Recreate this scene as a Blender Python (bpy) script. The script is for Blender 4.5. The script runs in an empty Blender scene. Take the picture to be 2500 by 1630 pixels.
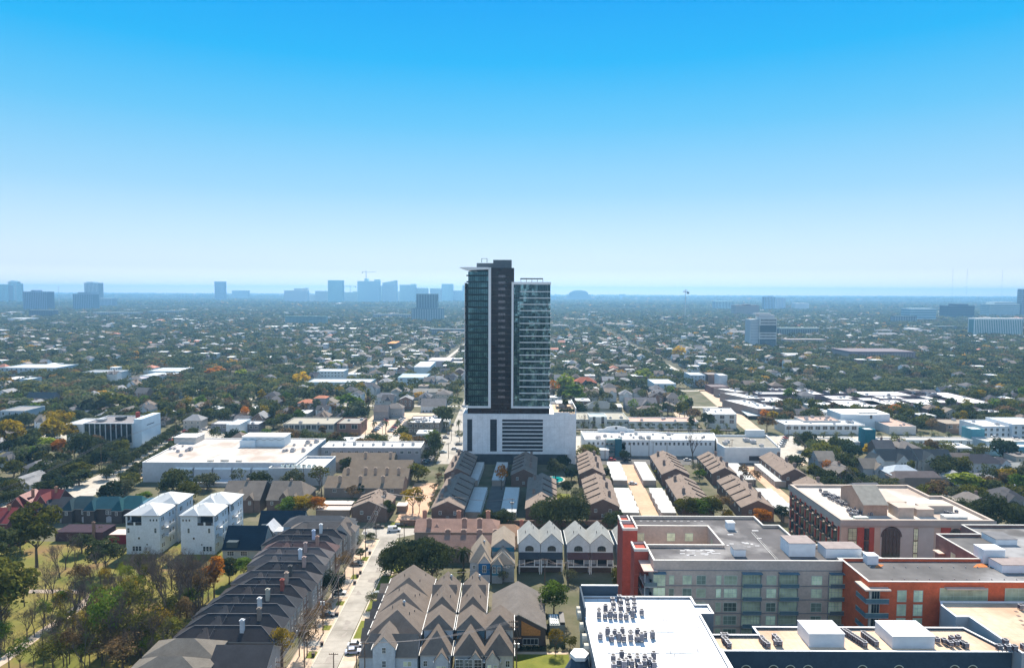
EXPO = 0.80; SUN_EL = 48.0; SUN_AZ = 2.0; SUN_E = 5.0
SKYRAMP = [(0.0, (1.3, 1.0, .80)), (0.014, (.72, .68, .62)), (0.032, (.50, .54, .57)), (0.07, (.39, .50, .58)), (0.14, (.215, .405, .555)), (0.23, (.08, .33, .545)), (0.31, (.008, .27, .54)), (.385, (.0, .22, .53)), (.52, (.012, .16, .38)), (1.0, (.03, .11, .26))]
HAZE_D = 1.3e-4; HAZE_C = (.29, .62, .98)
import bpy, math, random
import numpy as np
from mathutils import Matrix, Vector
sc = bpy.context.scene
COL = sc.collection
rnd = random.Random(7)
R = math.radians
# ------------------------------------------------------------------ camera
F = 1667.0; PITCH = R(3.52); ROLL = R(0.23); CAMH = 100.0
_c, _s = math.cos(ROLL), math.sin(ROLL)
_cp, _sp = math.cos(PITCH), math.sin(PITCH)
def G(px, py, z=0.0):
    """pixel of the 2500 px photograph -> (x, y) where its ray meets height z"""
    u = (px-1250)/F; v = (815-py)/F
    u, v = u*_c - v*_s, v*_c + u*_s
    dx, dy, dz = u, _cp + v*_sp, -_sp + v*_cp
    t = (z-CAMH)/dz
    return dx*t, dy*t
def ZY(px, py, y):
    """height where the pixel's ray reaches distance y"""
    u = (px-1250)/F; v = (815-py)/F
    u, v = u*_c - v*_s, v*_c + u*_s
    return CAMH + (-_sp + v*_cp)*y/(_cp + v*_sp)
def XY(px, py, y):
    u = (px-1250)/F; v = (815-py)/F
    u, v = u*_c - v*_s, v*_c + u*_s
    return u*y/(_cp + v*_sp)
def proj(x, y, z):
    U = y*_sp + (z-CAMH)*_cp; D = y*_cp - (z-CAMH)*_sp
    u, v = x/D, U/D
    u, v = u*_c + v*_s, v*_c - u*_s
    return 1250+u*F, 815-v*F
cd = bpy.data.cameras.new("camera"); cam = bpy.data.objects.new("camera", cd); COL.objects.link(cam)
cd.sensor_width = 36; cd.lens = 36*F/2500; cd.clip_start = 1; cd.clip_end = 60000
fx = Vector((0, _cp, -_sp)); up0 = Vector((0, _sp, _cp)); x0 = Vector((1, 0, 0))
right = x0*_c + up0*_s; up = up0*_c - x0*_s
m = Matrix((right, up, -fx)).transposed().to_4x4(); m.translation = (0, 0, CAMH)
cam.matrix_world = m; sc.camera = cam
# ------------------------------------------------------------------ render / light
sc.render.engine = 'CYCLES'
sc.view_settings.view_transform = 'Standard'; sc.view_settings.look = 'None'
sc.view_settings.exposure = EXPO; sc.view_settings.gamma = 1
sc.cycles.max_bounces = 5; sc.cycles.diffuse_bounces = 2; sc.cycles.glossy_bounces = 3
sc.cycles.transmission_bounces = 3; sc.cycles.volume_bounces = 0; sc.cycles.transparent_max_bounces = 6
sc.cycles.use_denoising = True; sc.cycles.caustics_reflective = False; sc.cycles.caustics_refractive = False
w = bpy.data.worlds.new("World"); sc.world = w; w.use_nodes = True
nt = w.node_tree; N = nt.nodes; Lk = nt.links; bg = N['Background']
sky = N.new('ShaderNodeTexSky'); sky.sky_type = 'NISHITA'; sky.sun_disc = False
sky.sun_elevation = R(SUN_EL); sky.sun_rotation = R(SUN_AZ); sky.altitude = 100; sky.air_density = 1.0; sky.dust_density = 0.3; sky.ozone_density = 4.0
tc = N.new('ShaderNodeTexCoord'); sp = N.new('ShaderNodeSeparateXYZ'); Lk.new(tc.outputs['Generated'], sp.inputs[0])
rp = N.new('ShaderNodeValToRGB'); Lk.new(sp.outputs['Z'], rp.inputs[0])
# the deep clear-weather blue of the photograph, by elevation, mixed over the physical sky
el = rp.color_ramp.elements
for i, (p, c) in enumerate(SKYRAMP):
    e = el[i] if i < 2 else el.new(p)
    e.position = p; e.color = (*c, 1)
sc1 = N.new('ShaderNodeVectorMath'); sc1.operation = 'SCALE'; sc1.inputs['Scale'].default_value = 0.07; Lk.new(sky.outputs[0], sc1.inputs[0])
mx = N.new('ShaderNodeMix'); mx.data_type = 'RGBA'; mx.inputs[0].default_value = 0.985
Lk.new(sc1.outputs[0], mx.inputs[6]); Lk.new(rp.outputs[0], mx.inputs[7]); 
# paler sky added behind the camera as fill light for walls facing it
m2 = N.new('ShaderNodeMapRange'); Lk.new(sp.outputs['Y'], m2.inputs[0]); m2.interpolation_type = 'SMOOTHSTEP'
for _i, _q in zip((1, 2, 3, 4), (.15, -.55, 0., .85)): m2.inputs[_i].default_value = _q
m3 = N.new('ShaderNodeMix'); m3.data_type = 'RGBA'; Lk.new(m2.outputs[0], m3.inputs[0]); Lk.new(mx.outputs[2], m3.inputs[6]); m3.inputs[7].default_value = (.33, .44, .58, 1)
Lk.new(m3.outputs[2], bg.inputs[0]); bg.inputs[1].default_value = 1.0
sl = bpy.data.lights.new("sun", 'SUN'); sl.energy = SUN_E; sl.angle = R(0.55); sl.color = (1, .90, .76)
so = bpy.data.objects.new("sun", sl); COL.objects.link(so)
_d = Vector((math.sin(R(SUN_AZ))*math.cos(R(SUN_EL)), math.cos(R(SUN_AZ))*math.cos(R(SUN_EL)), math.sin(R(SUN_EL))))
so.rotation_euler = _d.to_track_quat('Z', 'Y').to_euler()
# ------------------------------------------------------------------ materials
MATS = {}
def mat(key, col, rough=.85, var=.12, scale=.6, metal=0., col2=None, stain=None, stain_scale=.08, spec=.3, objcol=False, fine=None, bump=0, rand=0, seam=0):
    """principled surface whose colour drifts by noise; optional stain patches; objcol multiplies the object's own colour"""
    if key in MATS: return MATS[key]
    m = bpy.data.materials.new(key); m.use_nodes = True; n = m.node_tree.nodes; l = m.node_tree.links
    b = n['Principled BSDF']; b.inputs['Roughness'].default_value = rough; b.inputs['Metallic'].default_value = metal
    b.inputs['Specular IOR Level'].default_value = spec
    g = n.new('ShaderNodeNewGeometry')
    def noise(s, det=4):
        t = n.new('ShaderNodeTexNoise'); t.inputs['Scale'].default_value = s; t.inputs['Detail'].default_value = det
        l.new(g.outputs['Position'], t.inputs['Vector']); return t
    def mix(a, bb, f, bt='MIX'):
        x = n.new('ShaderNodeMix'); x.data_type = 'RGBA'; x.blend_type = bt
        for k, v in ((0, f), (6, a), (7, bb)):
            if hasattr(v, 'links'): l.new(v, x.inputs[k])
            elif k == 0: x.inputs[0].default_value = v
            else: x.inputs[k].default_value = (*v, 1)
        return x.outputs[2]
    def mr(v, a, bb, c=0., d=1.):
        x = n.new('ShaderNodeMapRange'); l.new(v, x.inputs[0])
        for i, q in zip((1, 2, 3, 4), (a, bb, c, d)): x.inputs[i].default_value = q
        return x.outputs[0]
    c2 = col2 or tuple(min(1, x*(1+var)) for x in col); c1 = col if col2 else tuple(x*(1-var) for x in col)
    t = noise(scale); out = mix(c1, c2, mr(t.outputs[0], .32, .68))
    if fine:
        t2 = noise(fine, 2); out = mix(out, (.55, .55, .55), mr(t2.outputs[0], .35, .75, 0, .35), 'MULTIPLY')
    if stain:
        t3 = noise(stain_scale, 6); out = mix(out, stain, mr(t3.outputs[0], .52, .66, 0, .8))
    if seam:
        sx = n.new('ShaderNodeSeparateXYZ'); l.new(g.outputs['Position'], sx.inputs[0])
        for ax, sp_ in (('X', seam), ('Y', seam*4)):
            mo = n.new('ShaderNodeMath'); mo.operation = 'WRAP'; l.new(sx.outputs[ax], mo.inputs[0]); mo.inputs[1].default_value = 0; mo.inputs[2].default_value = sp_
            lt = n.new('ShaderNodeMath'); lt.operation = 'LESS_THAN'; l.new(mo.outputs[0], lt.inputs[0]); lt.inputs[1].default_value = .12
            ml = n.new('ShaderNodeMath'); ml.operation = 'MULTIPLY'; l.new(lt.outputs[0], ml.inputs[0]); ml.inputs[1].default_value = .4; out = mix(out, tuple(c*.5 for c in col), ml.outputs[0])
    if objcol:
        oi = n.new('ShaderNodeObjectInfo'); out = mix(out, oi.outputs['Color'], 1.0, 'MULTIPLY')
    if rand:
        oi = n.new('ShaderNodeObjectInfo'); out = mix(out, mix((1-rand,)*3, (1+rand,)*3, oi.outputs['Random']), 1.0, 'MULTIPLY')
    l.new(out, b.inputs['Base Color'])
    if bump:
        bm = n.new('ShaderNodeBump'); bm.inputs['Strength'].default_value = bump; bm.inputs['Distance'].default_value = .1
        l.new(noise(3, 3).outputs[0], bm.inputs['Height']); l.new(bm.outputs[0], b.inputs['Normal'])
    MATS[key] = m; return m
def shingle(key, col, var=.12):
    return mat(key, col, .9, var, .35, fine=1.6, spec=.2)
def leafmat(key, trans=.35, attr=None):
    if key in MATS: return MATS[key]
    m = bpy.data.materials.new(key); m.use_nodes = True; n = m.node_tree.nodes; l = m.node_tree.links
    n.remove(n['Principled BSDF']); out = n['Material Output']
    g = n.new('ShaderNodeNewGeometry'); t = n.new('ShaderNodeTexNoise'); t.inputs['Scale'].default_value = .45; t.inputs['Detail'].default_value = 3
    l.new(g.outputs['Position'], t.inputs['Vector'])
    cr = n.new('ShaderNodeValToRGB'); l.new(t.outputs[0], cr.inputs[0]); cr.color_ramp.elements[0].position = .34; cr.color_ramp.elements[0].color = (.55, .55, .55, 1)
    cr.color_ramp.elements[1].position = .68; cr.color_ramp.elements[1].color = (1.35, 1.3, 1.1, 1)
    mx = n.new('ShaderNodeMix'); mx.data_type = 'RGBA'; mx.blend_type = 'MULTIPLY'; mx.inputs[0].default_value = 1
    if attr:
        a = n.new('ShaderNodeAttribute'); a.attribute_name = attr; src = a.outputs['Color']
    else:
        a = n.new('ShaderNodeObjectInfo'); src = a.outputs['Color']
    l.new(src, mx.inputs[6]); l.new(cr.outputs[0], mx.inputs[7])
    d = n.new('ShaderNodeBsdfDiffuse'); tr = n.new('ShaderNodeBsdfTranslucent'); ms = n.new('ShaderNodeMixShader'); ms.inputs[0].default_value = trans
    l.new(mx.outputs[2], d.inputs[0]); l.new(mx.outputs[2], tr.inputs[0]); l.new(d.outputs[0], ms.inputs[1]); l.new(tr.outputs[0], ms.inputs[2]); l.new(ms.outputs[0], out.inputs[0])
    MATS[key] = m; return m
def tower_glass(key, a, b, cov=.5, spec=.5):
    """curtain-wall glass whose panes differ: dark rooms, blinds and curtains behind tinted panes"""
    m = bpy.data.materials.new(key); m.use_nodes = True; n = m.node_tree.nodes; l = m.node_tree.links; p = n['Principled BSDF']
    p.inputs['Roughness'].default_value = .05; p.inputs['Metallic'].default_value = .75; p.inputs['Specular IOR Level'].default_value = spec
    g = n.new('ShaderNodeNewGeometry'); mp = n.new('ShaderNodeVectorMath'); mp.operation = 'MULTIPLY'; mp.inputs[1].default_value = (.62, .05, .275); l.new(g.outputs['Position'], mp.inputs[0])
    sn = n.new('ShaderNodeVectorMath'); sn.operation = 'FLOOR'; l.new(mp.outputs[0], sn.inputs[0]); wn = n.new('ShaderNodeTexWhiteNoise'); wn.noise_dimensions = '3D'; l.new(sn.outputs[0], wn.inputs['Vector'])
    t = n.new('ShaderNodeTexNoise'); t.inputs['Scale'].default_value = .9; t.inputs['Detail'].default_value = 5; l.new(g.outputs['Position'], t.inputs['Vector'])
    mu = n.new('ShaderNodeMath'); mu.operation = 'MULTIPLY'; l.new(wn.outputs['Value'], mu.inputs[0]); l.new(t.outputs[0], mu.inputs[1])
    r = n.new('ShaderNodeMapRange'); l.new(mu.outputs[0], r.inputs[0]); r.inputs[1].default_value = cov-.22; r.inputs[2].default_value = cov
    x = n.new('ShaderNodeMix'); x.data_type = 'RGBA'; l.new(r.outputs[0], x.inputs[0]); x.inputs[6].default_value = (*a, 1); x.inputs[7].default_value = (*b, 1); l.new(x.outputs[2], p.inputs['Base Color'])
    bm = n.new('ShaderNodeBump'); bm.inputs['Strength'].default_value = .25; bm.inputs['Distance'].default_value = .35; t2 = n.new('ShaderNodeTexNoise'); t2.inputs['Scale'].default_value = .35; l.new(g.outputs['Position'], t2.inputs['Vector']); l.new(t2.outputs[0], bm.inputs['Height']); l.new(bm.outputs[0], p.inputs['Normal'])
    MATS[key] = m; return m
def glass(key, col, rough=.08, spec=.8, bump=0., rand=0., metal=0.):
    m = mat(key, col, rough, .25, .5, spec=spec, bump=bump, rand=rand, metal=metal); return m
# ------------------------------------------------------------------ mesh builder
class MB:
    def __init__(s): s.v = []; s.f = []; s.m = []
    def face(s, pts, m=0):
        i = len(s.v); s.v += [tuple(p) for p in pts]; s.f.append(tuple(range(i, i+len(pts)))); s.m.append(m); return s
    def box(s, x0, x1, y0, y1, z0, z1, m=0, mt=None, bottom=False):
        a = [(x0, y0, z0), (x1, y0, z0), (x1, y1, z0), (x0, y1, z0), (x0, y0, z1), (x1, y0, z1), (x1, y1, z1), (x0, y1, z1)]
        i = len(s.v); s.v += a
        fs = [(0, 1, 5, 4), (1, 2, 6, 5), (2, 3, 7, 6), (3, 0, 4, 7)] + ([(3, 2, 1, 0)] if bottom else [])
        for q in fs: s.f.append(tuple(i+k for k in q)); s.m.append(m)
        s.f.append(tuple(i+k for k in (4, 5, 6, 7))); s.m.append(m if mt is None else mt); return s
    def prism(s, poly, z0, z1, m=0, mt=None, cap=True):
        n = len(poly)
        for k in range(n):
            a, b = poly[k], poly[(k+1) % n]
            s.face([(*a, z0), (*b, z0), (*b, z1), (*a, z1)], m)
        if cap: s.face([(*p, z1) for p in poly], m if mt is None else mt)
        return s
    def cyl(s, x, y, z0, z1, r0, r1=None, n=10, m=0, mt=None):
        r1 = r0 if r1 is None else r1
        A = [(x+r0*math.cos(2*math.pi*k/n), y+r0*math.sin(2*math.pi*k/n), z0) for k in range(n)]
        B = [(x+r1*math.cos(2*math.pi*k/n), y+r1*math.sin(2*math.pi*k/n), z1) for k in range(n)]
        for k in range(n): s.face([A[k], A[(k+1) % n], B[(k+1) % n], B[k]], m)
        s.face(B, m if mt is None else mt); return s
    def tube(s, p, q, r0, r1=None, n=5, m=0):
        r1 = r0 if r1 is None else r1
        p = Vector(p); q = Vector(q); d = q-p
        if d.length < 1e-6: return s
        a = d.orthogonal().normalized(); b = d.normalized().cross(a)
        A = [p+(a*math.cos(2*math.pi*k/n)+b*math.sin(2*math.pi*k/n))*r0 for k in range(n)]
        B = [q+(a*math.cos(2*math.pi*k/n)+b*math.sin(2*math.pi*k/n))*r1 for k in range(n)]
        i = len(s.v); s.v += [tuple(x) for x in A+B]
        for k in range(n): s.f.append((i+k, i+(k+1) % n, i+n+(k+1) % n, i+n+k)); s.m.append(m)
        return s
    def build(s, name, mats, parent=None, loc=None, color=None, link=True):
        """link the collected faces as ONE mesh object; vertices are world coordinates, kept relative to loc"""
        me = bpy.data.meshes.new(name)
        if parent is not None and loc is None: loc = parent.get('_o', (0, 0, 0))
        o3 = loc or (0, 0, 0)
        vs = [(a-o3[0], b-o3[1], c-o3[2]) for a, b, c in s.v] if o3 != (0, 0, 0) else s.v
        me.from_pydata(vs, [], s.f)
        mats = mats if isinstance(mats, (list, tuple)) else [mats]
        for mm in mats: me.materials.append(mm)
        if len(mats) > 1: me.polygons.foreach_set('material_index', s.m)
        me.update()
        o = bpy.data.objects.new(name, me)
        if parent is not None: o.parent = parent
        else: o.location = o3
        if color: o.color = (*color, 1)
        if link: COL.objects.link(o)
        return o
ORIG = {}
def tag(o, label, cat, group=None, kind=None):
    o['label'] = label; o['category'] = cat
    if group: o['group'] = group
    if kind: o['kind'] = kind
    return o
def thing(name, label, cat, loc=(0, 0, 0), rz=0, group=None):
    o = bpy.data.objects.new(name, None); COL.objects.link(o); o.empty_display_size = .5
    o.location = loc; o.rotation_euler = (0, 0, rz); tag(o, label, cat, group); return o
class Th:
    """a thing under construction: world-space shapes go into parts relative to its empty"""
    def __init__(s, name, label, cat, loc, group=None):
        s.o = thing(name, label, cat, loc, 0, group); s.loc = tuple(loc)
    def part(s, name, mb, mats, under=None, color=None, label=None):
        if not mb.f: return None
        o = mb.build(name, mats, loc=s.loc, color=color); o.location = (0, 0, 0); o.parent = under or s.o
        if label: o['label'] = label
        return o
    def place(s, name, mesh, x, y, z, rz=0, under=None, color=None, scale=None):
        o = bpy.data.objects.new(name, mesh); COL.objects.link(o); o.parent = under or s.o
        o.location = (x-s.loc[0], y-s.loc[1], z-s.loc[2]); o.rotation_euler = (0, 0, rz)
        if color: o.color = (*color, 1)
        if scale: o.scale = scale
        return o
def struct(name, mb, mats):
    o = mb.build(name, mats); o['kind'] = 'structure'; return o
def copy_tree(o, parent=None):
    c = o.copy(); COL.objects.link(c)
    if parent is not None: c.parent = parent
    for ch in o.children: copy_tree(ch, c)
    return c
FOOT = []      # footprints already built on: (x0, x1, y0, y1)
def foot(x0, x1, y0, y1): FOOT.append((min(x0, x1), max(x0, x1), min(y0, y1), max(y0, y1)))
def free(x, y, r=0):
    for a, b, c, d in FOOT:
        if a-r < x < b+r and c-r < y < d+r: return False
    return True
LAND = []      # landmarks that labels refer to
def land(name, x, y): LAND.append((name, x, y))
PEND = []      # things whose label is finished once all landmarks are known: (object, look, x, y)
def pend(o, look, x, y): PEND.append((o, look, x, y))
ORDW = ["", "second ", "third ", "fourth ", "fifth ", "sixth ", "seventh ", "eighth ", "ninth ", "tenth ", "eleventh ", "twelfth "]
def inset(poly, d):
    n = len(poly); out = []
    A = sum(poly[k][0]*poly[(k+1) % n][1]-poly[(k+1) % n][0]*poly[k][1] for k in range(n))
    sg = 1 if A > 0 else -1
    for k in range(n):
        p0, p1, p2 = Vector(poly[k-1]), Vector(poly[k]), Vector(poly[(k+1) % n])
        e1 = (p1-p0).normalized(); e2 = (p2-p1).normalized()
        n1 = Vector((-e1.y, e1.x))*sg; n2 = Vector((-e2.y, e2.x))*sg
        b = n1+n2; den = 1+n1.dot(n2)
        b = b/max(den, .2); out.append((p1.x+b.x*d, p1.y+b.y*d))
    return out
def ccw(poly):
    n = len(poly)
    A = sum(poly[k][0]*poly[(k+1) % n][1]-poly[(k+1) % n][0]*poly[k][1] for k in range(n))
    return poly if A > 0 else poly[::-1]
def flatb(T, poly, z0, H, wall, roof, cope, ph=.9, cw=.35, names=('wall', 'roof', 'parapet_cap')):
    """walls with parapet, inset roof deck and coping"""
    poly = ccw(poly); ins = inset(poly, cw)
    w_ = MB(); w_.prism(poly, z0, H-.12, cap=False)
    n = len(poly)
    for k in range(n):
        a, b = ins[k], ins[(k+1) % n]; w_.face([(*b, H-ph), (*a, H-ph), (*a, H-.12), (*b, H-.12)])
    W = T.part(names[0], w_, wall)
    r_ = MB(); r_.face([(*p, H-ph) for p in ins]); RR = T.part(names[1], r_, roof)
    o1 = inset(poly, -.08); i1 = inset(poly, cw+.08); c_ = MB()
    for k in range(n):
        j = (k+1) % n
        c_.face([(*o1[k], H), (*o1[j], H), (*i1[j], H), (*i1[k], H)])
        c_.face([(*o1[k], H-.14), (*o1[j], H-.14), (*o1[j], H), (*o1[k], H)])
        c_.face([(*i1[j], H-.14), (*i1[k], H-.14), (*i1[k], H), (*i1[j], H)])
    Cp = T.part(names[2], c_, cope)
    return W, RR, Cp
_WM = {}
def winmesh(w, h, frame, pane, nx=2, ny=2, fw=.09, dep=.08, sill=False):
    key = (round(w, 2), round(h, 2), frame.name, pane.name, nx, ny)
    if key in _WM: return _WM[key]
    b = MB()
    b.face([(-w/2, -.02, -h/2), (w/2, -.02, -h/2), (w/2, -.02, h/2), (-w/2, -.02, h/2)], 1)
    def bar(x0, x1, z0, z1): b.box(x0, x1, -dep, 0, z0, z1, 0, bottom=True)
    bar(-w/2-fw, -w/2, -h/2, h/2); bar(w/2, w/2+fw, -h/2, h/2); bar(-w/2-fw, w/2+fw, h/2, h/2+fw); bar(-w/2-fw-(.06 if sill else 0), w/2+fw+(.06 if sill else 0), -h/2-fw, -h/2)
    for i in range(1, nx): x = -w/2+w*i/nx; b.box(x-.03, x+.03, -dep*.7, -.02, -h/2, h/2)
    for i in range(1, ny): z = -h/2+h*i/ny; b.box(-w/2, w/2, -dep*.6, -.02, z-.025, z+.025, bottom=True)
    me = bpy.data.meshes.new('window'); me.from_pydata(b.v, [], b.f); me.materials.append(frame); me.materials.append(pane)
    me.polygons.foreach_set('material_index', b.m); me.update(); _WM[key] = me; return me
# ------------------------------------------------------------------ palette
WHITE = mat('white_paint', (.78, .78, .76), .6, .04, .5)
STUC = mat('white_stucco', (.72, .73, .73), .8, .06, .4)
TRIM = mat('white_trim', (.8, .8, .78), .5, .03)
MEMB = mat('white_membrane', (.70, .70, .69), .7, .07, .15, stain=(.46, .44, .42), stain_scale=.07, fine=.9, seam=3)
MEMB2 = mat('stained_membrane', (.62, .56, .51), .8, .10, .1, stain=(.36, .28, .23), stain_scale=.06, fine=.9, seam=3.2)
BEIGE = mat('beige_roofing', (.68, .5, .36), .85, .1, .2, stain=(.44, .27, .18), stain_scale=.07, fine=1.2, seam=2.6)
DARKR = mat('dark_roofing', (.10, .095, .1), .9, .2, .3, stain=(.26, .25, .26), stain_scale=.07)
GREYR = mat('grey_gravel_roofing', (.30, .28, .24), .95, .15, .3, fine=2)
CONC = mat('concrete', (.5, .46, .4), .9, .1, .25, fine=.7)
METAL = mat('grey_metal', (.45, .46, .47), .5, .08, 1, metal=.4)
DKMET = mat('dark_metal', (.06, .06, .065), .5, .1, 1, metal=.3)
DWIN = glass('dark_window_glass', (.03, .04, .05), .06, .9)
PWIN = glass('pale_window_glass', (.72, .78, .54), .3, .3, rand=.45)
WOOD = mat('weathered_wood', (.16, .11, .08), .9, .2, 2)
BARK = mat('bark', (.11, .085, .065), .95, .25, 3)
LEAF = leafmat('leaves'); LEAFS = leafmat('leaves_by_attribute', .3, 'tint')
# ================================================================== setting
GRASSY = mat('ground_mixed', (.060, .066, .035), .95, .3, .03, col2=(.12, .105, .07), fine=.35)
gb = MB(); gb.face([(-16000, -1600, -.35), (16000, -1600, -.35), (16000, 16000, -.35), (-16000, 16000, -.35)]); struct('ground', gb, GRASSY)
# near ground sheet with its own, paler yard colours
YARD = mat('yard_ground', (.17, .15, .10), .95, .2, .09, col2=(.075, .085, .035), fine=.8)
b = MB(); b.face([(-420, 110, 0), (420, 110, 0), (460, 760, 0), (-460, 760, 0)]); b.face([(-420, 110, -.35), (420, 110, -.35), (420, 110, 0), (-420, 110, 0)]); struct('yard_ground', b, YARD)
hz = MB(); hz.box(-17000, 17000, -1700, 16400, -1.5, 216, bottom=True)
hm = bpy.data.materials.new('haze_air'); hm.use_nodes = True; n_ = hm.node_tree.nodes; n_.remove(n_['Principled BSDF'])
pv = n_.new('ShaderNodeVolumePrincipled'); pv.inputs['Density'].default_value = HAZE_D; pv.inputs['Color'].default_value = (*HAZE_C, 1); pv.inputs['Anisotropy'].default_value = 0.4
hm.node_tree.links.new(pv.outputs[0], n_['Material Output'].inputs['Volume'])
ho = hz.build('haze', hm); ho['kind'] = 'stuff'
STREET = mat('street_concrete', (.42, .39, .345), .9, .10, .12, fine=.5, stain=(.25, .23, .20), stain_scale=.09)
WALK = mat('pavement_concrete', (.60, .46, .34), .9, .12, .2, fine=.9)
PINK = mat('pink_concrete', (.62, .40, .27), .9, .12, .12, fine=.6)
ASPH = mat('asphalt', (.13, .125, .12), .9, .15, .2, fine=.8)
LAWN = mat('lawn', (.13, .155, .018), .95, .25, .25, col2=(.19, .20, .03), fine=1.5)
MEADOW = mat('park_grass', (.13, .145, .022), .95, .3, .07, col2=(.25, .20, .055), fine=.8, stain=(.22, .13, .06), stain_scale=.06)
TRAIL = mat('gravel_trail', (.52, .42, .33), .95, .12, .5, fine=1.2)
RIM = mat('kerb_stone', (.62, .56, .48), .9, .08, .5)
def sheet(name, poly, z, m_, edge=True):
    poly = ccw(poly); b = MB(); b.face([(*p, z) for p in poly])
    if edge: b.prism(poly, z-.15, z, cap=False)
    return struct(name, b, m_)
def rect(x0, x1, y0, y1): return [(x0, y0), (x1, y0), (x1, y1), (x0, y1)]
# the concrete street up the middle and its head by the brick wall
sheet('street', [(-52.9, 60), (-46.0, 60), (-46.4, 272), (-39.6, 276.5), (-20, 277), (-20, 283.5), (-62, 283.5), (-62, 276.5), (-53.6, 271)], .03, STREET)
sheet('road', rect(-20, 60, 276, 283), .04, ASPH)
for x0, x1 in ((-53.25, -53.0), (-45.95, -45.7)):
    b = MB(); b.box(x0, x1, 60, 270, 0, .16); struct('kerb', b, RIM)
sheet('pavement', rect(-59.5, -53.25, 60, 270), .13, WALK)
sheet('pavement', rect(-45.7, -41.8, 60, 262), .13, WALK)
for y0, y1 in ((117, 132), (141, 152.5), (158.5, 174.5), (182, 184), (191, 202), (208, 216), (219.5, 235), (238, 262)):
    sheet('grass_strip', rect(-45.5, -42.9 if y0 < 219 else -38.5, y0, y1), .15, LAWN)
for y0, y1 in ((150, 154), (166, 168.5), (180.5, 184), (196, 199), (212, 215), (232, 236), (248, 252)):
    sheet('grass_strip', rect(-56.0, -53.6, y0, y1), .15, LAWN)
b = MB()
for y in range(64, 270, 6): b.box(-52.9, -46.1, y, y+.08, .035, .042)
struct('street_joints', b, mat('joint_tar', (.2, .17, .14), .9))
b = MB(); rs = random.Random(2)
for k in range(22): x, y = rs.uniform(-52, -48), rs.uniform(120, 268); b.face([(x, y, .034+k*.0004), (x+rs.uniform(.5, 2), y, .034+k*.0004), (x+rs.uniform(.5, 2), y+rs.uniform(.6, 5), .034+k*.0004), (x, y+rs.uniform(.6, 5), .034+k*.0004)])
struct('street_patches', b, mat('patched_concrete', (.32, .29, .26), .9, .15, .4))
for y in (128, 136.5, 155, 176, 188, 204, 217, 236.5): sheet('driveway', rect(-45.5, -41.9, y, y+3.2), .155, CONC)
for y in (146, 159, 172, 187, 203, 218, 229, 243, 257): sheet('driveway', rect(-59.4, -53.4, y, y+2.6), .155, CONC)
# park with its gravel trail
sheet('park', [(-330, 100), (-66, 100), (-92.5, 170), (-93, 262), (-150, 266), (-330, 270)], .05, MEADOW)
tr = [G(-140, 1700), G(0, 1618), G(100, 1545), G(180, 1492), G(232, 1447), G(200, 1444), G(90, 1443), G(-60, 1446)]
def strip(name, pts, wds, z, m_):
    L = []; Rr = []
    for i, p in enumerate(pts):
        a = Vector(pts[max(0, i-1)]); c = Vector(pts[min(len(pts)-1, i+1)]); d = (c-a).normalized(); nn = Vector((-d.y, d.x))
        wd = wds if not hasattr(wds, '__len__') else wds[i]
        L.append((p[0]+nn.x*wd/2, p[1]+nn.y*wd/2)); Rr.append((p[0]-nn.x*wd/2, p[1]-nn.y*wd/2))
    b = MB()
    for i in range(len(pts)-1): b.face([(*Rr[i], z), (*Rr[i+1], z), (*L[i+1], z), (*L[i], z)])
    return struct(name, b, m_)
strip('trail', tr[:5], 3.4, .10, TRAIL); strip('trail', [tr[4], tr[5], tr[6], tr[7], (-230, 222)], [3, 3, 2.6, 2.4, 2.2], .105, TRAIL)
# pink drives between the garages, slightly skewed like the rows beside them
def sk(x, y): return x+.05*(y-341)
def skrect(x0, x1, y0, y1): return [(sk(x0, y0), y0), (sk(x1, y0), y0), (sk(x1, y1), y1), (sk(x0, y1), y1)]
sheet('driveway', skrect(60.6, 68.3, 284, 392), .05, PINK); sheet('driveway', skrect(131, 137.4, 284, 392), .05, PINK)
sheet('driveway', rect(-50.5, -38, 284, 352), .05, PINK)
sheet('driveway', skrect(-10.5, -3.5, 284, 392), .05, ASPH)
sheet('grass_strip', rect(-52, -36.5, 284.5, 291), .16, LAWN)
# big street beyond the tower, the side streets and the car parks
sheet('boulevard', rect(-420, 440, 452, 474), .045, CONC)
sheet('street', rect(-44, -30, 392, 700), .05, STREET)
sheet('street', [(-300, 300), (-203, 300), (-205, 352), (-212, 452), (-226, 452), (-224, 352), (-250, 300)], .05, CONC)
sheet('pavement', rect(-203, -197, 352, 400), .12, WALK)
sheet('car_park', rect(-56, -46, 388, 450), .06, ASPH); sheet('car_park', rect(-235, -190, 430, 500), .055, CONC)
sheet('car_park', rect(-112, -60, 474, 560), .055, WALK); sheet('car_park', rect(-30, -24, 380, 450), .055, CONC)
sheet('car_park', rect(41, 160, 392, 412), .052, ASPH); sheet('street', [(160, 392), (172, 392), (205, 700), (192, 700)], .05, WALK)
sheet('plaza', rect(160, 190, 400, 452), .056, CONC); sheet('car_park', [(126, 500), (140, 500), (158, 610), (142, 610)], .055, WALK)
sheet('pavement', rect(36, 46, 392, 452), .06, CONC)
sheet('road', [(-420, 590), (440, 590), (440, 597), (-420, 597)], .05, CONC)
sheet('road', [(-420, 690), (440, 690), (440, 696), (-420, 696)], .05, CONC)
for x in (-320, -245, -152, 62, 120, 262, 340): sheet('street', rect(x, x+6, 597, 760), .052, CONC)
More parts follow.
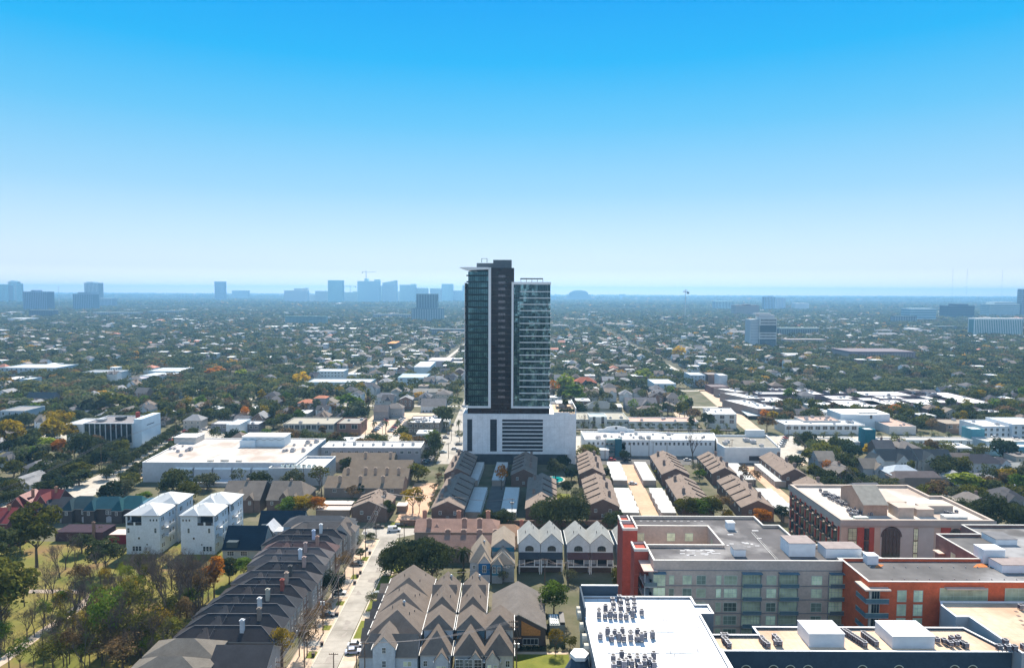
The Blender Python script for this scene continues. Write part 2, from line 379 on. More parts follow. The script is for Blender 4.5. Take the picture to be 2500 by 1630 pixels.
for x in (-1150, -980, -830, -690, -560, -430, -320, -205, -110, 205, 330, 455, 580, 720, 860, 1000, 1160):
    y0, y1 = max(700, abs(x)*1.2), 2600; sheet('street', [(x, y0), (x+6, y0), (x+6+(y1-y0)*.03, y1), (x+(y1-y0)*.03, y1)], .12, CONC, edge=False)
    for q in range(12):
        ya = y0+(y1-y0)*q/12; yb = y0+(y1-y0)*(q+1)/12; foot(x+(ya-y0)*.03-1, x+(yb-y0)*.03+10, ya, yb)
# the lawn with its path beside the white-roofed block, bottom middle
sheet('lawn', rect(-2.8, 16, 150, 183), .16, LAWN)
sheet('path', [(-5, 150), (-2.9, 150), (-2.9, 183.1), (16, 183.1), (16, 184.4), (-5, 184.4)], .14, WALK)
foot(-420, 440, 450, 476); foot(-45, -29, 380, 700); foot(-57, -38, 60, 285); foot(-230, -196, 300, 452)
foot(-330, -60, 60, 262); foot(-420, 440, 589, 598); foot(-112, -60, 474, 560); foot(-6, 17, 150, 212); foot(58, 140, 284, 412); foot(160, 200, 392, 700); foot(-62, 60, 274, 285)
# ================================================================== glass tower
TG = tower_glass('tower_teal_glass', (.018, .07, .08), (.10, .22, .23), .52, .8); TG2 = tower_glass('tower_bright_glass', (.016, .055, .065), (.22, .38, .38), .5, .9)
TB = mat('tower_brown_glass', (.016, .009, .010), .14, .5, .5, spec=.25, bump=.15)
TW = mat('tower_white_frame', (.74, .76, .78), .5, .03); TP = mat('podium_panels', (.80, .82, .84), .7, .07, .3, fine=1.2)
TD = mat('podium_louvre_dark', (.03, .035, .045), .6, .2, .6); TL = mat('tower_slab_edge', (.72, .74, .75), .5, .05)
TBR = mat('tower_dark_spandrel', (.008, .014, .018), .4, .2, .4, spec=.2)
land('the glass tower', 5, 400); land('the glass tower', 5, 460)
T = Th('glass_tower', 'tall dark glass high-rise with white frames on a white windowless podium', 'tower', (5, 392, 0))
foot(-29, 38, 388, 436)
Y0 = 392.0
pz0, pz1 = 6.0, ZY(1250, 1010.5, Y0)
b = MB(); b.box(-25.7, 33.6, Y0, Y0+2, pz0, pz1); b.box(-28.4, 37.6, Y0+2, Y0+36, .0, pz1-.02); T.part('podium', b, TP)
b = MB(); b.box(-23, 31, Y0-.2, Y0+2, 0, pz0); T.part('podium_base', b, mat('podium_base_dark', (.05, .06, .07), .7, .2, .4))
# panel joints of the podium
b = MB()
for i in range(1, 20): x = -25.7+i*59.3/20; b.box(x-.03, x+.03, Y0-.015, Y0, pz0, pz1-.3)
for z in (10, 14, 18, 22, 26): b.box(-25.7, 33.6, Y0-.015, Y0, z, z+.05)
T.part('panel_joints', b, mat('joint_grey', (.5, .52, .53), .8))
def X_(px): return (px/2.8225+1050-1250)/F*(Y0*_cp+(CAMH-60)*_sp)+.0
def XP(px): return XY(px/2.8225+1050, 1050, Y0)
def Z_(py, yy=Y0): return ZY(1250, py/2.8225+600, yy)
zt, zb = Z_(1195), Z_(1415)
for a, c in ((256, 290), (414, 460)):
    b = MB(); b.box(XP(a), XP(c), Y0-.06, Y0, zb, zt)
    for k in range(14):
        z = zb+(zt-zb)*(k+.5)/14; b.box(XP(a)+.1, XP(c)-.1, Y0-.14, Y0-.06, z, z+.12, 1)
    T.part('vent_panel', b, [TD, DKMET])
b = MB(); b.box(XP(497), XP(777), Y0-.06, Y0, zb, zt); lv = T.part('garage_opening', b, TD)
for k in range(8):
    z = Z_(1213+k*26.6); b = MB(); b.box(XP(497), XP(777), Y0-.35, Y0-.06, z-.28, z+.28); T.part('slab_edge', b, TL, under=lv)
# terrace with hedge, pergola and small tree on the podium roof
b = MB(); b.box(24.5, 33.6, Y0+.01, Y0+.4, pz1, pz1+1.1); b.box(37.2, 37.6, Y0+2.4, Y0+35.6, pz1, pz1+3.2); b.box(24.5, 37.6, Y0+35.6, Y0+36, pz1, pz1+1.3); T.part('parapet', b, TW)
b = MB(); b.box(25.0, 37.0, Y0+2, Y0+35.5, pz1, pz1+.06); T.part('terrace_floor', b, WALK)
b = MB(); b.box(27, 36.5, Y0+20, Y0+30, pz1+3.0, pz1+3.4)
for x in (27.2, 31.5, 36.2):
    for y in (Y0+20.2, Y0+29.6): b.box(x, x+.3, y, y+.3, pz1, pz1+3.0)
b.box(29, 34, Y0+24, Y0+29, pz1, pz1+2.6); T.part('pergola', b, TW)
# ---- tower masses
xl0, xl1 = XP(240), XP(418); xc1 = XP(575); xr0, xr1 = XP(558), XP(826)
zlo = Z_(1105); ztopL = Z_(160); ztopC = Z_(152); ztopR = Z_(249)
yb = Y0+1.6      # dark storey band set back
b = MB(); b.box(XP(258), XP(822), yb, Y0+30, pz1-.05, Z_(1118)); T.part('recessed_storey', b, TB)
b = MB(); b.box(XP(262), XP(400)+.4, Y0+.8, Y0+28, zlo, ztopL-1.5); gL = T.part('glass_wing', b, TG)
b = MB(); b.box(XP(246), XP(262), Y0+2.6, Y0+26, zlo, Z_(262), 0)
T.part('balcony_recess', b, TBR)
b = MB(); b.box(XP(236), XP(236)+.35, Y0+2.0, Y0+27, Z_(1118), Z_(256)); b.box(XP(225), XP(418), Y0+.2, Y0+1.6, Z_(1118), Z_(1105))
b.box(XP(400), XP(418), Y0, Y0+28, Z_(1118), Z_(150)); T.part('white_frame', b, TW)
# blade roof canopy, pointed to one side
b = MB(); zc0, zc1 = Z_(170), Z_(148)
P0 = [(XP(204), Y0+1, Z_(152)), (XP(262), Y0-.4, Z_(170)), (XP(400), Y0-.4, Z_(163)), (XP(400), Y0+27, Z_(163)), (XP(262), Y0+27, Z_(170)), (XP(204), Y0+24, Z_(152))]
P1 = [(p[0], p[1], zc1) for p in P0]
b.face(P1); b.face(P0[::-1])
for k in range(6): b.face([P0[k], P0[(k+1) % 6], P1[(k+1) % 6], P1[k]])
T.part('roof_canopy', b, TW)
b = MB(); b.box(XP(418)+.02, xc1, Y0+.5, Y0+29, Z_(1118)+.02, ztopC); core = T.part('brown_core', b, TB)
b = MB(); b.box(XP(430), XP(558), Y0+6, Y0+18, ztopC, ZY(1250, 97/2.8225+600, Y0+6), 0); T.part('plant_room', b, mat('plant_room_grey', (.10, .115, .13), .7, .1, .4))
b = MB(); b.box(XP(315), XP(430)-.02, Y0+8, Y0+20, ztopL-1, ZY(1250, 120/2.8225+600, Y0+8)); b.box(XP(348), XP(348)+.3, Y0+8.2, Y0+8.5, 117, 119.2); b.box(XP(385), XP(385)+.3, Y0+8.2, Y0+8.5, 117, 119.2); b.box(XP(348), XP(385)+.3, Y0+8.2, Y0+8.5, 119.2, 119.4); T.part('plant_room', b, mat('plant_room_grey', (.1, .11, .12)))
b = MB(); b.box(XP(572), XP(826)-.3, Y0+.8, Y0+27, zlo, ztopR-1); gR = T.part('glass_wing', b, TG2)
b = MB(); b.box(XP(558), XP(572), Y0, Y0+27, Z_(1118), ztopR); b.box(XP(572), XP(826), Y0, Y0+27, Z_(266), ztopR); b.box(XP(572), XP(826), Y0, Y0+1.6, Z_(1118), Z_(1105)); T.part('white_frame', b, TW)
b = MB()
for i in range(5): x = XP(620)+(XP(770)-XP(620))*i/4; b.box(x, x+.25, Y0+3, Y0+3.3, ztopR, ztopR+1.6)
b.box(XP(618), XP(773), Y0+3, Y0+3.4, ztopR+1.6, ztopR+2.3); b.box(XP(618), XP(618)+.3, Y0+3, Y0+14, ztopR+1.6, ztopR+2.1); T.part('roof_railing', b, DKMET)
# floors: white balcony edges to one side, dark spandrels to the other, mullions
vm = MB()
for k in range(18):
    z = Z_(315+43.7*k)
    b = MB(); b.box(XP(613), XP(826)-.05, Y0-.3, Y0+1.2, z-.24, z+.22, 0, bottom=True); b.box(XP(572)+.02, XP(613), Y0+.5, Y0+.8, z-.2, z+.2, 1); T.part('slab_edge', b, [TL, TBR], under=gR)
for k in range(21):
    z = Z_(205+43.7*k)
    if z < zlo: break
    b = MB(); b.box(XP(250), XP(400)-.02, Y0+.45, Y0+.85, z-.45, z+.35, 0, bottom=True)
    if k > 1: b.box(XP(240), XP(262), Y0+.9, Y0+2.7, z-.25, z+.25, 1, bottom=True)
    T.part('spandrel', b, [TBR, TL if k < 1 else TBR], under=gL)
b = MB()
for px in (272, 283, 297, 311, 325, 341, 357, 372, 386): x = XP(px); b.box(x-.06, x+.06, Y0+.7, Y0+.82, zlo, ztopL-1.6)
T.part('mullions', b, mat('mullion', (.10, .16, .17), .4), under=gL)
b = MB()
for px in (585, 598, 613, 640, 667, 694, 720, 746, 772, 790, 806): x = XP(px); b.box(x-.06, x+.06, Y0+.68, Y0+.82, zlo, ztopR-1.4)
b.box(XP(722), XP(726), Y0+.5, Y0+.8, zlo, ztopR-1.4); b.box(XP(800), XP(806), Y0+.5, Y0+.8, zlo, ztopR-1.4)
T.part('mullions', b, mat('mullion', (.10, .16, .17)), under=gR)
b = MB()
r9 = random.Random(3)
for k in range(22):
    z = Z_(215+43.7*k)
    b.box(XP(418)+.1, xc1-.1, Y0+.42, Y0+.5, z-.1, z+.1, 0)
for k in range(20):
    z = Z_(208+43.7*k); b.box(XP(468), XP(515), Y0+.38, Y0+.5, z-.9, z+.5, 1)
T.part('core_bands', b, [mat('core_line', (.05, .035, .035), .4), mat('core_window', (.10, .09, .10), .08, .5, .8, spec=.9)], under=core)
# ================================================================== house kit
WALLG = mat('painted_wall', (1, 1, 1), .85, .05, .5, col2=(.9, .9, .9), objcol=True, fine=1.5)
ROOFG = mat('shingle_roof', (1, 1, 1), .92, .12, .35, col2=(.8, .8, .8), objcol=True, fine=1.8, spec=.15)
FLATG = mat('flat_roof', (1, 1, 1), .8, .08, .15, col2=(.9, .9, .9), objcol=True)
WINF = TRIM
FASC = mat('fascia', (.40, .36, .32), .7, .05, 1)
PLAINW = glass('window_glass', (.07, .09, .10), .1, .8, rand=.6)
def gmesh(W, Rf, x0, x1, y0, y1, z0, ze, zr, axis='y', h0=0, h1=0, ov=.4, th=.22, open0=False):
    """walls (with gable ends) into W, a roof with eaves and fascia into Rf; h0/h1 > 0 hips the ends"""
    def V(a, c, z): return (a, c, z) if axis == 'y' else (c, a, z)
    if axis == 'y': a0, a1, c0, c1 = x0, x1, y0, y1
    else: a0, a1, c0, c1 = y0, y1, x0, x1
    am = (a0+a1)/2
    # walls
    if W is not None:
        W.face([V(a0, c0, z0), V(a0, c1, z0), V(a0, c1, ze), V(a0, c0, ze)]); W.face([V(a1, c0, z0), V(a1, c1, z0), V(a1, c1, ze), V(a1, c0, ze)])
        for c, h in ((c0, h0), (c1, h1)):
            if h > 0: W.face([V(a0, c, z0), V(a1, c, z0), V(a1, c, ze), V(a0, c, ze)])
            else: W.face([V(a0, c, z0), V(a1, c, z0), V(a1, c, ze), V(am, c, zr), V(a0, c, ze)])
    # roof
    sl = (zr-ze)/(am-a0); dz = sl*ov; t = .12
    A0, A1 = a0-ov, a1+ov; C0 = c0-ov*(.6 if h0 == 0 else 1); C1 = c1+ov*(.6 if h1 == 0 else 1)
    e = ze-dz+t; r = zr+t
    r0 = C0 if h0 == 0 else c0+h0; r1 = C1 if h1 == 0 else c1-h1
    Rf.face([V(A0, C0, e), V(A0, C1, e), V(am, r1, r), V(am, r0, r)]); Rf.face([V(A1, C0, e), V(A1, C1, e), V(am, r1, r), V(am, r0, r)])
    for C, rr, h in ((C0, r0, h0), (C1, r1, h1)):
        if h > 0: Rf.face([V(A0, C, e), V(A1, C, e), V(am, rr, r)])
        else:
            Rf.face([V(A0, C, e), V(am, rr, r), V(am, rr, r-th), V(A0, C, e-th)], 1); Rf.face([V(A1, C, e), V(am, rr, r), V(am, rr, r-th), V(A1, C, e-th)], 1)
    for q, w_ in (((A0, C0), (A0, C1)), ((A1, C0), (A1, C1))): Rf.face([V(*q, e), V(*w_, e), V(*w_, e-th), V(*q, e-th)], 1)
    for C, h in ((C0, h0), (C1, h1)):
        if h > 0: Rf.face([V(A0, C, e), V(A1, C, e), V(A1, C, e-th), V(A0, C, e-th)], 1)
def rot2(x, y, a): return x*math.cos(a)-y*math.sin(a), x*math.sin(a)+y*math.cos(a)
def wins(T, pts, mesh, z, ang, name='window', under=None, rz=0):
    """window objects at local points on a wall; ang turns the pane's -Y normal"""
    for p in pts:
        o = bpy.data.objects.new(name, mesh); COL.objects.link(o); o.parent = under or T.o; o.location = (p[0], p[1], z); o.rotation_euler = (0, 0, ang)
class House:
    """local frame: origin at base centre, turned by rz"""
    def __init__(s, name, look, cat, x, y, rz=0, group=None, label=None, own=None):
        s.T = Th(name, label or look, cat, (x, y, 0), group); s.T.o.rotation_euler = (0, 0, rz); s.T.loc = (0, 0, 0)
        s.rz = rz; s.eaves = []; s.W = MB(); s.R = MB(); s.x, s.y = x, y
        if label is None: pend(s.T.o, look, x, y)
    def g(s, *a, **k):
        gmesh(s.W, s.R, *a, **k); x0, x1, y0, y1, z0, ze, zr = a[:7]; ax = a[7] if len(a) > 7 else k.get('axis', 'y')
        if ax == 'y': s.eaves.append((x0, x1, y0, y1, ze, (zr-ze)/((x1-x0)/2), k.get('ov', .4)))
        return s
    def done(s, wc, rc, wm=None, rm=None, gut=None):
        if gut:   # white gutters along the long eaves
            b = MB()
            for (x0, x1, y0, y1, ze, sl, ov) in s.eaves:
                for x in (x0-ov, x1+ov): b.box(x-.09, x+.09, y0-.3, y1+.1, ze-sl*ov-.12, ze-sl*ov+.16, bottom=True)
            s.T.part('gutter', b, TRIM)
        s.wall = s.T.part('wall', s.W, wm or WALLG, color=wc); s.roof = s.T.part('roof', s.R, [rm or ROOFG, FASC] if 1 in s.R.m else (rm or ROOFG), color=rc); return s
    def chimney(s, x, y, z0, z1, c=(.35, .27, .22), w=1.0, d=.8):
        b = MB(); b.box(x-w/2, x+w/2, y-d/2, y+d/2, z0, z1-.35, 0); b.box(x-w/2-.12, x+w/2+.12, y-d/2-.12, y+d/2+.12, z1-.35, z1-.15, 0); b.box(x-w/3, x+w/3, y-d/3, y+d/3, z1-.15, z1+.1, 0)
        return s.T.part('chimney', b, WALLG, under=s.roof, color=c)
    def front(s, xs, z, y, w=1.2, h=1.5, nx=2, ny=2, frame=None, pane=None):
        me = winmesh(w, h, frame or WINF, pane or PLAINW, nx, ny)
        for x in xs: s.T.place('window', me, x, y-.01, z)
    def side(s, ys, z, x, w=1.2, h=1.5, right=True, nx=2, ny=2, frame=None, pane=None):
        me = winmesh(w, h, frame or WINF, pane or PLAINW, nx, ny)
        for y in ys: s.T.place('window', me, x+(.01 if right else -.01), y, z, rz=R(90) if right else R(-90))
# townhouse walls / roof colours
BRN = (.155, .118, .092); TANR = (.29, .225, .185); SLATE = (.055, .058, .066); BRWALL = (.17, .11, .09); CREAM = (.55, .50, .43)
# ================================================================== brown-roofed rows either side of the pink drives
land('the tan concrete drive', 64, 340); land('the brick drive', 134, 340); land('the drive', -44, 320)
def rowhouse(x, y0, y1, hw=7.0, ze=6.2, zr=9.4, look='brown gabled row of townhouses', wc=BRWALL, side=1, walls=5, chim=3, stripe=True, rc=TANR):
    L = y1-y0; H = House('townhouse_row', look, 'townhouse row', x+.05*((y0+y1)/2-341), (y0+y1)/2, -math.atan(.05))
    H.g(-hw, hw, -L/2, L/2, 0, ze, zr, ov=.35); H.done(wc, rc)
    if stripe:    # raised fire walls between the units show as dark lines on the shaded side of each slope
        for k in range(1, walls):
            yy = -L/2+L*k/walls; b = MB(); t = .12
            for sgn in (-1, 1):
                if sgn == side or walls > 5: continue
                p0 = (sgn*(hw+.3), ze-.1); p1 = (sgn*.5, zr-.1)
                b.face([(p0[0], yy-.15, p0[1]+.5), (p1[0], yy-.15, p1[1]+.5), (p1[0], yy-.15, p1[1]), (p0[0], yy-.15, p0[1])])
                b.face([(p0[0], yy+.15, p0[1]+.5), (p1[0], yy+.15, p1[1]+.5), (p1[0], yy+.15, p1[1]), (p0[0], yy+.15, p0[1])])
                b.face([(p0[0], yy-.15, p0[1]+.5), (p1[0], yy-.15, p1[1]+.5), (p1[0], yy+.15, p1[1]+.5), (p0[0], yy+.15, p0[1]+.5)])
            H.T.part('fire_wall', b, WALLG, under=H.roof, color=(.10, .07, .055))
    b = MB(); r5 = random.Random(int(x*7+y0))
    for k in range(14):
        yy = -L/2+L*(k+.5)/14; xx = r5.choice((-1, 1))*r5.uniform(.3, 2.2); zz = zr-abs(xx)*(zr-ze)/hw
        b.box(xx-.09, xx+.09, yy-.09, yy+.09, zz, zz+.55)
    H.T.part('vent_pipe', b, DKMET, under=H.roof)['kind'] = 'stuff'
    for k in range(chim):
        yy = -L/2+L*(k+.7)/chim; sx = side*hw*.52
        H.chimney(sx, yy, zr-.52*(zr-ze)-.3, zr+.9, c=(.24, .19, .17), w=1.3, d=1.1)
    H.front((-3.2, 3.2), 4.2, -L/2, 1.1, 1.4); H.front((0,), 2.0, -L/2, 1.1, 1.2)
    n = max(3, int(L/7))
    H.side([-L/2+L*(k+.5)/n for k in range(n)], 4.2, -hw, 1.3, 1.3, right=False)
    foot(x-hw-3, x+hw+3, y0-1, y1+1); return H
HR = [rowhouse(42.6, 295, 338, look='tan-roofed townhouse row with stepped fire walls'), rowhouse(41.4, 348, 387, hw=6.6, look='tan-roofed townhouse row with stepped fire walls'),
      rowhouse(84.6, 295, 337, side=-1, chim=2, look='brown gabled townhouse row'), rowhouse(84.6, 348, 388, side=-1, chim=2, look='brown gabled townhouse row'),
      rowhouse(110.4, 294, 337, look='tan-roofed townhouse row with wall chimneys'), rowhouse(110.4, 350, 386, hw=6.2, look='tan-roofed townhouse row with wall chimneys'),
      rowhouse(146, 348, 386, side=1, hw=6.2, chim=3, stripe=False, look='plain tan-roofed townhouse row'), rowhouse(147, 290, 334, side=1, stripe=False, look='plain tan-roofed townhouse row')]
H0 = rowhouse(15.5, 291, 338, hw=6.8, side=-1, chim=2, look='brown townhouse row half in the tower shadow'); rowhouse(6, 346, 384, hw=6.4, chim=3, look='brown townhouse row in the tower shadow')
rowhouse(-25.2, 291, 338, hw=7, side=-1, chim=4, look='brown townhouse row with a line of chimneys'); rowhouse(-28.5, 347, 386, hw=6.5, side=-1, chim=3, look='brown townhouse row with a line of chimneys')
rowhouse(-59.3, 291, 309, hw=7.7, chim=1, walls=3, look='broad brown gabled house')
# flat-roofed garages: bays step down as a sawtooth along the drive
GR = mat('garage_roof', (.58, .58, .56), .8, .06, .3, fine=1.2); GWL = mat('garage_wall', (.34, .29, .25), .9, .1, .4)
def garage(x0, x1, y0, y1, look='pale flat-roofed garage row', n=9, jag=0):
    cx, cy = (x0+x1)/2, (y0+y1)/2
    H = House('garage_row', look, 'garage', cx+.05*(cy-341), cy, -math.atan(.05))
    hw, L = (x1-x0)/2, y1-y0
    W, Rf, E = MB(), MB(), MB()
    for k in range(n):
        a, c = -L/2+L*k/n, -L/2+L*(k+1)/n; j = jag*(.5 if k % 2 else 0)
        W.box(-hw+.1, hw-.1, a+.02, c-.02, 0, 2.9)
        Rf.face([(-hw-j, a, 2.95), (hw+j, a, 2.95), (hw+j, c, 3.25), (-hw-j, c, 3.25)]); Rf.face([(-hw-j, a, 2.95), (hw+j, a, 2.95), (hw+j, a, 2.8), (-hw-j, a, 2.8)])
        Rf.face([(-hw-j, c, 3.25), (hw+j, c, 3.25), (hw+j, c, 2.8), (-hw-j, c, 2.8)])
        for s_ in (-1, 1): Rf.face([(s_*(hw+j), a, 2.95), (s_*(hw+j), c, 3.25), (s_*(hw+j), c, 2.8), (s_*(hw+j), a, 2.8)])
        E.box(-hw-j, hw+j, a-.12, a+.12, 2.96, 3.12)
    H.T.part('wall', W, GWL); rf = H.T.part('roof', Rf, GR); H.T.part('roof_edge', E, mat('garage_edge', (.3, .29, .28), .8), under=rf)
    me = winmesh(2.6, 2.2, TRIM, mat('garage_door', (.42, .40, .37), .7, .08, 1), 1, 4)
    s_ = 1 if x1 < 66 or 118 < x1 < 131 or x1 < -8 else -1
    for k in range(n):
        o = H.T.place('garage_door', me, s_*(hw-.07), -L/2+L*(k+.5)/n, 1.15, rz=R(90*s_))
    foot(x0-1, x1+1, y0, y1); return H
garage(51.2, 58.8, 296, 334, jag=1.0); garage(52.3, 59.7, 348, 386, jag=.7); garage(68.6, 75.2, 296, 334, jag=.8); garage(67.8, 74.6, 348, 386)
garage(121.5, 129.5, 292, 334, jag=.6); garage(137.4, 142.2, 290, 331); garage(135.8, 141.5, 347, 383, 'cream flat-roofed garage row'); garage(119.5, 127, 350, 384)
garage(-18.5, -11.5, 296, 334, 'shaded flat-roofed garage row'); garage(-2.6, 4.4, 296, 334, 'shaded flat-roofed garage row'); garage(-24, -17.6, 347, 384, 'blue-shaded garage row under the podium'); garage(-10.5, -4, 347, 384, 'blue-shaded garage row under the podium')
# rows lying across the view, beside the big store
def xrow(x0, x1, yr, hw, ze, zr, look, wc, rc, chims=(), front=(), H=None, hip=0):
    cx = (x0+x1)/2; L = x1-x0
    H = House('townhouse_row', look, 'townhouse row', cx, yr); H.g(-L/2, L/2, -hw, hw, 0, ze, zr, axis='x', ov=.4, h0=hip, h1=hip); H.done(wc, rc)
    for c in chims: H.chimney(c, -hw*.55, ze+.3, zr+1.3, c=(.4, .31, .25), w=1.5, d=1)
    if front: H.front(front, ze-1.5, -hw, 1.5, 1.4)
    foot(x0, x1, yr-hw, yr+hw); return H
BR2 = (.21, .165, .125)
xrow(-102, -66, 383, 7, 5.2, 8.6, 'long low brown row with two roof vents', (.2, .17, .15), BR2, chims=(2, 16))
xrow(-87, -53.6, 367.5, 7, 5.0, 8.4, 'middle brown row with a shadowed front', (.22, .18, .155), BR2, front=(-12, -8, 5, 10))
xrow(-87, -53, 350.5, 7, 4.8, 8.3, 'brown row with a cluster of chimneys', (.22, .18, .155), BR2, chims=(-14, -5, 0, 6, 12))
xrow(-91, -53, 334, 7.5, 4.9, 8.6, 'longest brown row with wide front windows', (.25, .21, .185), BR2, chims=(-12, -2, 9), front=(-14, -8, 0, 8, 14))
for x0, x1, y in ((-86, -73, 309), (-87, -72, 301), (-52, -47.6, 307)):
    H = House('garage', 'low white flat-roofed garage', 'garage', (x0+x1)/2, y)
    H.W.box(-(x1-x0)/2, (x1-x0)/2, -2.5, 2.5, 0, 2.8); H.R.box(-(x1-x0)/2-.2, (x1-x0)/2+.2, -2.7, 2.7, 2.8, 3.05); H.done((.35, .25, .2), (.72, .62, .55), rm=FLATG); foot(x0, x1, y-3, y+3)
# brick wall closing the estate, with its stub returns
b = MB(); b.box(-47.5, 44, 286, 286.4, 0, 2.6); b.box(-47.5, 44, 285.9, 286.5, 2.6, 2.75)
T = Th('brick_wall', 'long brown brick garden wall behind the parked van', 'wall', (-2, 286, 0)); T.part('wall_face', b, mat('brown_brick', (.17, .105, .08), .9, .2, 1.5, fine=4)); foot(-48, 44, 285, 287)
# twin brown gabled houses with dormers, behind the white villas
for x0, x1, y in ((-131, -113.5, 312), (-110.5, -93.5, 312)):
    H = House('gabled_house', 'brown brick gabled house with small dormers', 'house', (x0+x1)/2, y); h = (x1-x0)/2
    H.g(-h, h, -9, 9, 0, 6.2, 12.2, axis='x', h0=0, h1=0 if x0 < -120 else 4)
    H.g(-h+6, -h+9.5, -9.6, -3, 0, 7.2, 9.6, axis='y'); H.g(h-6, h-3, -9.4, -4, 0, 6.6, 8.4, axis='y')
    H.done((.16, .115, .10), (.21, .18, .155)); H.front((-h+7.7,), 5.6, -9.65, 1.6, 2.2, 3, 2); H.front((-h+2.5, h-4.5), 4.6, -9.45, 1, 1.4); H.chimney(0, 0, 11, 13.2); foot(x0, x1, y-10, y+9)
# ================================================================== dark slate townhouses marching along the street
land('the parked white van', -49, 279); land('the dark hipped townhouses', -74, 215)
ridges = [(741, 843, 1273, (.19, .165, .15)), (707, 813, 1290, 0), (680, 799, 1305, 0), (680, 793, 1320, (.13, .085, .085)), (660, 779, 1336, (.12, .11, .115)), (649, 766, 1352, (.115, .11, .115)),
          (655, 760, 1371, 0), (613, 746, 1393, (.09, .085, .09)), (619, 732, 1410, 0), (583, 710, 1427, 0), (552, 694, 1451, (.045, .05, .06)), (525, 677, 1473, (.05, .055, .065)), (507, 658, 1498, 0), (475, 638, 1527, 0)]
wcs = [(.50, .46, .42), (.30, .24, .2), (.42, .40, .38), (.28, .2, .17), (.45, .4, .34), (.33, .3, .28)]
chc = [None, (.72, .74, .76), (.45, .55, .72), (.40, .25, .2), (.4, .3, .28), (.62, .68, .76), (.45, .33, .3), (.1, .1, .1), (.42, .33, .27), (.32, .09, .07), (.42, .4, .34), (.6, .6, .6), (.24, .2, .17), (.55, .57, .6)]
ords = ['first', 'second', 'third', 'fourth', 'fifth', 'sixth', 'seventh', 'eighth', 'ninth', 'tenth', 'eleventh', 'twelfth', 'thirteenth', 'fourteenth']
Yr = [G(600, r[2], 11)[1] for r in ridges]
for i, (a, c, py, col) in enumerate(ridges):
    y = Yr[i]; xa, xb = XY(a, py, y), XY(c, py, y); hw = 3.15 if i else 3.6
    look = f'dark hip-roofed townhouse with {["no", "a white", "a pale blue", "a brown", "a rosy", "a light blue", "a tan", "a short dark", "a tall tan", "a red brick", "a khaki", "a light grey", "a dark brown", "a silvery"][i]} chimney'
    H = House('slate_townhouse', look, 'townhouse', (xa+xb)/2, y, group='dark townhouses along the street', label=f'{look}, {ords[i]} from the parked van')
    L = xb-xa; rc = col if col else [(.044, .047, .056), (.056, .053, .058)][i % 2]
    H.g(-L/2-5.2, L/2+4.6, -hw, hw, 0, 8.3, 11, axis='x', h0=5.0, h1=4.4, ov=.15)
    H.g(-L/2+1.5, -L/2+5, -hw-.35, hw-.4, 0, 8.9, 10.7, axis='x', h0=1.4, h1=1.4, ov=.15)
    H.done(wcs[i % 6], rc)
    b = MB()   # ridge and hip flashing, valleys between the roofs
    b.box(-L/2, L/2, -.07, .07, 11.1, 11.2); b.tube((L/2, 0, 11.12), (L/2+4.6, -hw, 8.4), .07); b.tube((-L/2, 0, 11.12), (-L/2-5.2, -hw, 8.4), .07)
    b.tube((-L/2+5+.03*L, 0, 11.1), (-L/2+.27*L, -hw, 8.5), .06)
    H.T.part('ridge_flashing', b, mat('flashing', (.15, .15, .16), .7), under=H.roof)
    if chc[i]: H.chimney(L*(.24 if i % 3 else .36), -1.1, 9.8, 13.4, c=chc[i], w=1.05, d=.9)
    b = MB()
    for q in (.15, .33, .7): b.box(-L/2+L*q-.1, -L/2+L*q+.1, -1.3, -1.1, 9.6, 10.7)
    H.T.part('vent_pipe', b, DKMET, under=H.roof)
    H.side((-1.3, 1.3), 6.8, L/2+4.6, 1.0, 1.6); H.side((-1.3, 1.3), 3.8, L/2+4.6, 1.0, 1.6)
foot(-95, -58, 160, 265)
# bottom houses of the same row, paler hips
for i, (x0, x1, ze, zr, y0, y1, hp) in enumerate(((-92, -74.5, 8.6, 11.2, 165.8, 173.5, 6.5), (-92.5, -73.6, 8.2, 11, 157.5, 165.2, 6.5), (-92.5, -78, 7.9, 10.6, 148.5, 156.8, 6))):
    H = House('slate_townhouse', 'x', 'townhouse', (x0+x1)/2, (y0+y1)/2, group='dark townhouses along the street', label=['pale taupe hip-roofed townhouse just below the fourteenth dark one', 'pale taupe hip-roofed townhouse between its two like neighbours', 'taupe hip-roofed townhouse cut by the bottom edge'][i])
    h = (x1-x0)/2; d = (y1-y0)/2; H.g(-h, h, -d, d, 0, ze, zr, axis='x', h0=hp, h1=hp, ov=.3); H.done((.5, .5, .5), (.20, .18, .155)); H.front((-3, 4), 6, -d, 1.1, 1.4); H.side((0,), 6, h, 1.1, 1.4)
for i, (x0, x1, y0, y1) in enumerate(((-74.3, -60.2, 162.5, 172.8), (-73.4, -59.8, 152, 162), (-77.6, -60, 143, 151.4))):
    H = House('slate_townhouse', 'x', 'townhouse', (x0+x1)/2, (y0+y1)/2, group='dark townhouses along the street', label=['blue-black gabled wing joined to the taupe townhouse', 'blue-black gabled wing with a pale skylight below the first wing', 'lowest blue-black wing beside the orange-leaved tree'][i])
    h = (x1-x0)/2; d = (y1-y0)/2; H.g(-h, h, -d, d, 0, 7.4, 10.6, axis='x'); H.done((.38, .36, .36), (.05, .052, .06)); H.side((-2, 2), 5.4, h, 1, 1.6)
    if i == 1:
        b = MB(); b.face([(1, -4.2, 8.9), (4, -4.2, 8.9), (2, -1.2, 10.5), (0, -1.2, 10.5)]); H.T.part('skylight', b, mat('tan_panel', (.35, .3, .25)), under=H.roof)
foot(-95, -58, 100, 175)
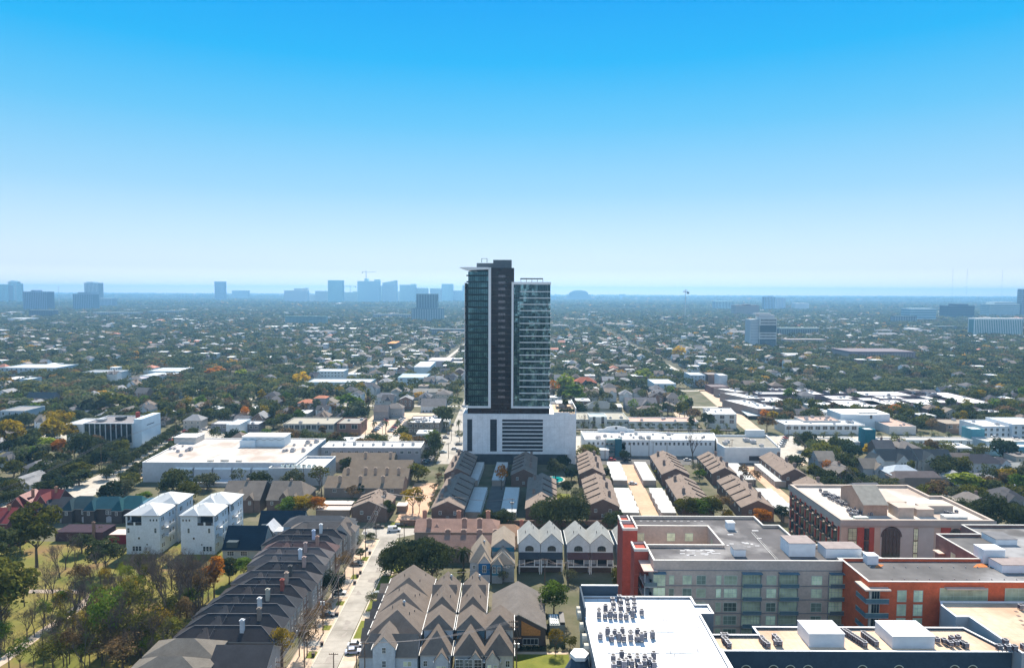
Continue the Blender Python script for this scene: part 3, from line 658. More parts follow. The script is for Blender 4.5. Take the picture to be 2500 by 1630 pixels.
# pale blue house closing the row
H = House('blue_house', 'x', 'house', -75, 266, label='pale blue two-storey house with a dark hip roof above the slate row')
H.g(-14, 12, -4.4, 4.4, 0, 8.6, 11.2, axis='x', h0=5, h1=5); H.g(6, 13.2, -5.2, 2, 0, 8.4, 10.8, axis='x', h0=2.5, h1=2.5); H.done((.42, .55, .66), (.095, .10, .11)); H.front((-9, -7.5, 9), 6.8, -4.45, 1, 1.6); H.side((-3, 0), 6.5, 13.2, 1, 1.4); H.side((-3, 0), 3, 13.2, 1, 1.4)
H = House('gabled_house', 'x', 'house', -66, 258, label='taupe cross-gabled house at the top corner of the slate row')
H.g(-12, 4, -3.6, 3.6, 0, 8.2, 11.2, axis='x'); H.g(-2, 5, -4.8, 4.4, 0, 8.0, 12.2, axis='y'); H.g(-6, -2.5, -5, 0, 0, 7.6, 9.8, axis='y'); H.done((.45, .43, .42), (.18, .155, .14)); H.side((-3, 0, 3), 6.2, 5, 1, 1.5); H.side((-3, 0, 3), 3, 5, 1, 1.5)
# navy A-frame houses
for x0, x1, y0, y1, zr, lab in ((-108, -93, 250, 262, 10.5, 'navy steep-roofed house with a cream gable end'), (-102, -84, 269, 279, 10.5, 'navy steep-roofed house behind its like neighbour')):
    H = House('steep_house', 'x', 'house', (x0+x1)/2, (y0+y1)/2, label=lab); h = (x1-x0)/2; d = (y1-y0)/2
    H.g(-h, h, -d, d, 0, 3.6, zr, axis='x'); H.done((.5, .5, .46), (.018, .04, .065)); H.front((-h+3, -h+8), 2, -d, 2.4, 1.6, 3, 2); foot(x0, x1, y0, y1)
    b = MB(); b.box(-h+1.5, -h+5.5, -d-.05, -d+2.6, 4.2, 6.3); H.T.part('dormer', b, WALLG, color=(.06, .09, .11))
H = House('garden_house', 'x', 'house', -95.6, 264.5, label='white metal-roofed link between the navy houses'); H.g(-3.2, 3.2, -3, 5, 0, 5.5, 8.8, axis='y'); H.W.box(3, 10, -3, 2, 0, 6.2); H.R.box(3, 10.2, -3.2, 2.2, 6.2, 6.4); H.done((.6, .62, .62), (.55, .58, .62)); H.front((6.5,), 4.6, -3.2, 1.4, 1.6)
# ================================================================== white stucco villas, slate-blue and red rows on the far side of the park
VR = mat('white_metal_roof', (.50, .52, .53), .6, .05, .5)
land('the white stucco villas', -130, 262)
for i, (x0, ys, mir) in enumerate(((-146.2, (254, 266.7), 0), (-125.4, (254, 266.7), 1))):
    for j, y in enumerate(ys):
        w_ = 12.8; d = 12.6; x = x0+(.9*j); zt = 15.2+.5*j
        lab = f'white four-storey villa with a corner balcony, {["front", "rear"][j]} of the {["row nearer the slate-blue roofs", "row nearer the navy houses"][i]}'
        H = House('white_villa', 'x', 'villa', x+w_/2, y+d/2, label=lab, group='white stucco villas')
        h, k = w_/2, d/2; bx = (-h+.6, -h+6) if not mir else (h-6.4, h-1)
        # body with the loggia cut out on the top floor
        H.W.box(-h, h, -k, k, 0, 11.2); H.W.box(-h, h, -k+3, k, 11.2, zt)
        if not mir: H.W.box(bx[1], h, -k, -k+3, 11.2, zt); H.W.box(-h, -h+.5, -k, -k+3, 11.2, 12.3); H.W.box(-h, -h+.5, -k, -k+.5, 12.3, zt)
        else: H.W.box(-h, bx[0], -k, -k+3, 11.2, zt); H.W.box(h-.5, h, -k, -k+3, 11.2, 12.3); H.W.box(h-.5, h, -k, -k+.5, 12.3, zt)
        gmesh(None, H.R, -h, h, -k, k, 0, zt, zt+2.6, axis='y', h0=5.5, h1=5.5, ov=.5); 
        fx = 2.6 if not mir else -2.6
        gmesh(None, H.R, fx-2.4, fx+3.0, -k-.05, -k+5, 0, zt+.1, zt+1.9, axis='y', h0=2.2, h1=.01, ov=.5)
        H.done((.76, .80, .84), (1, 1, 1), rm=VR)
        b = MB(); b.box(bx[0], bx[1], -k-.03, -k+.04, 11.2, 12.2, 0); b.box(bx[0], bx[1], -k+2.93, -k+2.99, 11.3, zt-.5, 1); b.box((bx[0]+bx[1])/2-.35, (bx[0]+bx[1])/2+.35, -k-.08, -k+.05, 11.2, 12.4, 2)
        H.T.part('balcony', b, [DKMET, DWIN, TRIM])
        sx = [3.0, 4.2, 5.4] if not mir else [-5.4, -4.2, -3.0]
        H.front(sx, 13.2, -k, .55, .8, 1, 1, pane=DWIN); H.front((-h+1, h-1.6) if not mir else (-h+3, h-2), 9.2, -k, .8, 1.8, 1, 2); H.front((-1.5,), 6.2, -k, .7, .8, 1, 1, pane=DWIN); H.front((1.5,), 3.8, -k, .5, .6, 1, 1, pane=DWIN)
        H.front((-3.6, -2.4, -1.2) if not mir else (2.4, 3.6, 4.8), 2.2, -k, .9, 1.8, 1, 2, pane=DWIN)
        for z in (3, 6.4, 9.6, 13): H.side((-4.6, -3.4, 1.5, 4), z, h, .8, 1.5, nx=1)
        b = MB()
        for q in (-3.5, -1, 2.5): b.box(q, q+.1, -2, -1.9, zt+.6, zt+2.9)
        H.T.part('vent_pipe', b, DKMET, under=H.roof)
        b = MB(); b.box(h, h+1.5, -2.5, 2.5, 9.0, 9.15, bottom=True); b.box(h+1.42, h+1.5, -2.5, 2.5, 9.15, 10.1, 0); b.box(h, h+1.5, -2.5, 2.5, 5.6, 5.75, bottom=True); b.box(h+1.42, h+1.5, -2.5, 2.5, 5.75, 6.7); H.T.part('side_balcony', b, TRIM)
foot(-148, -104, 250, 300)
# slate-blue row
land('the slate-blue roofs', -178, 292)
for i, (xc, zr, c, cw) in enumerate(((-196, 9.6, (.05, .055, .065), 6), (-186.5, 10, (.035, .07, .085), 5.5), (-176, 9.8, (.02, .085, .115), 6.5), (-165, 10.2, (.025, .11, .13), 5.5), (-156, 9.4, (.12, .26, .34), 4.5))):
    H = House('slate_blue_house', 'x', 'townhouse', xc, 294, group='slate-blue roofed townhouses', label=['charcoal-roofed brick townhouse joined to the slate-blue row', 'slate-blue roofed townhouse with a narrow hipped gable', 'teal-roofed brick townhouse in the middle of the row', 'bright teal-roofed townhouse near the villas', 'pale blue roof end of the slate-blue row beside the villas'][i])
    H.g(-cw, cw, -4.5, 5.5, 0, 6.1, zr, axis='x', h0=2.5, h1=2.5, ov=.3); H.g(-cw-1.2, -cw+3.2, -6.2, 2, 0, 6.0, zr-.6, axis='y', h0=2.5, h1=.01, ov=.3); H.done((.085, .07, .065), c)
    H.front((1.5, 2.7), 4.4, -4.55, .9, 1.7); H.front((-cw+1,), 4.4, -6.25, .9, 1.5)
    b = MB(); b.face([(1, -4.56, 0), (3.8, -4.56, 0), (3.8, -4.56, 2.3), (2.4, -4.56, 2.9), (1, -4.56, 2.3)]); H.T.part('garage_door', b, mat('cream_door', (.42, .42, .44), .7))
foot(-205, -150, 286, 302)
# red metal roofs
RED = mat('red_metal_roof', (.19, .03, .03), .55, .08, .5, fine=1)
for i, (x, y, w_, d, ze, zr, ax) in enumerate(((-212, 277, 17, 13, 6, 10.4, 'x'), (-203, 297, 11, 10, 7.5, 12.2, 'x'), (-216, 300, 12, 10, 6, 10, 'y'))):
    H = House('red_roof_house', 'x', 'house', x, y, label=['red metal-roofed house at the park edge with a shaded gable', 'tall red metal-roofed house beside the charcoal townhouse', 'low red-roofed house with two orange chimney tops'][i], group='red-roofed houses')
    H.g(-w_/2, w_/2, -d/2, d/2, 0, ze, zr, axis=ax, ov=.3); H.g(-3, 3, -d/2-2.4, 1, 0, ze-.3, zr-.6, axis='y', ov=.3); H.done((.13, .055, .05), (1, 1, 1), rm=RED)
    H.front((-5, 5), 3.5, -d/2, 1, 1.4); H.chimney(w_/2-3, -1, zr-2, zr+1.6, c=(.4, .22, .14))
foot(-228, -196, 268, 306)
H = House('garage', 'x', 'garage', -172, 272, label='low maroon flat-roofed garages below the slate-blue row'); H.W.box(-10, 9, -5, 4, 0, 3.6); H.R.box(-10.2, 9.2, -5.2, 4.2, 3.6, 3.8); H.done((.10, .05, .06), (.055, .035, .05)); H.chimney(5.5, -5, 0, 8, c=(.26, .17, .13))
H = House('red_shed', 'x', 'shed', -152.6, 267, label='crimson flat-roofed shed beside the white villas'); H.W.box(-6, 5.5, -3, 3, 0, 3.8); H.R.box(-6.1, 5.6, -3.1, 3.1, 3.8, 4.0); H.done((.25, .02, .03), (.72, .55, .5), rm=FLATG)
H = House('garden_pavilion', 'x', 'pavilion', -195, 262, label='small mint and terracotta garden pavilion by the park trees'); H.W.box(-3, 3, -3, 3, 0, 3); H.R.box(-3.2, 3.2, -3.2, 3.2, 3, 3.2); H.done((.5, .28, .2), (.34, .42, .38), rm=FLATG)
# boundary fence of the park
T = Th('park_fence', 'dark timber fence between the park and the slate townhouses', 'fence', (-92.4, 200, 0)); b = MB(); b.box(-93.0, -92.9, 170, 262, 0, 1.8); T.part('fence_boards', b, WOOD)
b = MB()
for k in range(38): b.box(-93.15, -93.0, 170+k*2.45, 170.12+k*2.45, 0, 1.95)
T.part('fence_post', b, WOOD)['kind'] = 'stuff'
# ================================================================== gabled townhouse cluster at the bottom middle
land('the grey barn-like hall', 2, 199); land('the gabled cluster', -22, 185)
TAUPE = (.20, .165, .14); GRP = 'gabled townhouses beside the street'
def th(label, x, y, name='gabled_townhouse', group=GRP): return House(name, 'x', 'townhouse', x, y, label=label, group=group)
def L_(H, x0, x1, y0, y1, *a, **k): return H.g(x0-H.x, x1-H.x, y0-H.y, y1-H.y, *a, **k)
def flues(H, pts):
    b = MB()
    for (x, y, z) in pts: b.box(x-H.x-.1, x-H.x+.1, y-H.y-.1, y-H.y+.1, z-.6, z+.7)
    H.T.part('vent_pipe', b, DKMET, under=H.roof)
def turbine(H, x, y, z):
    b = MB(); b.cyl(x-H.x, y-H.y, z-.5, z+.3, .28, n=8); b.cyl(x-H.x, y-H.y, z+.3, z+.75, .5, .2, n=8); H.T.part('roof_turbine', b, METAL, under=H.roof)
for nm, y0, y1, wc, wy in (('rear hipped townhouse of the street-side column with a low dark wing', 199, 213, (.4, .4, .4), 207), ('middle hipped townhouse of the street-side column with a silver vent', 188.6, 198.9, (.42, .42, .4), 196), ('third hipped townhouse of the street-side column behind the white gable', 177.6, 188.5, (.4, .4, .42), 186)):
    H = th(nm, -31, (y0+y1)/2); L_(H, -38, -24.2, y0, y1, 0, 8.6, 13, 'y', h0=4.4, ov=.3)
    L_(H, -40.2, -32, y0+.4, y0+4.8, 0, 6.6, 8.8, 'x', ov=.25); L_(H, -40.6, -32, y0+5.2, y1-.6, 0, 6.4, 8.9, 'x', ov=.25); H.done(wc, TAUPE, gut=1)
    flues(H, [(-28, y0+6, 11.1), (-27, y1-2, 10.3), (-33, y0+8, 12)]); H.side((-3, 3), 6, 6.8, .9, 1.3)
turbine(H, -30, 187, 12.8)
H = th('white gabled corner house with three small windows by the street', -32.3, 175)
L_(H, -39.2, -24.2, 171.2, 177.5, 0, 6.0, 10.2, 'x', ov=.3, h0=2.4); L_(H, -35.5, -29.8, 170.2, 178.5, 0, 8.6, 11.6, 'y', ov=.3); H.done((.56, .62, .68), (.22, .185, .16), gut=1)
H.front((-.3,), 8.0, -4.8, .9, 1.5); H.front((-.3,), 4.4, -4.8, .9, 1.6); H.front((5, 6.1), 3.9, -3.8, .9, 1.2, 1, 1, pane=PWIN)
def col(label, x0, x1, back_wc, wc, roof2=.95, wides=0, teal=(.09, .17, .23)):
    xm = (x0+x1)/2
    if back_wc:
        B = th(f'taupe-roofed rear townhouse behind the {label}', xm, 198); L_(B, x0, x1, 188.9, 208, 0, 9.4, 13.0, 'y', h0=1.6, ov=.25); L_(B, x0+.1, xm+3.2, 197, 203, 0, 9.2, 12.2, 'x', ov=.2); B.done(back_wc, TAUPE, gut=1)
        flues(B, [(xm-2, 195, 11.2), (xm+2, 194, 11.2), (xm-1, 205, 12.3)]); turbine(B, xm+1.2, 205.5, 12.4)
    H = th(label, xm, 180); L_(H, x0, x1, 179.2, 187.5, 0, 9.2, 12, 'y', h0=2.2, ov=.3); h = (x1-x0)/2
    L_(H, x0, x1, 172.0, 179.4, 0, 6.1, 10.4, 'y', h0=4.0 if not wides else 2.2, h1=0, ov=.3)
    s = 1 if wides != 2 else -1
    L_(H, xm+s*1.7-1.75, xm+s*1.7+1.75, 170.9, 174.5, 0, 5.0, 7.2, 'y', ov=.3); H.done(wc, TAUPE, gut=1)
    b = MB(); b.box(-h+.02, h-.02, -.84, -.8, 6.5, 9.1); H.T.part('upper_cladding', b, WALLG, color=teal)
    return H, h
H, h = col('pale blue-sided front townhouse with a dark double door porch', -23.5, -15.7, (.4, .4, .4), (.52, .55, .58), teal=(.46, .55, .64)); H.front((-2.6,), 3.6, -8.05, .9, 1.4); H.front((1.0, 2.3), 2.6, -9.15, 1.0, 1.9, 2, 2, pane=PWIN)
H, h = col('teal-sided front townhouse with three tall grid windows', -14.6, -7.1, (.4, .4, .4), (.42, .44, .45), wides=1); H.front((-2.4, 0, 2.4), 4.0, -9.2, 1.9, 2.6, 2, 3); H.front((-2.4, 0, 2.4), 1.2, -9.2, 1.9, 1.8, 2, 2)
H, h = col('cream-sided front townhouse beside the grey hall', -6.7, .7, None, (.55, .54, .50), wides=2, teal=(.58, .6, .62)); H.front((-2.5, -1.0), 3.2, -9.2, .9, 1.4, 1, 2, pane=PWIN); H.front((2.2,), 3.6, -8.05, 1.0, 1.6)
foot(-42, 1.5, 168, 216)
# grey hall
H = House('hall', 'x', 'hall', 2.2, 198.6, label='large grey gable-roofed hall with a timber panel in its dark front'); H.g(-7.6, 7.6, -11, 11, 0, 5.2, 9.2, axis='y', ov=.4); H.done((.11, .085, .08), (.20, .18, .165))
b = MB(); b.face([(.8, -11.1, 3.2), (6.2, -11.1, 3.2), (6.2, -11.1, 4.6), (.8, -11.1, 7.4)]); b.box(.8, 6.2, -11.08, -11.04, 3.1, 3.2); H.T.part('timber_panel', b, mat('orange_timber', (.50, .22, .07), .7, .2, 2))
b = MB(); b.box(-8.3, -7.7, -9, -3, .4, 3.2); H.T.part('white_cabinet', b, WHITE); foot(-6, 11, 178, 206)
H.front((3.4,), 1.4, -11.05, 4.2, 1.6, 4, 1, pane=DWIN)
T = Th('utility_cabinets', 'grey equipment cabinets with white louvred tops in the alley', 'equipment', (13.5, 194, 0))
b = MB(); b.box(11.2, 15.6, 191, 198, 0, 4.4); T.part('cabinet', b, mat('cabinet_grey', (.22, .25, .24), .7)); b = MB()
for i in range(4):
    for j in range(3): b.box(11.5+i*.62, 11.9+i*.62, 191.6+j*1.9, 193.1+j*1.9, 4.4, 4.7)
T.part('louvre', b, TRIM); foot(9, 16, 190, 200)
b = MB(); b.box(14.2, 15.6, 191.2, 197.8, 4.4, 5.2); T.part('fan_housing', b, DKMET)
# blue pair
H = th('royal blue-fronted townhouse with a single sash window', -10.6, 237, group='blue and white gabled townhouses'); L_(H, -14.2, -7.0, 230.6, 244, 0, 7.3, 11.8, 'y', h0=4.6, ov=.3); L_(H, -11.2, -7.2, 229.4, 234, 0, 7.0, 9.6, 'y', ov=.35); H.done((.46, .47, .5), (.33, .275, .22))
b = MB(); b.box(-.58, 3.38, -7.66, -7.62, 2.9, 6.9); H.T.part('blue_panel', b, WALLG, color=(.02, .13, .30)); H.front((1.4,), 5.0, -7.68, 1.2, 2.4); H.front((-2.2,), 5.2, -6.42, .9, 1.1); turbine(H, -9.6, 238.6, 11)
H = th('twin-gabled blue townhouse with a pale bargeboard', -2.9, 240, group='blue and white gabled townhouses'); L_(H, -6.8, 1.1, 236.4, 250, 0, 10.1, 13, 'y', ov=.3); L_(H, -6.8, 1.1, 230.4, 237, 0, 6.6, 10.4, 'y', h0=3.8, ov=.3); L_(H, -6.6, -3.0, 229.2, 233, 0, 6.4, 8.7, 'y', ov=.35); H.done((.30, .33, .35), (.33, .275, .22))
b = MB(); b.box(-3.68, -.12, -10.86, -10.82, 2.8, 6.4); b.box(-3.85, 3.95, -3.64, -3.61, 8.4, 9.9); H.T.part('blue_panel', b, WALLG, color=(.03, .17, .26)); H.front((-2.9, -1.2), 4.8, -10.88, 1.1, 2.2); H.front((1.8,), 5.4, -9.62, .8, 1.0)
b = MB()
for p, q in (((.0, -10, 10.7), (4.1, -10, 6.5)), ((.0, -10, 10.7), (-4.1, -10, 6.5))): b.tube(p, q, .28)
H.T.part('bargeboard', b, mat('cream_trim', (.55, .47, .38), .7), under=H.roof); foot(-16, 2, 229, 251)
# white gabled pairs with arched windows over porches
for i, (x0, x1, dark) in enumerate(((2.7, 10.4, 0), (10.6, 18.4, 0), (20.0, 28.1, 1), (28.3, 36.4, 1), (38.2, 46.0, 1))):
    H = House('white_townhouse', 'x', 'townhouse', (x0+x1)/2, 246, group='white gabled townhouses with arched windows', label=['white gabled arch-window townhouse next to the blue pair', 'white arch-window townhouse sharing a dark porch with the end one', 'white arch-window townhouse with a maroon porch, next past the cream gap', 'white arch-window townhouse with a maroon porch, fourth from the blue pair', 'white townhouse tucked against the red stair tower'][i])
    h = (x1-x0)/2; H.g(-h, h, -7, 7, 0, 10.4, 14, axis='y', ov=.25); H.done((.66, .70, .73), (.33, .34, .33), gut=1)
    a = winmesh(2.6, 1.4, DKMET, DWIN, 3, 1)
    b = MB(); seg = [(1.5*math.cos(math.pi*k/10), 1.0*math.sin(math.pi*k/10)) for k in range(11)]
    b.face([(p[0], -7.06, 8.6+p[1]) for p in seg]); b.box(-1.5, 1.5, -7.06, -7.0, 7.6, 8.6); b.box(-.04, .04, -7.1, -7.0, 7.6, 9.5, 1); b.box(-.8, -.72, -7.1, -7.0, 7.6, 9.4, 1); b.box(.72, .8, -7.1, -7.0, 7.6, 9.4, 1)
    H.T.part('arched_window', b, [DWIN, DKMET])
    b = MB(); b.face([(-h, -9.0, 5.6), (h, -9.0, 5.6), (h, -7.0, 7.2), (-h, -7.0, 7.2)]); b.box(-h, h, -9.0, -8.85, 5.3, 5.6); H.T.part('porch_roof', b, mat('maroon_porch_roof' if dark else 'charcoal_porch_roof', (.10, .05, .05) if dark else (.04, .05, .06), .8, .1, .5))
    b = MB()
    for x in (-h+.2, -h/2+.2, h/2-.2, h-.2): b.box(x-.13, x+.13, -8.9, -8.65, 0 if abs(x) > h/2+.1 else 2.9, 5.4)
    b.box(-h, h, -8.95, -8.8, 2.5, 2.95); b.box(-h, h, -8.9, -7.0, 2.5, 2.7); H.T.part('porch_frame', b, TRIM)
    b = MB(); b.box(-h+.4, h-.4, -8.86, -8.83, 2.95, 3.7); b.box(-h/2, h/2, -7.04, -7.0, 2.9, 5.2, 1); H.T.part('balcony_railing', b, [mat('railing_dark', (.08, .08, .09), .6), DWIN])
    H.side((-4, 0, 4), 7, -h, .9, 1.4, right=False); flues(H, [((x0+x1)/2-1.4, 243, 13), ((x0+x1)/2+1.6, 248, 12.9), ((x0+x1)/2+1, 251, 13.2)])
    b = MB(); b.box(-h+.6, h-.6, -7.05, -7.0, 0, 2.3); H.T.part('garage_door', b, mat('garage_dark', (.10, .08, .07), .7, .1, 1))
foot(2, 47, 236, 254); foot(2, 47, 228, 236)
# pink-brown shingled long houses with chimneys
PK = (.30, .19, .155)
for lab, x0, x1, yr, hw, ze, zr, ch, dm in (('long rose-brown shingled row by the brick wall', -38, -5, 269.4, 6.6, 6, 9, ((-11, -4), (3, -4), (9, -4)), (-8, 9)), ('rose-brown shingled row behind the big live oak', -31, 1.2, 251.3, 4.4, 5.4, 8.8, ((-9, 1.5), (-3, 1.5), (3, 1.5), (9, 1.5)), ())):
    H = House('shingled_row', 'x', 'townhouse row', (x0+x1)/2, yr, label=lab); l = (x1-x0)/2
    H.g(-l, l, -hw, hw, 0, ze, zr, axis='x', ov=.4, h1=3)
    for d in dm: H.g(d-1.3, d+1.3, -hw*.75, -1, 5, 6.6, 8.0, axis='y', ov=.3, h0=1.4)
    H.done((.24, .19, .16), PK)
    for cx, cy in ch: H.chimney(cx, cy, 7, 10.6, c=(.34, .23, .19), w=1.9, d=1.1)
    for cx in ((-14, 0, 12) if hw > 5 else ()): H.chimney(cx, hw-1, 6.5, 10.6, c=(.40, .22, .16), w=1.7, d=1)
    H.front((-8, -2, 4), 3.4, -hw, 1.2, 1.3); foot(x0, x1, yr-hw-1, yr+hw+1)
H = House('shingled_row', 'x', 'townhouse row', -1.5, 266.5, label='small rose-roofed annex with a brick chimney'); H.g(-3, 5, -4, 5, 0, 4.8, 7.6, axis='x', h1=2); H.W.box(5.1, 8, -4, 2, 0, 5.5); H.done((.42, .30, .2), (.42, .26, .17)); H.chimney(5.6, 0, 4, 9.6, c=(.30, .12, .09), w=1.5, d=1.2); foot(-5, 7, 262, 272)
# ================================================================== big flat-roofed apartment blocks
land('the grey apartment block', 62, 180); land('the white-roofed block', 30, 140); land('the red apartment block', 112, 168); land('the beige-corniced block', 140, 250); land('the navy-walled block', 75, 145)
GREYW = mat('grey_render', (.60, .47, .39), .85, .08, .3, fine=1.5); REDW = mat('red_brick', (.70, .14, .055), .85, .12, .6, fine=3); REDD = mat('dark_red_brick', (.42, .085, .06), .85, .12, .6, fine=3); BRICKB = mat('brown_brick_wall', (.24, .15, .13), .85, .15, .8, fine=3)
COPE = mat('coping', (.66, .63, .58), .6, .05); LCOPE = mat('white_coping', (.78, .79, .8), .5, .04); NAVY = mat('navy_render', (.045, .075, .11), .8, .1, .4, fine=2)
PWD = glass('dim_window_glass', (.16, .20, .16), .12, .6, rand=.5); AWF = mat('aluminium_frame', (.55, .6, .5), .5, .05)
def hbox(T, name, x0, x1, y0, y1, z0, z1, m_, top=None, under=None):
    b = MB(); b.box(x0, x1, y0, y1, z0, z1, 0); b.box(x0-.1, x1+.1, y0-.1, y1+.1, z1, z1+.12, 1); return T.part(name, b, [m_, top or m_], under=under)
# ---- L: grey U-shaped block
HL = 30.0
T = Th('grey_apartment_block', 'grey U-shaped apartment block with a dark patched roof and red stair towers', 'apartment block', (62, 190, 0))
PL = [(37.4, 175.2), (87.0, 175.2), (87.0, 177.6), (98.6, 177.6), (93, 186.9), (81.1, 186.9), (81.1, 203), (76.4, 203), (76.4, 210.9), (37.4, 210.9), (37.4, 201.8), (59.1, 201.8), (59.1, 186.6), (37.4, 186.6)]
W, RR, CC = flatb(T, PL, 0, HL, GREYW, mat('patched_dark_roof', (.105, .10, .105), .9, .25, .15, fine=.6, stain=(.30, .29, .29), stain_scale=.09), COPE)
foot(30, 100, 174, 213)
# white repair patches on the roof
b = MB(); r_ = random.Random(5); zr = HL-.88
for k in range(17):
    px, py = r_.uniform(1660, 1742), r_.uniform(1341, 1356); x, y = G(px, py, zr); w_, d_ = r_.uniform(.8, 2.6), r_.uniform(.35, .6)
    b.face([(x, y, zr+.02), (x+w_, y, zr+.02), (x+w_, y+d_, zr+.02), (x, y+d_, zr+.02)])
for k in range(14):
    px, py = r_.uniform(1770, 1850), r_.uniform(1290, 1335); x, y = G(px, py, zr); w_, d_ = r_.uniform(.6, 2.4), r_.uniform(.3, .8)
    b.face([(x, y, zr+.02+.003*k), (x+w_, y, zr+.02+.003*k), (x+w_, y+d_, zr+.02+.003*k), (x, y+d_, zr+.02+.003*k)])
for k in range(10): x = 40+k*2.1; b.face([(x, 208.4, zr+.02), (x+.8, 208.4, zr+.02), (x+.8, 208.7, zr+.02), (x, 208.7, zr+.02)])
T.part('roof_patch', b, mat('patch_white', (.55, .55, .57), .8, .1), under=RR)
WB = mat('white_box', (.74, .77, .8), .5, .05)
x, y = G(1785, 1293, zr); hbox(T, 'roof_unit', x-1.1, x+1.1, y, y+2.2, zr, zr+2.1, WB)
x, y = G(1807, 1358, zr); hbox(T, 'roof_unit', x-1.7, x+1.5, y, y+3, zr, zr+1.9, WB, top=mat('box_top_dark', (.16, .16, .17), .8))
x0, y0 = G(1926, 1358, zr); x1 = G(1990, 1358, zr)[0]; hbox(T, 'stair_penthouse', x0, x1, y0, y0+6, zr, zr+3.6, WB, top=mat('box_top_tan', (.3, .25, .24), .8))
x0, y0 = G(2016, 1362, zr); x1 = G(2108, 1362, zr)[0]; hbox(T, 'stair_penthouse', x0, x1-.6, y0, y0+5, zr, zr+2.6, WB, top=mat('box_top_tan', (.3, .25, .24), .8))
b = MB(); p, q = G(1835, 1300, zr), G(1895, 1366, zr); b.tube((*p, zr+.1), (*q, zr+.1), .07); b.tube((p[0]+.6, p[1], zr+.1), (q[0]+.5, q[1], zr+.1), .04); T.part('roof_conduit', b, METAL, under=RR)
# front facade: string courses, windows, balcony bays
yf = 175.2
def z15(py, yy=yf): return ZY(1700, 1200+py/3.61, yy)
def x15(px, yy=yf): return XY(1500+px/3.61, 1400, yy)
b = MB()
for py in (690, 825, 945, 1065, 1185, 1300): z = z15(py); b.box(37.5, 86.9, yf-.12, yf, z-.1, z+.1, 0, bottom=True)
T.part('string_course', b, mat('course_grey', (.26, .25, .25), .8), under=W)
rows = [775, 890, 1012, 1128, 1242, 1358]
r_ = random.Random(11)
for py in rows:
    z = z15(py)
    for a, c, nx in ((485, 525, 1), (605, 680, 2), (728, 805, 2), (900, 940, 1), (970, 1080, 3), (1345, 1425, 2), (1740, 1830, 2)):
        w_ = x15(c)-x15(a); T.place('window', winmesh(w_, 2.25, AWF, PWIN if r_.random() < .72 else PWD, nx, 2, fw=.1), (x15(a)+x15(c))/2, yf-.01, z, under=W)
    for a, c in ((1125, 1290), (1450, 1615), (1890, 2065)):
        xa, xb = x15(a), x15(c)
        bb = MB(); bb.box(xa, xb, yf-.03, yf-.01, z-1.5, z+1.5, 0); bb.box(xa, xb, yf-1.3, yf, z-1.62, z-1.45, 1, bottom=True)
        bb.box(xa-.1, xa, yf-.35, yf, z-1.6, z+1.6, 1); bb.box(xb, xb+.1, yf-.35, yf, z-1.6, z+1.6, 1)
        bb.box(xa, xb, yf-1.28, yf-1.25, z-1.45, z-.5, 2); bb.box(xa, xb, yf-1.3, yf-1.22, z-.5, z-.43, 3)
        for i in range(1, 6): x = xa+(xb-xa)*i/6; bb.box(x-.04, x+.04, yf-.1, yf-.03, z-1.5, z+1.4, 3)
        bb.box(xa, xb, yf-.09, yf-.03, z+.3, z+.37, 3)
        for i in range(3): x = r_.uniform(xa+.3, xb-.9); bb.box(x, x+.6, yf-1.0, yf-.4, z-1.45, z-.8, 4)
        T.part('balcony', bb, [PWIN, mat('balcony_slab', (.3, .3, .31), .7), mat('balcony_glass', (.10, .17, .2), .15, .1, 1, spec=.8), AWF, DKMET])
    # corner glass bay
    xa, xb = x15(345), x15(445)
    T.place('corner_window', winmesh(xb-xa, 2.9, AWF, PWIN, 3, 3, fw=.12), (xa+xb)/2, yf-.25, z, under=W)
b = MB(); zt_ = z15(710)
for a, c in ((340, 450), (1120, 1295), (1445, 1620), (1890, 2070)): b.box(x15(a), x15(c), yf-1.3, yf, zt_-.05, zt_+.2, 0, bottom=True)
T.part('canopy', b, mat('canopy_blue', (.10, .18, .24), .6))
# light-well back wall windows and side
zw = ZY(1600, 1310, 201.8)
for px, w_ in ((1563, 1.9), (1638, 1.9), (1682, 2.0)):
    T.place('window', winmesh(2.3, 2.3, AWF, PWIN, 2, 2), XY(px, 1310, 201.8), 201.79, zw, under=W); T.place('window', winmesh(2.3, 2.3, AWF, PWIN, 2, 2), XY(px, 1310, 201.8), 201.79, zw-3.6, under=W)
T.place('window', winmesh(1.6, 2.2, AWF, PWIN, 2, 2), 59.09, 197, zw, rz=R(-90), under=W); T.place('window', winmesh(1.6, 2.2, AWF, PWIN, 2, 2), 59.09, 191, zw, rz=R(-90), under=W)
# red stair towers and the corner balconies
for (x0, x1, y0, y1, h) in ((33.0, 37.3, 197.8, 203.6, 30.0), (33.2, 36.2, 204.0, 209, 30.2), (33.5, 37.3, 181.5, 187.0, 30.0)):
    bb = MB(); bb.prism(rect(x0, x1, y0, y1), 0, h-.15, cap=True); bb.prism(rect(x0-.05, x1+.05, y0-.05, y1), h-.15, h+.5, 1, cap=False); ins = rect(x0+.3, x1-.3, y0+.3, y1-.3)
    bb.box(x0-.1, x1+.1, y0-.1, y0+.35, h+.5, h+.62, 1); bb.box(x0-.1, x0+.35, y0+.35, y1, h+.5, h+.62, 1); bb.box(x1-.3, x1+.1, y0+.35, y1, h+.5, h+.62, 1)
    T.part('stair_tower', bb, [REDD, COPE])
bb = MB(); bb.box(34.6, 35.6, 181.4, 181.48, 8, 23)
for k in range(5): bb.box(33.6, 37.2, 181.38, 181.46, 9+k*3.6, 9.15+k*3.6, 1)
T.part('stair_opening', bb, [mat('opening_dark', (.05, .03, .03), .8), mat('red_band', (.45, .14, .1), .8)])
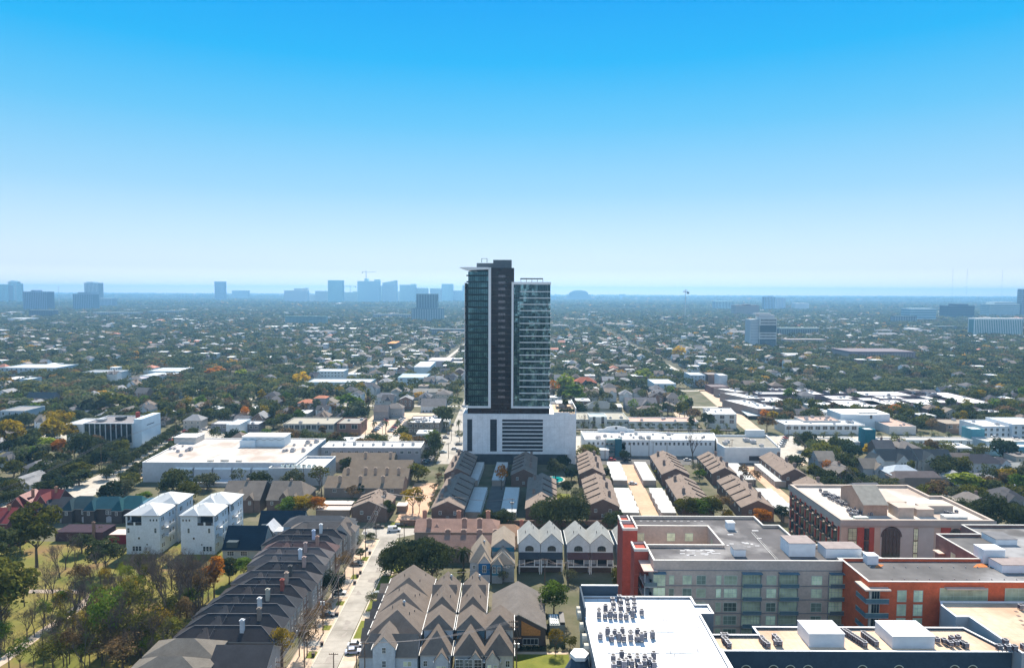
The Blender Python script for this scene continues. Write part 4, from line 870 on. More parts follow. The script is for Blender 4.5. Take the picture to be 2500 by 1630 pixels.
for k, py in enumerate(rows):
    z = z15(py)-1.6; bb = MB(); bb.box(34.9, 38.2, 174.2, 181.3, z, z+.18, 0, bottom=True); bb.box(34.9, 38.2, 174.2, 174.26, z+.2, z+1.2, 1); bb.box(34.9, 34.96, 174.2, 181.3, z+.2, z+1.2, 1); bb.box(34.95, 35.1, 174.25, 174.4, z+.1, z+3.5, 0)
    bb.box(36.8, 37.3, 177, 177.6, z+.2, z+.8, 2); T.part('corner_balcony', bb, [mat('balcony_slab_light', (.5, .52, .53), .6), mat('balcony_glass', (.1, .17, .2)), DKMET])
bb = MB(); bb.box(34.6, 38.3, 174.0, 181.3, z15(690), z15(690)+.25, bottom=True); T.part('canopy', bb, mat('canopy_salmon', (.6, .42, .36), .7))
# ---- P: red block with its brown wing
T = Th('red_apartment_block', 'red-orange apartment block with corner balconies and a grey roof joined to the grey block', 'apartment block', (115, 175, 0))
PR = mat('grey_stained_roof', (.14, .135, .135), .9, .25, .12, fine=.5, stain=(.36, .36, .37), stain_scale=.06)
W, RR, CC = flatb(T, [(87.2, 162.5), (142, 162.5), (142, 177.4), (87.2, 177.4)], 0, 30, REDW, PR, COPE)
W2, R2_, C2 = flatb(T, [(124.4, 177.6), (162, 177.6), (162, 204), (137, 204), (137, 196), (124.4, 196)], 0, 30, BRICKB, PR, COPE, names=('wing_wall', 'wing_roof', 'wing_cap')); foot(86, 163, 161, 205)
yq = 162.5
def x20(px, yy=yq): return XY(2000+px/3.61, 1450, yy)
def z20(py, yy=yq): return ZY(2200, 1200+py/3.61, yy)
for py in (917, 1040, 1160, 1280):
    for a, c in ((690, 765), (835, 910)): T.place('window', winmesh(x20(c)-x20(a), 2.7, AWF, PWIN, 2, 3, fw=.1), (x20(a)+x20(c))/2, yq-.01, z20(py), under=W)
for a, c, n in ((1065, 1480, 7), (1640, 1810, 3)): T.place('window_band', winmesh(x20(c)-x20(a), 2.9, AWF, PWIN, n, 3, fw=.14), (x20(a)+x20(c))/2, yq-.02, z20(900), under=W)
bb = MB(); bb.box(x20(1100), x20(1450), yq-1.1, yq, z20(845), z20(835), bottom=True); T.part('canopy', bb, GREYW)
for k, py in enumerate((960, 1085, 1200)):
    z = z20(py); bb = MB(); bb.box(86.0, x20(590), yq-1.4, yq+3.5, z-.2, z, 0, bottom=True); bb.box(86.0, x20(590), yq-1.4, yq-1.34, z, z+1.05, 1); bb.box(86.0, 86.06, yq-1.34, yq+3.5, z, z+1.05, 1); bb.box(86.0, x20(590), yq-1.42, yq-1.32, z+1.05, z+1.12, 2)
    bb.box(88, 88.6, yq-1, yq-.4, z, z+.8, 3); bb.box(x20(530)-1, x20(530), yq-1, yq-.4, z, z+.7, 3); T.part('balcony', bb, [mat('balcony_slab', (.3, .3, .31)), mat('balcony_glass', (.1, .17, .2)), AWF, DKMET])
    T.place('balcony_window', winmesh(x20(530)-x20(440), 2.6, AWF, DWIN, 4, 1), (x20(530)+x20(440))/2, yq-.02, z+1.45, under=W)
bb = MB(); bb.box(85.6, x20(600), yq-1.7, yq+3.5, z20(850), z20(838), 0, bottom=True); bb.box(x20(425), x20(437), yq-1.2, yq-.9, 4, z20(850), 0); T.part('canopy', bb, mat('canopy_cream', (.6, .5, .42), .7))
for z in (14, 18, 22, 26):
    for y in (181, 188): T.place('window', winmesh(1.8, 2.2, AWF, PWIN, 2, 2), 124.39, y, z, rz=R(-90), under=W2)
bb = MB()
for y, z in ((193, 25.5), (186, 24), (180.5, 22.5)): bb.box(122.6, 124.4, y-1.5, y+1.5, z, z+.25, bottom=True)
T.part('side_canopy', bb, mat('canopy_cream', (.6, .5, .42)))
zr = 29.12
x, y = G(2120, 1378, zr); hbox(T, 'roof_unit', x-.3, x+2.6, y, y+2.4, zr, zr+2.3, WB)
x, y = G(2425, 1375, zr); hbox(T, 'roof_unit', x-2.6, x+3.0, y, y+4, zr, zr+3.6, WB, top=WB)
x, y = G(2475, 1398, zr); hbox(T, 'stair_penthouse', x-3, x+8, y, y+5, zr, zr+2, WB, top=mat('box_top_tan', (.3, .25, .24), .8))
x, y = G(2440, 1330, zr); hbox(T, 'stair_penthouse', x-1, x+5, y, y+6, zr, zr+1.6, WB, top=mat('box_top_dark', (.16, .16, .17), .8))
bb = MB(); bb.face([(*G(2135, 1385, zr), zr+.02), (*G(2150, 1385, zr), zr+.02), (*G(2158, 1378, zr), zr+.02), (*G(2143, 1376, zr), zr+.02)]); bb.face([(*G(2375, 1384, zr), zr+.02), (*G(2412, 1384, zr), zr+.02), (*G(2405, 1374, zr), zr+.02), (*G(2385, 1376, zr), zr+.02)]); T.part('rust_stain', bb, mat('rust', (.5, .17, .05), .9, .3, 1.5), under=RR)
bb = MB()
for k in range(30): x = 93+k*1.55; y = 165.5 if k % 2 else 173; bb.box(x, x+.14, y, y+.14, zr, zr+.4)
T.part('roof_studs', bb, METAL, under=RR)
# ---- M: white roof in front
HM = 26.0; zr = HM-.55
T = Th('white_roofed_block', 'block with a bright white membrane roof and a grey side wall with drum lights', 'apartment block', (30, 140, 0))
WM = mat('bright_membrane', (.80, .81, .84), .6, .04, .1, stain=(.62, .63, .66), stain_scale=.09, seam=3)
W, RR, CC = flatb(T, [(17, 112), (43.4, 112), (43.8, 153.9), (47, 153.9), (47, 158.5), (44, 158.5), (44, 162.7), (17, 162.7)], 0, HM, mat('block_grey_wall', (.24, .25, .27), .8, .08, .4, fine=1.5), WM, LCOPE, ph=.55, cw=.3); foot(10, 48, 60, 168)
bb = MB(); bb.box(17.2, 26.2, 163.2, 163.6, 20, 28.3); bb.box(16.8, 17.2, 152, 163.6, 20, 28.0); bb.box(17.2, 26.3, 163.1, 163.7, 28.3, 28.42, 1); T.part('screen_wall', bb, [NAVY, LCOPE])
bb = MB(); bb.box(30.6, 32.0, 118, 150, zr+.01, zr+.16); bb.box(20, 38, 137, 137.4, zr+.01, zr+.14); bb.box(20.5, 36, 146, 146.4, zr+.01, zr+.14); T.part('roof_walkway', bb, mat('walkway_grey', (.62, .63, .62), .8), under=RR)
bb = MB(); bb.box(31, 43, 126.8, 127.3, zr, zr+.45); T.part('roof_divider', bb, LCOPE, under=RR)
for k, (px, py) in enumerate(((1404, 1473), (1410, 1502), (1415, 1530), (1420, 1558), (1424, 1582))):
    z = 23.0; y = min(161, G(px, py, z)[1]); bb = MB(); n = 12
    A = [(15.9, y+1.1*math.cos(2*math.pi*i/n), z+1.1*math.sin(2*math.pi*i/n)) for i in range(n)]; B = [(17.0, p[1], p[2]) for p in A]
    bb.face(A); [bb.face([A[i], A[(i+1) % n], B[(i+1) % n], B[i]]) for i in range(n)]; T.part('drum_light', bb, mat('drum_cream', (.58, .55, .47), .6))
bb = MB(); bb.prism([(14.6+2.0*math.cos(math.pi*k/3), 140.6+2.2*math.sin(math.pi*k/3)) for k in range(6)], 22.8, 23.6, 0); bb.cyl(14.6, 140.6, 18, 22.8, 4.2, 1.5, n=12, m=1); bb.cyl(14.6, 140.6, 0, 18, 4.2, n=12, m=1); T.part('corner_turret', bb, [LCOPE, NAVY])
bb = MB()
for k in range(26): x, y = r_.uniform(33, 43), r_.uniform(129, 160); bb.cyl(x, y, zr, zr+.5, .07, n=6)
T.part('vent_pipe', bb, DKMET, under=RR)
# ---- N: navy wall, peach roof
T = Th('navy_walled_block', 'low peach-roofed block with a navy wall pierced by round windows', 'apartment block', (75, 145, 0)); HN = 25.0; zr = HN-.6
W, RR, CC = flatb(T, [(43.9, 139.2), (105.4, 139.2), (102.1, 149.8), (54.5, 149.8), (54.5, 146.2), (43.9, 146.2)], 0, HN, NAVY, BEIGE, LCOPE, ph=.6, cw=.3); foot(42, 106, 60, 151)
W2, R2_, C2 = flatb(T, [(43.5, 112), (44.3, 112), (44.3, 139.1), (43.5, 139.1)], 0, HN+.5, NAVY, LCOPE, LCOPE, ph=.1, cw=.1, names=('side_wall', 'side_top', 'side_cap'))
for px in (1821, 1888, 1929, 1972, 2105, 2194, 2330, 2374):
    x = XY(px, 1632, 139.2); z = ZY(px, 1634, 139.2); n = 18; bb = MB()
    A = [(x+.95*math.cos(2*math.pi*i/n), 139.1, z+.95*math.sin(2*math.pi*i/n)) for i in range(n)]; B = [(x+1.15*math.cos(2*math.pi*i/n), 139.08, z+1.15*math.sin(2*math.pi*i/n)) for i in range(n)]
    bb.face(A, 1); [bb.face([A[i], A[(i+1) % n], B[(i+1) % n], B[i]]) for i in range(n)]; T.part('round_window', bb, [AWF, DWIN])
def unitbox(px0, px1, pyb, zt, depth, lab):
    x0, y0 = G(px0, pyb, zr); x1 = G(px1, pyb, zr)[0]; hbox(T, 'plant_enclosure', x0, x1, y0, y0+depth, zr, zr+zt, mat('enclosure_panel', (.70, .72, .75), .6, .05, .5), top=LCOPE)
unitbox(1975, 2061, 1579, 2.9, 6, ''); unitbox(2178, 2281, 1582, 2.6, 7, '')
# ---- O: peach-roofed end building
T = Th('peach_roofed_block', 'peach-roofed block with pale grey walls at the picture edge', 'apartment block', (118, 150, 0))
W, RR, CC = flatb(T, [(105.8, 137), (135, 137), (135, 160.6), (103.6, 160.6), (102.6, 158.5), (102.4, 152.8), (105.4, 152.8)], 0, 26, mat('pale_grey_wall', (.42, .43, .45), .8, .06, .3), BEIGE, LCOPE, ph=.5, cw=.3); foot(101, 136, 136, 162)
for y in (150, 145.5, 141): T.place('window', winmesh(.9, 2.4, AWF, DWIN, 1, 2), 105.5, y, 22, rz=R(-90), under=W)
bb = MB()
for k in range(6): x, y = G(2478+k*6, 1490+k*11, 25.5); bb.box(x-.35, x+.35, y-.7, y, 25.5, 25.56)
T.part('roof_paver', bb, mat('paver_brown', (.2, .15, .13), .9), under=RR)
# ---- K: beige-corniced block
T = Th('beige_corniced_block', 'wide flat-roofed block with a beige cornice, brick bays and a big arched window', 'apartment block', (140, 250, 0)); HK = 22.0; zr = HK-1.0
KW = mat('taupe_wall', (.52, .42, .35), .85, .08, .3); KC = mat('cornice_beige', (.50, .42, .36), .8, .06, .3)
PK_ = [(113.9, 231.4), (166.8, 231.4), (166.8, 260.2), (162, 260.2), (162, 275), (113.9, 275)]
W, RR, CC = flatb(T, PK_, 0, HK, KW, MEMB2, KC, ph=1.0, cw=.9); foot(112, 168, 230, 276)
bb = MB(); bb.prism(inset(PK_, -.5), HK-1.9, HK-.15, cap=False); bb.prism(inset(PK_, -.25), HK-2.5, HK-1.9, cap=False); T.part('cornice', bb, mat('cornice_grey', (.40, .37, .35), .8, .06, .3))
yk = 231.4
def xk(px): return XY(2000+px/3.61, 1300, yk)
def zk(py): return ZY(2200, 1200+py/3.61, yk)
bb = MB()
for a, c in ((335, 395), (440, 485), (1070, 1160), (1240, 1345), (1430, 1540)): bb.box(xk(a), xk(c), yk-.12, yk, 0, HK-2.5)
T.part('red_panel', bb, REDD, under=W)
bb = MB()
for a, c in ((540, 830), (870, 1010)): bb.box(xk(a), xk(c), yk-.1, yk, 0, HK-2.5)
T.part('stucco_panel', bb, mat('light_stucco', (.50, .48, .46), .85, .05, .4), under=W)
for a, c, m_ in ((255, 328, PWIN), (398, 436, DWIN), (832, 868, PWIN), (1350, 1428, DWIN)):
    for z in (17.0, 12.6, 8.2): T.place('window', winmesh(xk(c)-xk(a), 4.0, DKMET, m_, 2, 3), (xk(a)+xk(c))/2, yk-.14, z, under=W)
def arch(xa, xb, zb_, zs, mm):
    r = (xb-xa)/2; xm = (xa+xb)/2; n = 16; bb = MB()
    bb.face([(xa, yk-.2, zb_), (xb, yk-.2, zb_)]+[(xm+r*math.cos(math.pi*k/n), yk-.2, zs+r*math.sin(math.pi*k/n)) for k in range(n+1)], 0)
    for k in range(n):
        a0, a1 = math.pi*k/n, math.pi*(k+1)/n; bb.face([(xm+r*math.cos(a0), yk-.25, zs+r*math.sin(a0)), (xm+(r+.5)*math.cos(a0), yk-.25, zs+(r+.5)*math.sin(a0)), (xm+(r+.5)*math.cos(a1), yk-.25, zs+(r+.5)*math.sin(a1)), (xm+r*math.cos(a1), yk-.25, zs+r*math.sin(a1))], 1)
    for i in range(1, 5): x = xa+(xb-xa)*i/5; bb.box(x-.05, x+.05, yk-.26, yk-.2, zb_, zs+r*.8, 2)
    for z in (zb_+3, zb_+6, zs): bb.box(xa, xb, yk-.27, yk-.2, z-.05, z+.05, 2)
    T.part('arched_window', bb, [DWIN, mat('arch_trim', (.1, .08, .08), .8), DKMET], under=W)
arch(xk(552), xk(715), 3, zk(395), 0); arch(xk(1155), xk(1245), 8, zk(375), 0)
r_ = random.Random(9)
for k in range(9):     # street-side bays with recessed balconies
    y = 234+k*4.5; bb = MB(); bb.box(113.75, 113.9, y, y+2.6, 2, HK-3.4, 0); 
    for z in (4, 8.5, 13, 17.5): bb.box(112.9, 113.9, y, y+2.6, z-.15, z, 1, bottom=True); bb.box(112.9, 112.95, y, y+2.6, z, z+1, 2)
    T.part('balcony_bay', bb, [DWIN, KC, DKMET])
bb = MB()
for k in range(10): y = 232.2+k*4.5; bb.box(113.6, 113.9, y, y+.9, 0, HK-2.5)
T.part('brick_pier', bb, REDD, under=W)
# gabled tower block, roof boxes and parapet walls on top
x0, y0 = 125.5, 239; bb = MB(); z1, z2 = zr+5.5, zr+8.6
bb.face([(x0, y0, zr), (x0+8.5, y0, zr), (x0+8.5, y0, z1-1.6), (x0, y0, z1-1.6)]); bb.face([(x0, y0, zr), (x0, y0+17, zr), (x0, y0+17, z1), (x0, y0+8.5, z2), (x0, y0, z1-1.6)]); bb.face([(x0+8.5, y0, zr), (x0+8.5, y0+17, zr), (x0+8.5, y0+17, z1), (x0+8.5, y0+8.5, z2), (x0+8.5, y0, z1-1.6)])
bb.face([(x0-.3, y0-.3, z1-1.6), (x0+8.8, y0-.3, z1-1.6), (x0+8.8, y0+8.5, z2+.1), (x0-.3, y0+8.5, z2+.1)], 1); bb.face([(x0-.3, y0+17.3, z1), (x0+8.8, y0+17.3, z1), (x0+8.8, y0+8.5, z2+.1), (x0-.3, y0+8.5, z2+.1)], 1)
T.part('roof_tower', bb, [mat('tower_tan', (.42, .29, .22), .85, .08, .4, fine=1.5), mat('tower_top', (.30, .285, .25), .85)])
hbox(T, 'roof_box', 136.5, 142, 236.5, 243, zr, zr+3.6, mat('box_cream', (.5, .42, .35), .8), top=KC); hbox(T, 'roof_box', 144, 150, 238, 242.5, zr, zr+2.6, KW, top=KC); hbox(T, 'roof_box', 136, 146, 248, 262, zr, zr+2.2, KW, top=KC); hbox(T, 'roof_box', 148, 160, 243, 246, zr, zr+2.3, KC)
hbox(T, 'roof_box', 151, 158.5, 232.8, 236, zr, zr+1.6, mat('box_pale', (.62, .64, .62), .6)); hbox(T, 'roof_box', 119.5, 124, 232.6, 234.4, zr, zr+1.3, mat('box_mint', (.5, .56, .5), .6))
# ================================================================== store, strip, retail and the other middle-distance buildings
land('the big white-roofed store', -150, 375); land('the glass-fronted office', -258, 438); land('the white retail building', 85, 425); land('the grey-roofed hall', 142, 415)
SW = mat('store_wall', (.55, .56, .59), .85, .06, .2, fine=.8)
T = Th('department_store', 'huge low store with a stained white roof and buttressed grey-white walls', 'store', (-150, 375, 0))
PS = [(-193, 352), (-124.5, 352), (-124.5, 349), (-97, 349), (-97, 373), (-112.5, 373), (-112.5, 411), (-196, 411)]
PS = [(-193, 352), (-113, 352), (-113, 411), (-196.5, 411)]
W, RR, CC = flatb(T, PS, 0, 10.6, SW, MEMB2, WHITE, ph=.5, cw=.4); foot(-199, -95, 346, 413)
W2, R2_, C2 = flatb(T, [(-125, 346.5), (-97, 346.5), (-97, 372), (-112.8, 372), (-112.8, 351.8), (-125, 351.8)], 0, 9.3, SW, MEMB, WHITE, ph=1.2, cw=.3, names=('annex_wall', 'annex_roof', 'annex_cap'))
bb = MB()
for k in range(5):
    x0 = -175.5+k*10.1; bb.box(x0, x0+9.1, 350.6, 352, 0, 7.2, 0); bb.face([(x0, 350.6, 7.2), (x0+9.1, 350.6, 7.2), (x0+9.1, 352, 7.9), (x0, 352, 7.9)], 1)
T.part('buttress_bay', bb, [SW, WHITE], under=W)
rq = random.Random(8)
for k in range(16): bb = MB(); x, y = rq.uniform(-190, -120), rq.uniform(355, 400); w_, d_ = rq.uniform(1, 5), rq.uniform(3, 12); bb.face([(x, y, 10.105+k*.003), (x+w_, y, 10.105+k*.003), (x+w_+2, y+d_, 10.105+k*.003), (x+2, y+d_, 10.105+k*.003)]); T.part('roof_patch', bb, mat('faded_patch', (.50, .42, .37), .9, .15, .3, fine=.8), under=RR)
bb = MB(); bb.box(-172, -164, 344.5, 345.5, 1.4, 2.4, 1); bb.box(-168, -140, 343.5, 350.5, 0, 2.2, 0); T.part('loading_dock', bb, [SW, WHITE])
hw_ = mat('penthouse_white', (.60, .70, .76), .7, .05, .4); trm = mat('wavy_band', (.30, .36, .36), .7)
def band(x0, x1, y, z, n):
    b = MB()
    for k in range(n):
        xa, xb = x0+(x1-x0)*k/n, x0+(x1-x0)*(k+1)/n; za = z+.35*math.sin(k*1.3); zb_ = z+.35*math.sin((k+1)*1.3)
        b.face([(xa, y, za-.15), (xb, y, zb_-.15), (xb, y, zb_+.15), (xa, y, za+.15)])
    return b
bb = MB(); bb.box(-156, -131.5, 391, 402, 10.1, 15.6, 0); bb.box(-157, -148, 389.4, 391, 10.1, 14, 0); bb.box(-156.3, -131.2, 390.7, 402.3, 15.6, 15.9, 1); T.part('penthouse', bb, [hw_, WHITE]); T.part('painted_band', band(-155.8, -131.7, 390.65, 14.2, 26), trm)
bb = MB(); bb.box(-199, -186, 398, 409, 10.1, 13.6, 0); bb.box(-199.2, -185.8, 397.8, 409.2, 13.6, 13.8, 1); T.part('penthouse', bb, [mat('penthouse_tan', (.55, .52, .48), .8), WHITE]); T.part('painted_band', band(-198.8, -186.2, 397.7, 12.8, 14), trm)
r_ = random.Random(4)
for k in range(20):
    x, y = (r_.uniform(-130, -115), r_.uniform(376, 408)) if k < 12 else (r_.uniform(-194, -180), r_.uniform(360, 396)); s = r_.uniform(.5, 1.3)
    bb = MB(); bb.box(x-s, x+s, y-s, y+s, 10.1, 10.1+s*1.3, 0); bb.box(x-s*.7, x+s*.7, y-s*.7, y+s*.7, 10.1+s*1.3, 10.2+s*1.5, 1); T.part('roof_unit', bb, [METAL, mat('unit_top', (.16, .15, .2), .7)])
for k in range(7): x = -119.5+k*2.7; bb = MB(); bb.box(x, x+1.5, 349, 351.2, 8.1, 9.9); bb.cyl(x+.75, 350.1, 9.9, 10.2, .55, n=8, m=1); T.part('roof_unit', bb, [mat('unit_mint', (.5, .58, .57), .6), DKMET])
bb = MB()
for x, w_, h_ in ((-160, 3, 1.2), (-153, 4, 1.4), (-145, 3, 1.2)): bb.box(x, x+w_, 354, 355.5, 10.1, 10.1+h_)
T.part('roof_unit', bb, mat('unit_cream', (.62, .58, .52), .7))
# strip building next to it
T = Th('strip_office', 'long two-storey building with a white roof beside the big store', 'office building', (-80, 402, 0)); W, RR, CC = flatb(T, [(-111, 393.6), (-53, 393.6), (-53, 410.5), (-111, 410.5)], 0, 9.2, mat('strip_wall', (.34, .33, .35), .85, .08, .3), MEMB, WHITE, ph=.5, cw=.3); foot(-112, -52, 393, 411)
for k in range(13): T.place('window', winmesh(1.9, 1.5, TRIM, PLAINW, 2, 1), -108+k*4.4, 393.6, 6.4, under=W)
for k in range(4): T.place('window', winmesh(1.9, 1.5, TRIM, PLAINW, 2, 1), -52.99, 396+k*4, 6.4, rz=R(90), under=W)
for k in range(9): x = -106+k*5.8; s = .7+.5*(k % 3)/2; bb = MB(); bb.box(x, x+1.6*s, 399+k % 3, 400.6+k % 3, 8.7, 8.7+1.5*s); bb.box(x+.2, x+1.4*s, 399.2+k % 3, 400.4+k % 3, 8.7+1.5*s, 8.8+1.5*s, 1); T.part('roof_unit', bb, [METAL, mat('unit_top', (.16, .15, .2), .7)])
# retail building beside the tower
T = Th('retail_building', 'white two-storey retail building with small square windows and a teal stair', 'shop building', (85, 425, 0)); W, RR, CC = flatb(T, [(45, 413.6), (124.5, 413.6), (130, 433), (130, 436), (100, 436), (92, 440), (45, 440)], 0, 10, STUC, MEMB, WHITE, ph=.7, cw=.35); foot(44, 131, 406, 441)
for k in range(28):
    if k in (6, 7, 14): continue
    T.place('window', winmesh(1.2, 1.7, TRIM, DWIN, 1, 2), 47.5+k*2.75, 413.6, 7.6, under=W)
bb = MB(); bb.box(63.2, 67.2, 411.2, 413.6, 0, 10.9, 0)
for k in range(5): bb.tube((58+k % 2*4.5, 411.6, 1+k*1.9), (62.5-k % 2*4.5, 411.6, 2.9+k*1.9), .1, m=1); bb.box(57.6, 63, 411, 413.5, 2.8+k*1.9, 2.9+k*1.9, 1)
T.part('fire_stair', bb, [mat('teal_panel', (.03, .13, .17), .6), mat('teal_steel', (.05, .2, .24), .5)])
bb = MB(); bb.box(46, 58.5, 405.5, 412, 0, 5.2, 0); bb.box(45.7, 58.8, 405.2, 412, 5.2, 5.6, 1); T.part('low_annex', bb, [STUC, WHITE])
bb = MB(); pts = [(56, 9.9), (56, 11.2), (60, 11.4), (62, 12.6), (66, 13.2), (70, 13.2), (74, 12.6), (76, 11.4), (80, 11.2), (80, 9.9)]
bb.face([(p[0], 439.6, p[1]) for p in pts]); bb.face([(p[0], 440.2, p[1]) for p in pts]); [bb.face([(pts[i][0], 439.6, pts[i][1]), (pts[i+1][0], 439.6, pts[i+1][1]), (pts[i+1][0], 440.2, pts[i+1][1]), (pts[i][0], 440.2, pts[i][1])]) for i in range(len(pts)-1)]
n = 14; bb.face([(68+.8*math.cos(2*math.pi*i/n), 439.5, 12+.8*math.sin(2*math.pi*i/n)) for i in range(n)], 1); T.part('curved_parapet', bb, [STUC, DKMET])
for k in range(24): x, y, s = r_.uniform(50, 122), r_.uniform(417, 433), r_.uniform(.6, 1.3); bb = MB(); bb.box(x-s, x+s, y-s, y+s, 9.35, 9.35+1.3*s, 0); bb.box(x-s*.8, x+s*.8, y-s*.8, y+s*.8, 9.35+1.3*s, 9.45+1.3*s, 1); T.part('roof_unit', bb, [METAL, mat('unit_top', (.16, .15, .2), .7)])
T = Th('grey_roofed_hall', 'white-walled hall with a sunken grey gravel roof beyond the retail building', 'shop building', (142, 415, 0)); W, RR, CC = flatb(T, [(125.5, 397.2), (158.4, 397.2), (163.5, 433.5), (129.5, 433.5), (127, 418), (124.8, 410)], 0, 9.2, STUC, GREYR, WHITE, ph=1.2, cw=.5); foot(124, 165, 395, 435)
bb = MB(); bb.box(150, 162, 432.4, 434.6, 8, 12.4); T.part('sign_parapet', bb, STUC)
for x, y, s in ((145.5, 419, 1.6), (148, 414, 1.6), (133, 416, 1.2), (150, 405, 1.1), (130, 411, 1.3)): bb = MB(); bb.box(x-s, x+s, y-s, y+s, 8.05, 8.05+1.3*s); bb.box(x-.7*s, x+.7*s, y-.7*s, y+.7*s, 8.05+1.3*s, 8.15+1.3*s, 1); T.part('roof_unit', bb, [METAL, mat('unit_top', (.16, .15, .2))])
bb = MB(); bb.box(140, 147, 396.9, 397.2, 1.5, 4.2); T.part('dark_door', bb, DKMET)
for x in (134, 150, 153): pass
# glass office
T = Th('glass_office', 'three-storey office with a dark glass front divided by white fins and a blank white flank', 'office building', (-258, 438, 0)); yo = 429.2
foot(-300, -238, 427, 470)
W, RR, CC = flatb(T, [(-272, yo), (-240.8, yo), (-240.8, 456), (-272, 456)], 0, 15.9, mat('office_white', (.60, .66, .70), .8, .05, .3), mat('office_roof', (.22, .21, .22), .9, .15, .2), LCOPE, ph=.5, cw=.3)
gl_ = MB(); gl_.box(-271.4, -241.4, yo-.12, yo, 3.6, 15.4, 0)
for k in range(3): z = 6.4+k*3.9; gl_.box(-271.4, -241.4, yo-.16, yo-.1, z, z+.8, 1)
T.part('glass_front', gl_, [mat('office_glass', (.02, .035, .04), .12, .4, .3, spec=.8), TBR])
bb = MB()
for k in range(10): x = -271.6+k*3.38; bb.box(x, x+.5, yo-.6, yo-.1, 2.6, 15.9)
bb.box(-272, -240.8, yo-.7, yo-.1, 2.4, 3.4); T.part('white_fin', bb, mat('fin_grey', (.5, .5, .5), .7))
bb = MB(); bb.box(-240.8, -236, 431, 454.5, 0, 18.2); T.part('blank_flank', bb, mat('flank_white', (.62, .72, .80), .7, .04, .4))
bb = MB(); bb.box(-235.9, -235.86, 437, 446, 13, 13.5); T.part('flank_sign', bb, mat('sign_navy', (.02, .05, .12), .6))
bb = MB(); bb.box(-258, -253, 440, 445, 15.9, 17.6); bb.box(-268, -263, 436, 440, 15.9, 17.2, 1); bb.box(-248, -246, 446, 448, 15.5, 20, 2); T.part('roof_unit', bb, [DKMET, METAL, mat('red_flue', (.35, .07, .05), .8)])
W, RR, CC = flatb(T, [(-294, 446), (-272.2, 446), (-272.2, 466), (-294, 466)], 0, 12, STUC, MEMB, WHITE, ph=.5, names=('annex_wall', 'annex_roof', 'annex_cap'))
# ---- simple flat buildings by roof pixels
def fbld(name, look, px0, px1, pyf, pyb, H, wc, rc, label=True, win=None, units=0, cat='building', skew=0, lm=None, story=3.4, pane=None, ph=.5):
    x0, y0 = G(px0, pyf, H); x1 = G(px1, pyf, H)[0]; y1 = G((px0+px1)/2, pyb, H)[1]
    y1 = max(y1, y0+5)
    T = Th(name, look, cat, ((x0+x1)/2, (y0+y1)/2, 0)); 
    if not label: pend(T.o, look, (x0+x1)/2, (y0+y1)/2)
    W, RR, CC = flatb(T, [(x0, y0), (x1, y0), (x1+skew, y1), (x0+skew, y1)], 0, H, WALLG, FLATG, WALLG, ph=ph, cw=.3)
    W.color = (*wc, 1); RR.color = (*rc, 1); CC.color = (*[min(.8, c*1.15) for c in wc], 1); foot(x0-1, x1+1, y0-1, y1+1)
    if win:
        w_, h_, gap = win[:3]; n = int((x1-x0-1.5)/gap); fl = max(1, int((H-1)/story)); m_ = winmesh(w_, h_, TRIM, pane or PLAINW, 2 if w_ > 1.5 else 1, 1)
        for f in range(fl):
            for k in range(n): T.place('window', m_, x0+(x1-x0)*(k+.5)/n, y0-.01, H-2.3-f*story, under=W)
    rr_ = random.Random(int(px0+pyf))
    for k in range(units):
        x, y, s = rr_.uniform(x0+2, x1-2), rr_.uniform(y0+2, y1-1), rr_.uniform(.6, 1.2); bb = MB(); bb.box(x-s, x+s, y-s, y+s, H-ph, H-ph+1.4*s, 0); bb.box(x-.7*s, x+.7*s, y-.7*s, y+.7*s, H-ph+1.4*s, H-ph+1.5*s, 1); T.part('roof_unit', bb, [METAL, mat('unit_top', (.16, .15, .2))])
    if lm: land(lm, (x0+x1)/2, (y0+y1)/2)
    return T, x0, x1, y0, y1
WHT = (.74, .75, .76); PALE = (.52, .55, .58)
fbld('pavilion', 'low white-roofed bank pavilion behind clipped trees', 515, 633, 1034, 1026, 6, (.2, .2, .22), WHT, units=2, win=(2, 1.6, 3.5), lm='the white-roofed bank pavilion'); fbld('pavilion', 'raised white box on the bank pavilion', 552, 583, 1036, 1022, 8.5, (.60, .66, .7), WHT)
fbld('museum', 'flat tan-roofed glass-fronted showroom', 691, 815, 1034, 1018, 8.5, (.38, .36, .32), (.36, .33, .27), win=(3, 3, 3.4), story=5, units=3, lm='the glass-fronted showroom')
fbld('brick_shop', 'brown brick flat-roofed shop with a blue glass corner', 822, 880, 1033, 1019, 8.5, (.25, .14, .11), (.30, .28, .25), win=(4, 3, 5), story=4, units=2, pane=DWIN, lm='the brown brick shop')
fbld('corner_building', 'dark-walled corner building with a white roof full of machines', 996, 1074, 1031, 1015, 9, (.13, .12, .10), WHT, units=16, win=(2, 2, 3), pane=DWIN, lm='the machine-topped corner building')
H = House('hip_shop', 'x', 'shop', -68, 482, label='small grey hip-roofed shop with white columns between the palms'); H.g(-9, 9, -6, 6, 0, 6.5, 10, axis='x', h0=6, h1=6); H.done((.26, .28, .28), (.22, .21, .21)); H.front((-5, -1.6, 1.8, 5.2), 3.4, -6, 1.6, 3, pane=DWIN); foot(-78, -58, 475, 489)
fbld('retail_strip', 'white retail strip with a square portal behind palms', 1403, 1536, 1023, 1006, 7, (.50, .53, .52), (.36, .34, .28), win=(2.6, 1.6, 4), units=6, lm='the palm-lined retail strip')
fbld('entrance_portal', 'tall white and teal entrance portal of the retail strip', 1440, 1482, 1017, 1008, 9.5, (.66, .68, .68), (.4, .5, .5), win=(2, 5, 4), pane=DWIN)
fbld('retail_strip', 'pink-roofed stretch of the retail strip', 1536, 1704, 1028, 1018, 6, (.64, .66, .66), (.58, .36, .29), units=5, win=(2.5, 1.5, 4.5))
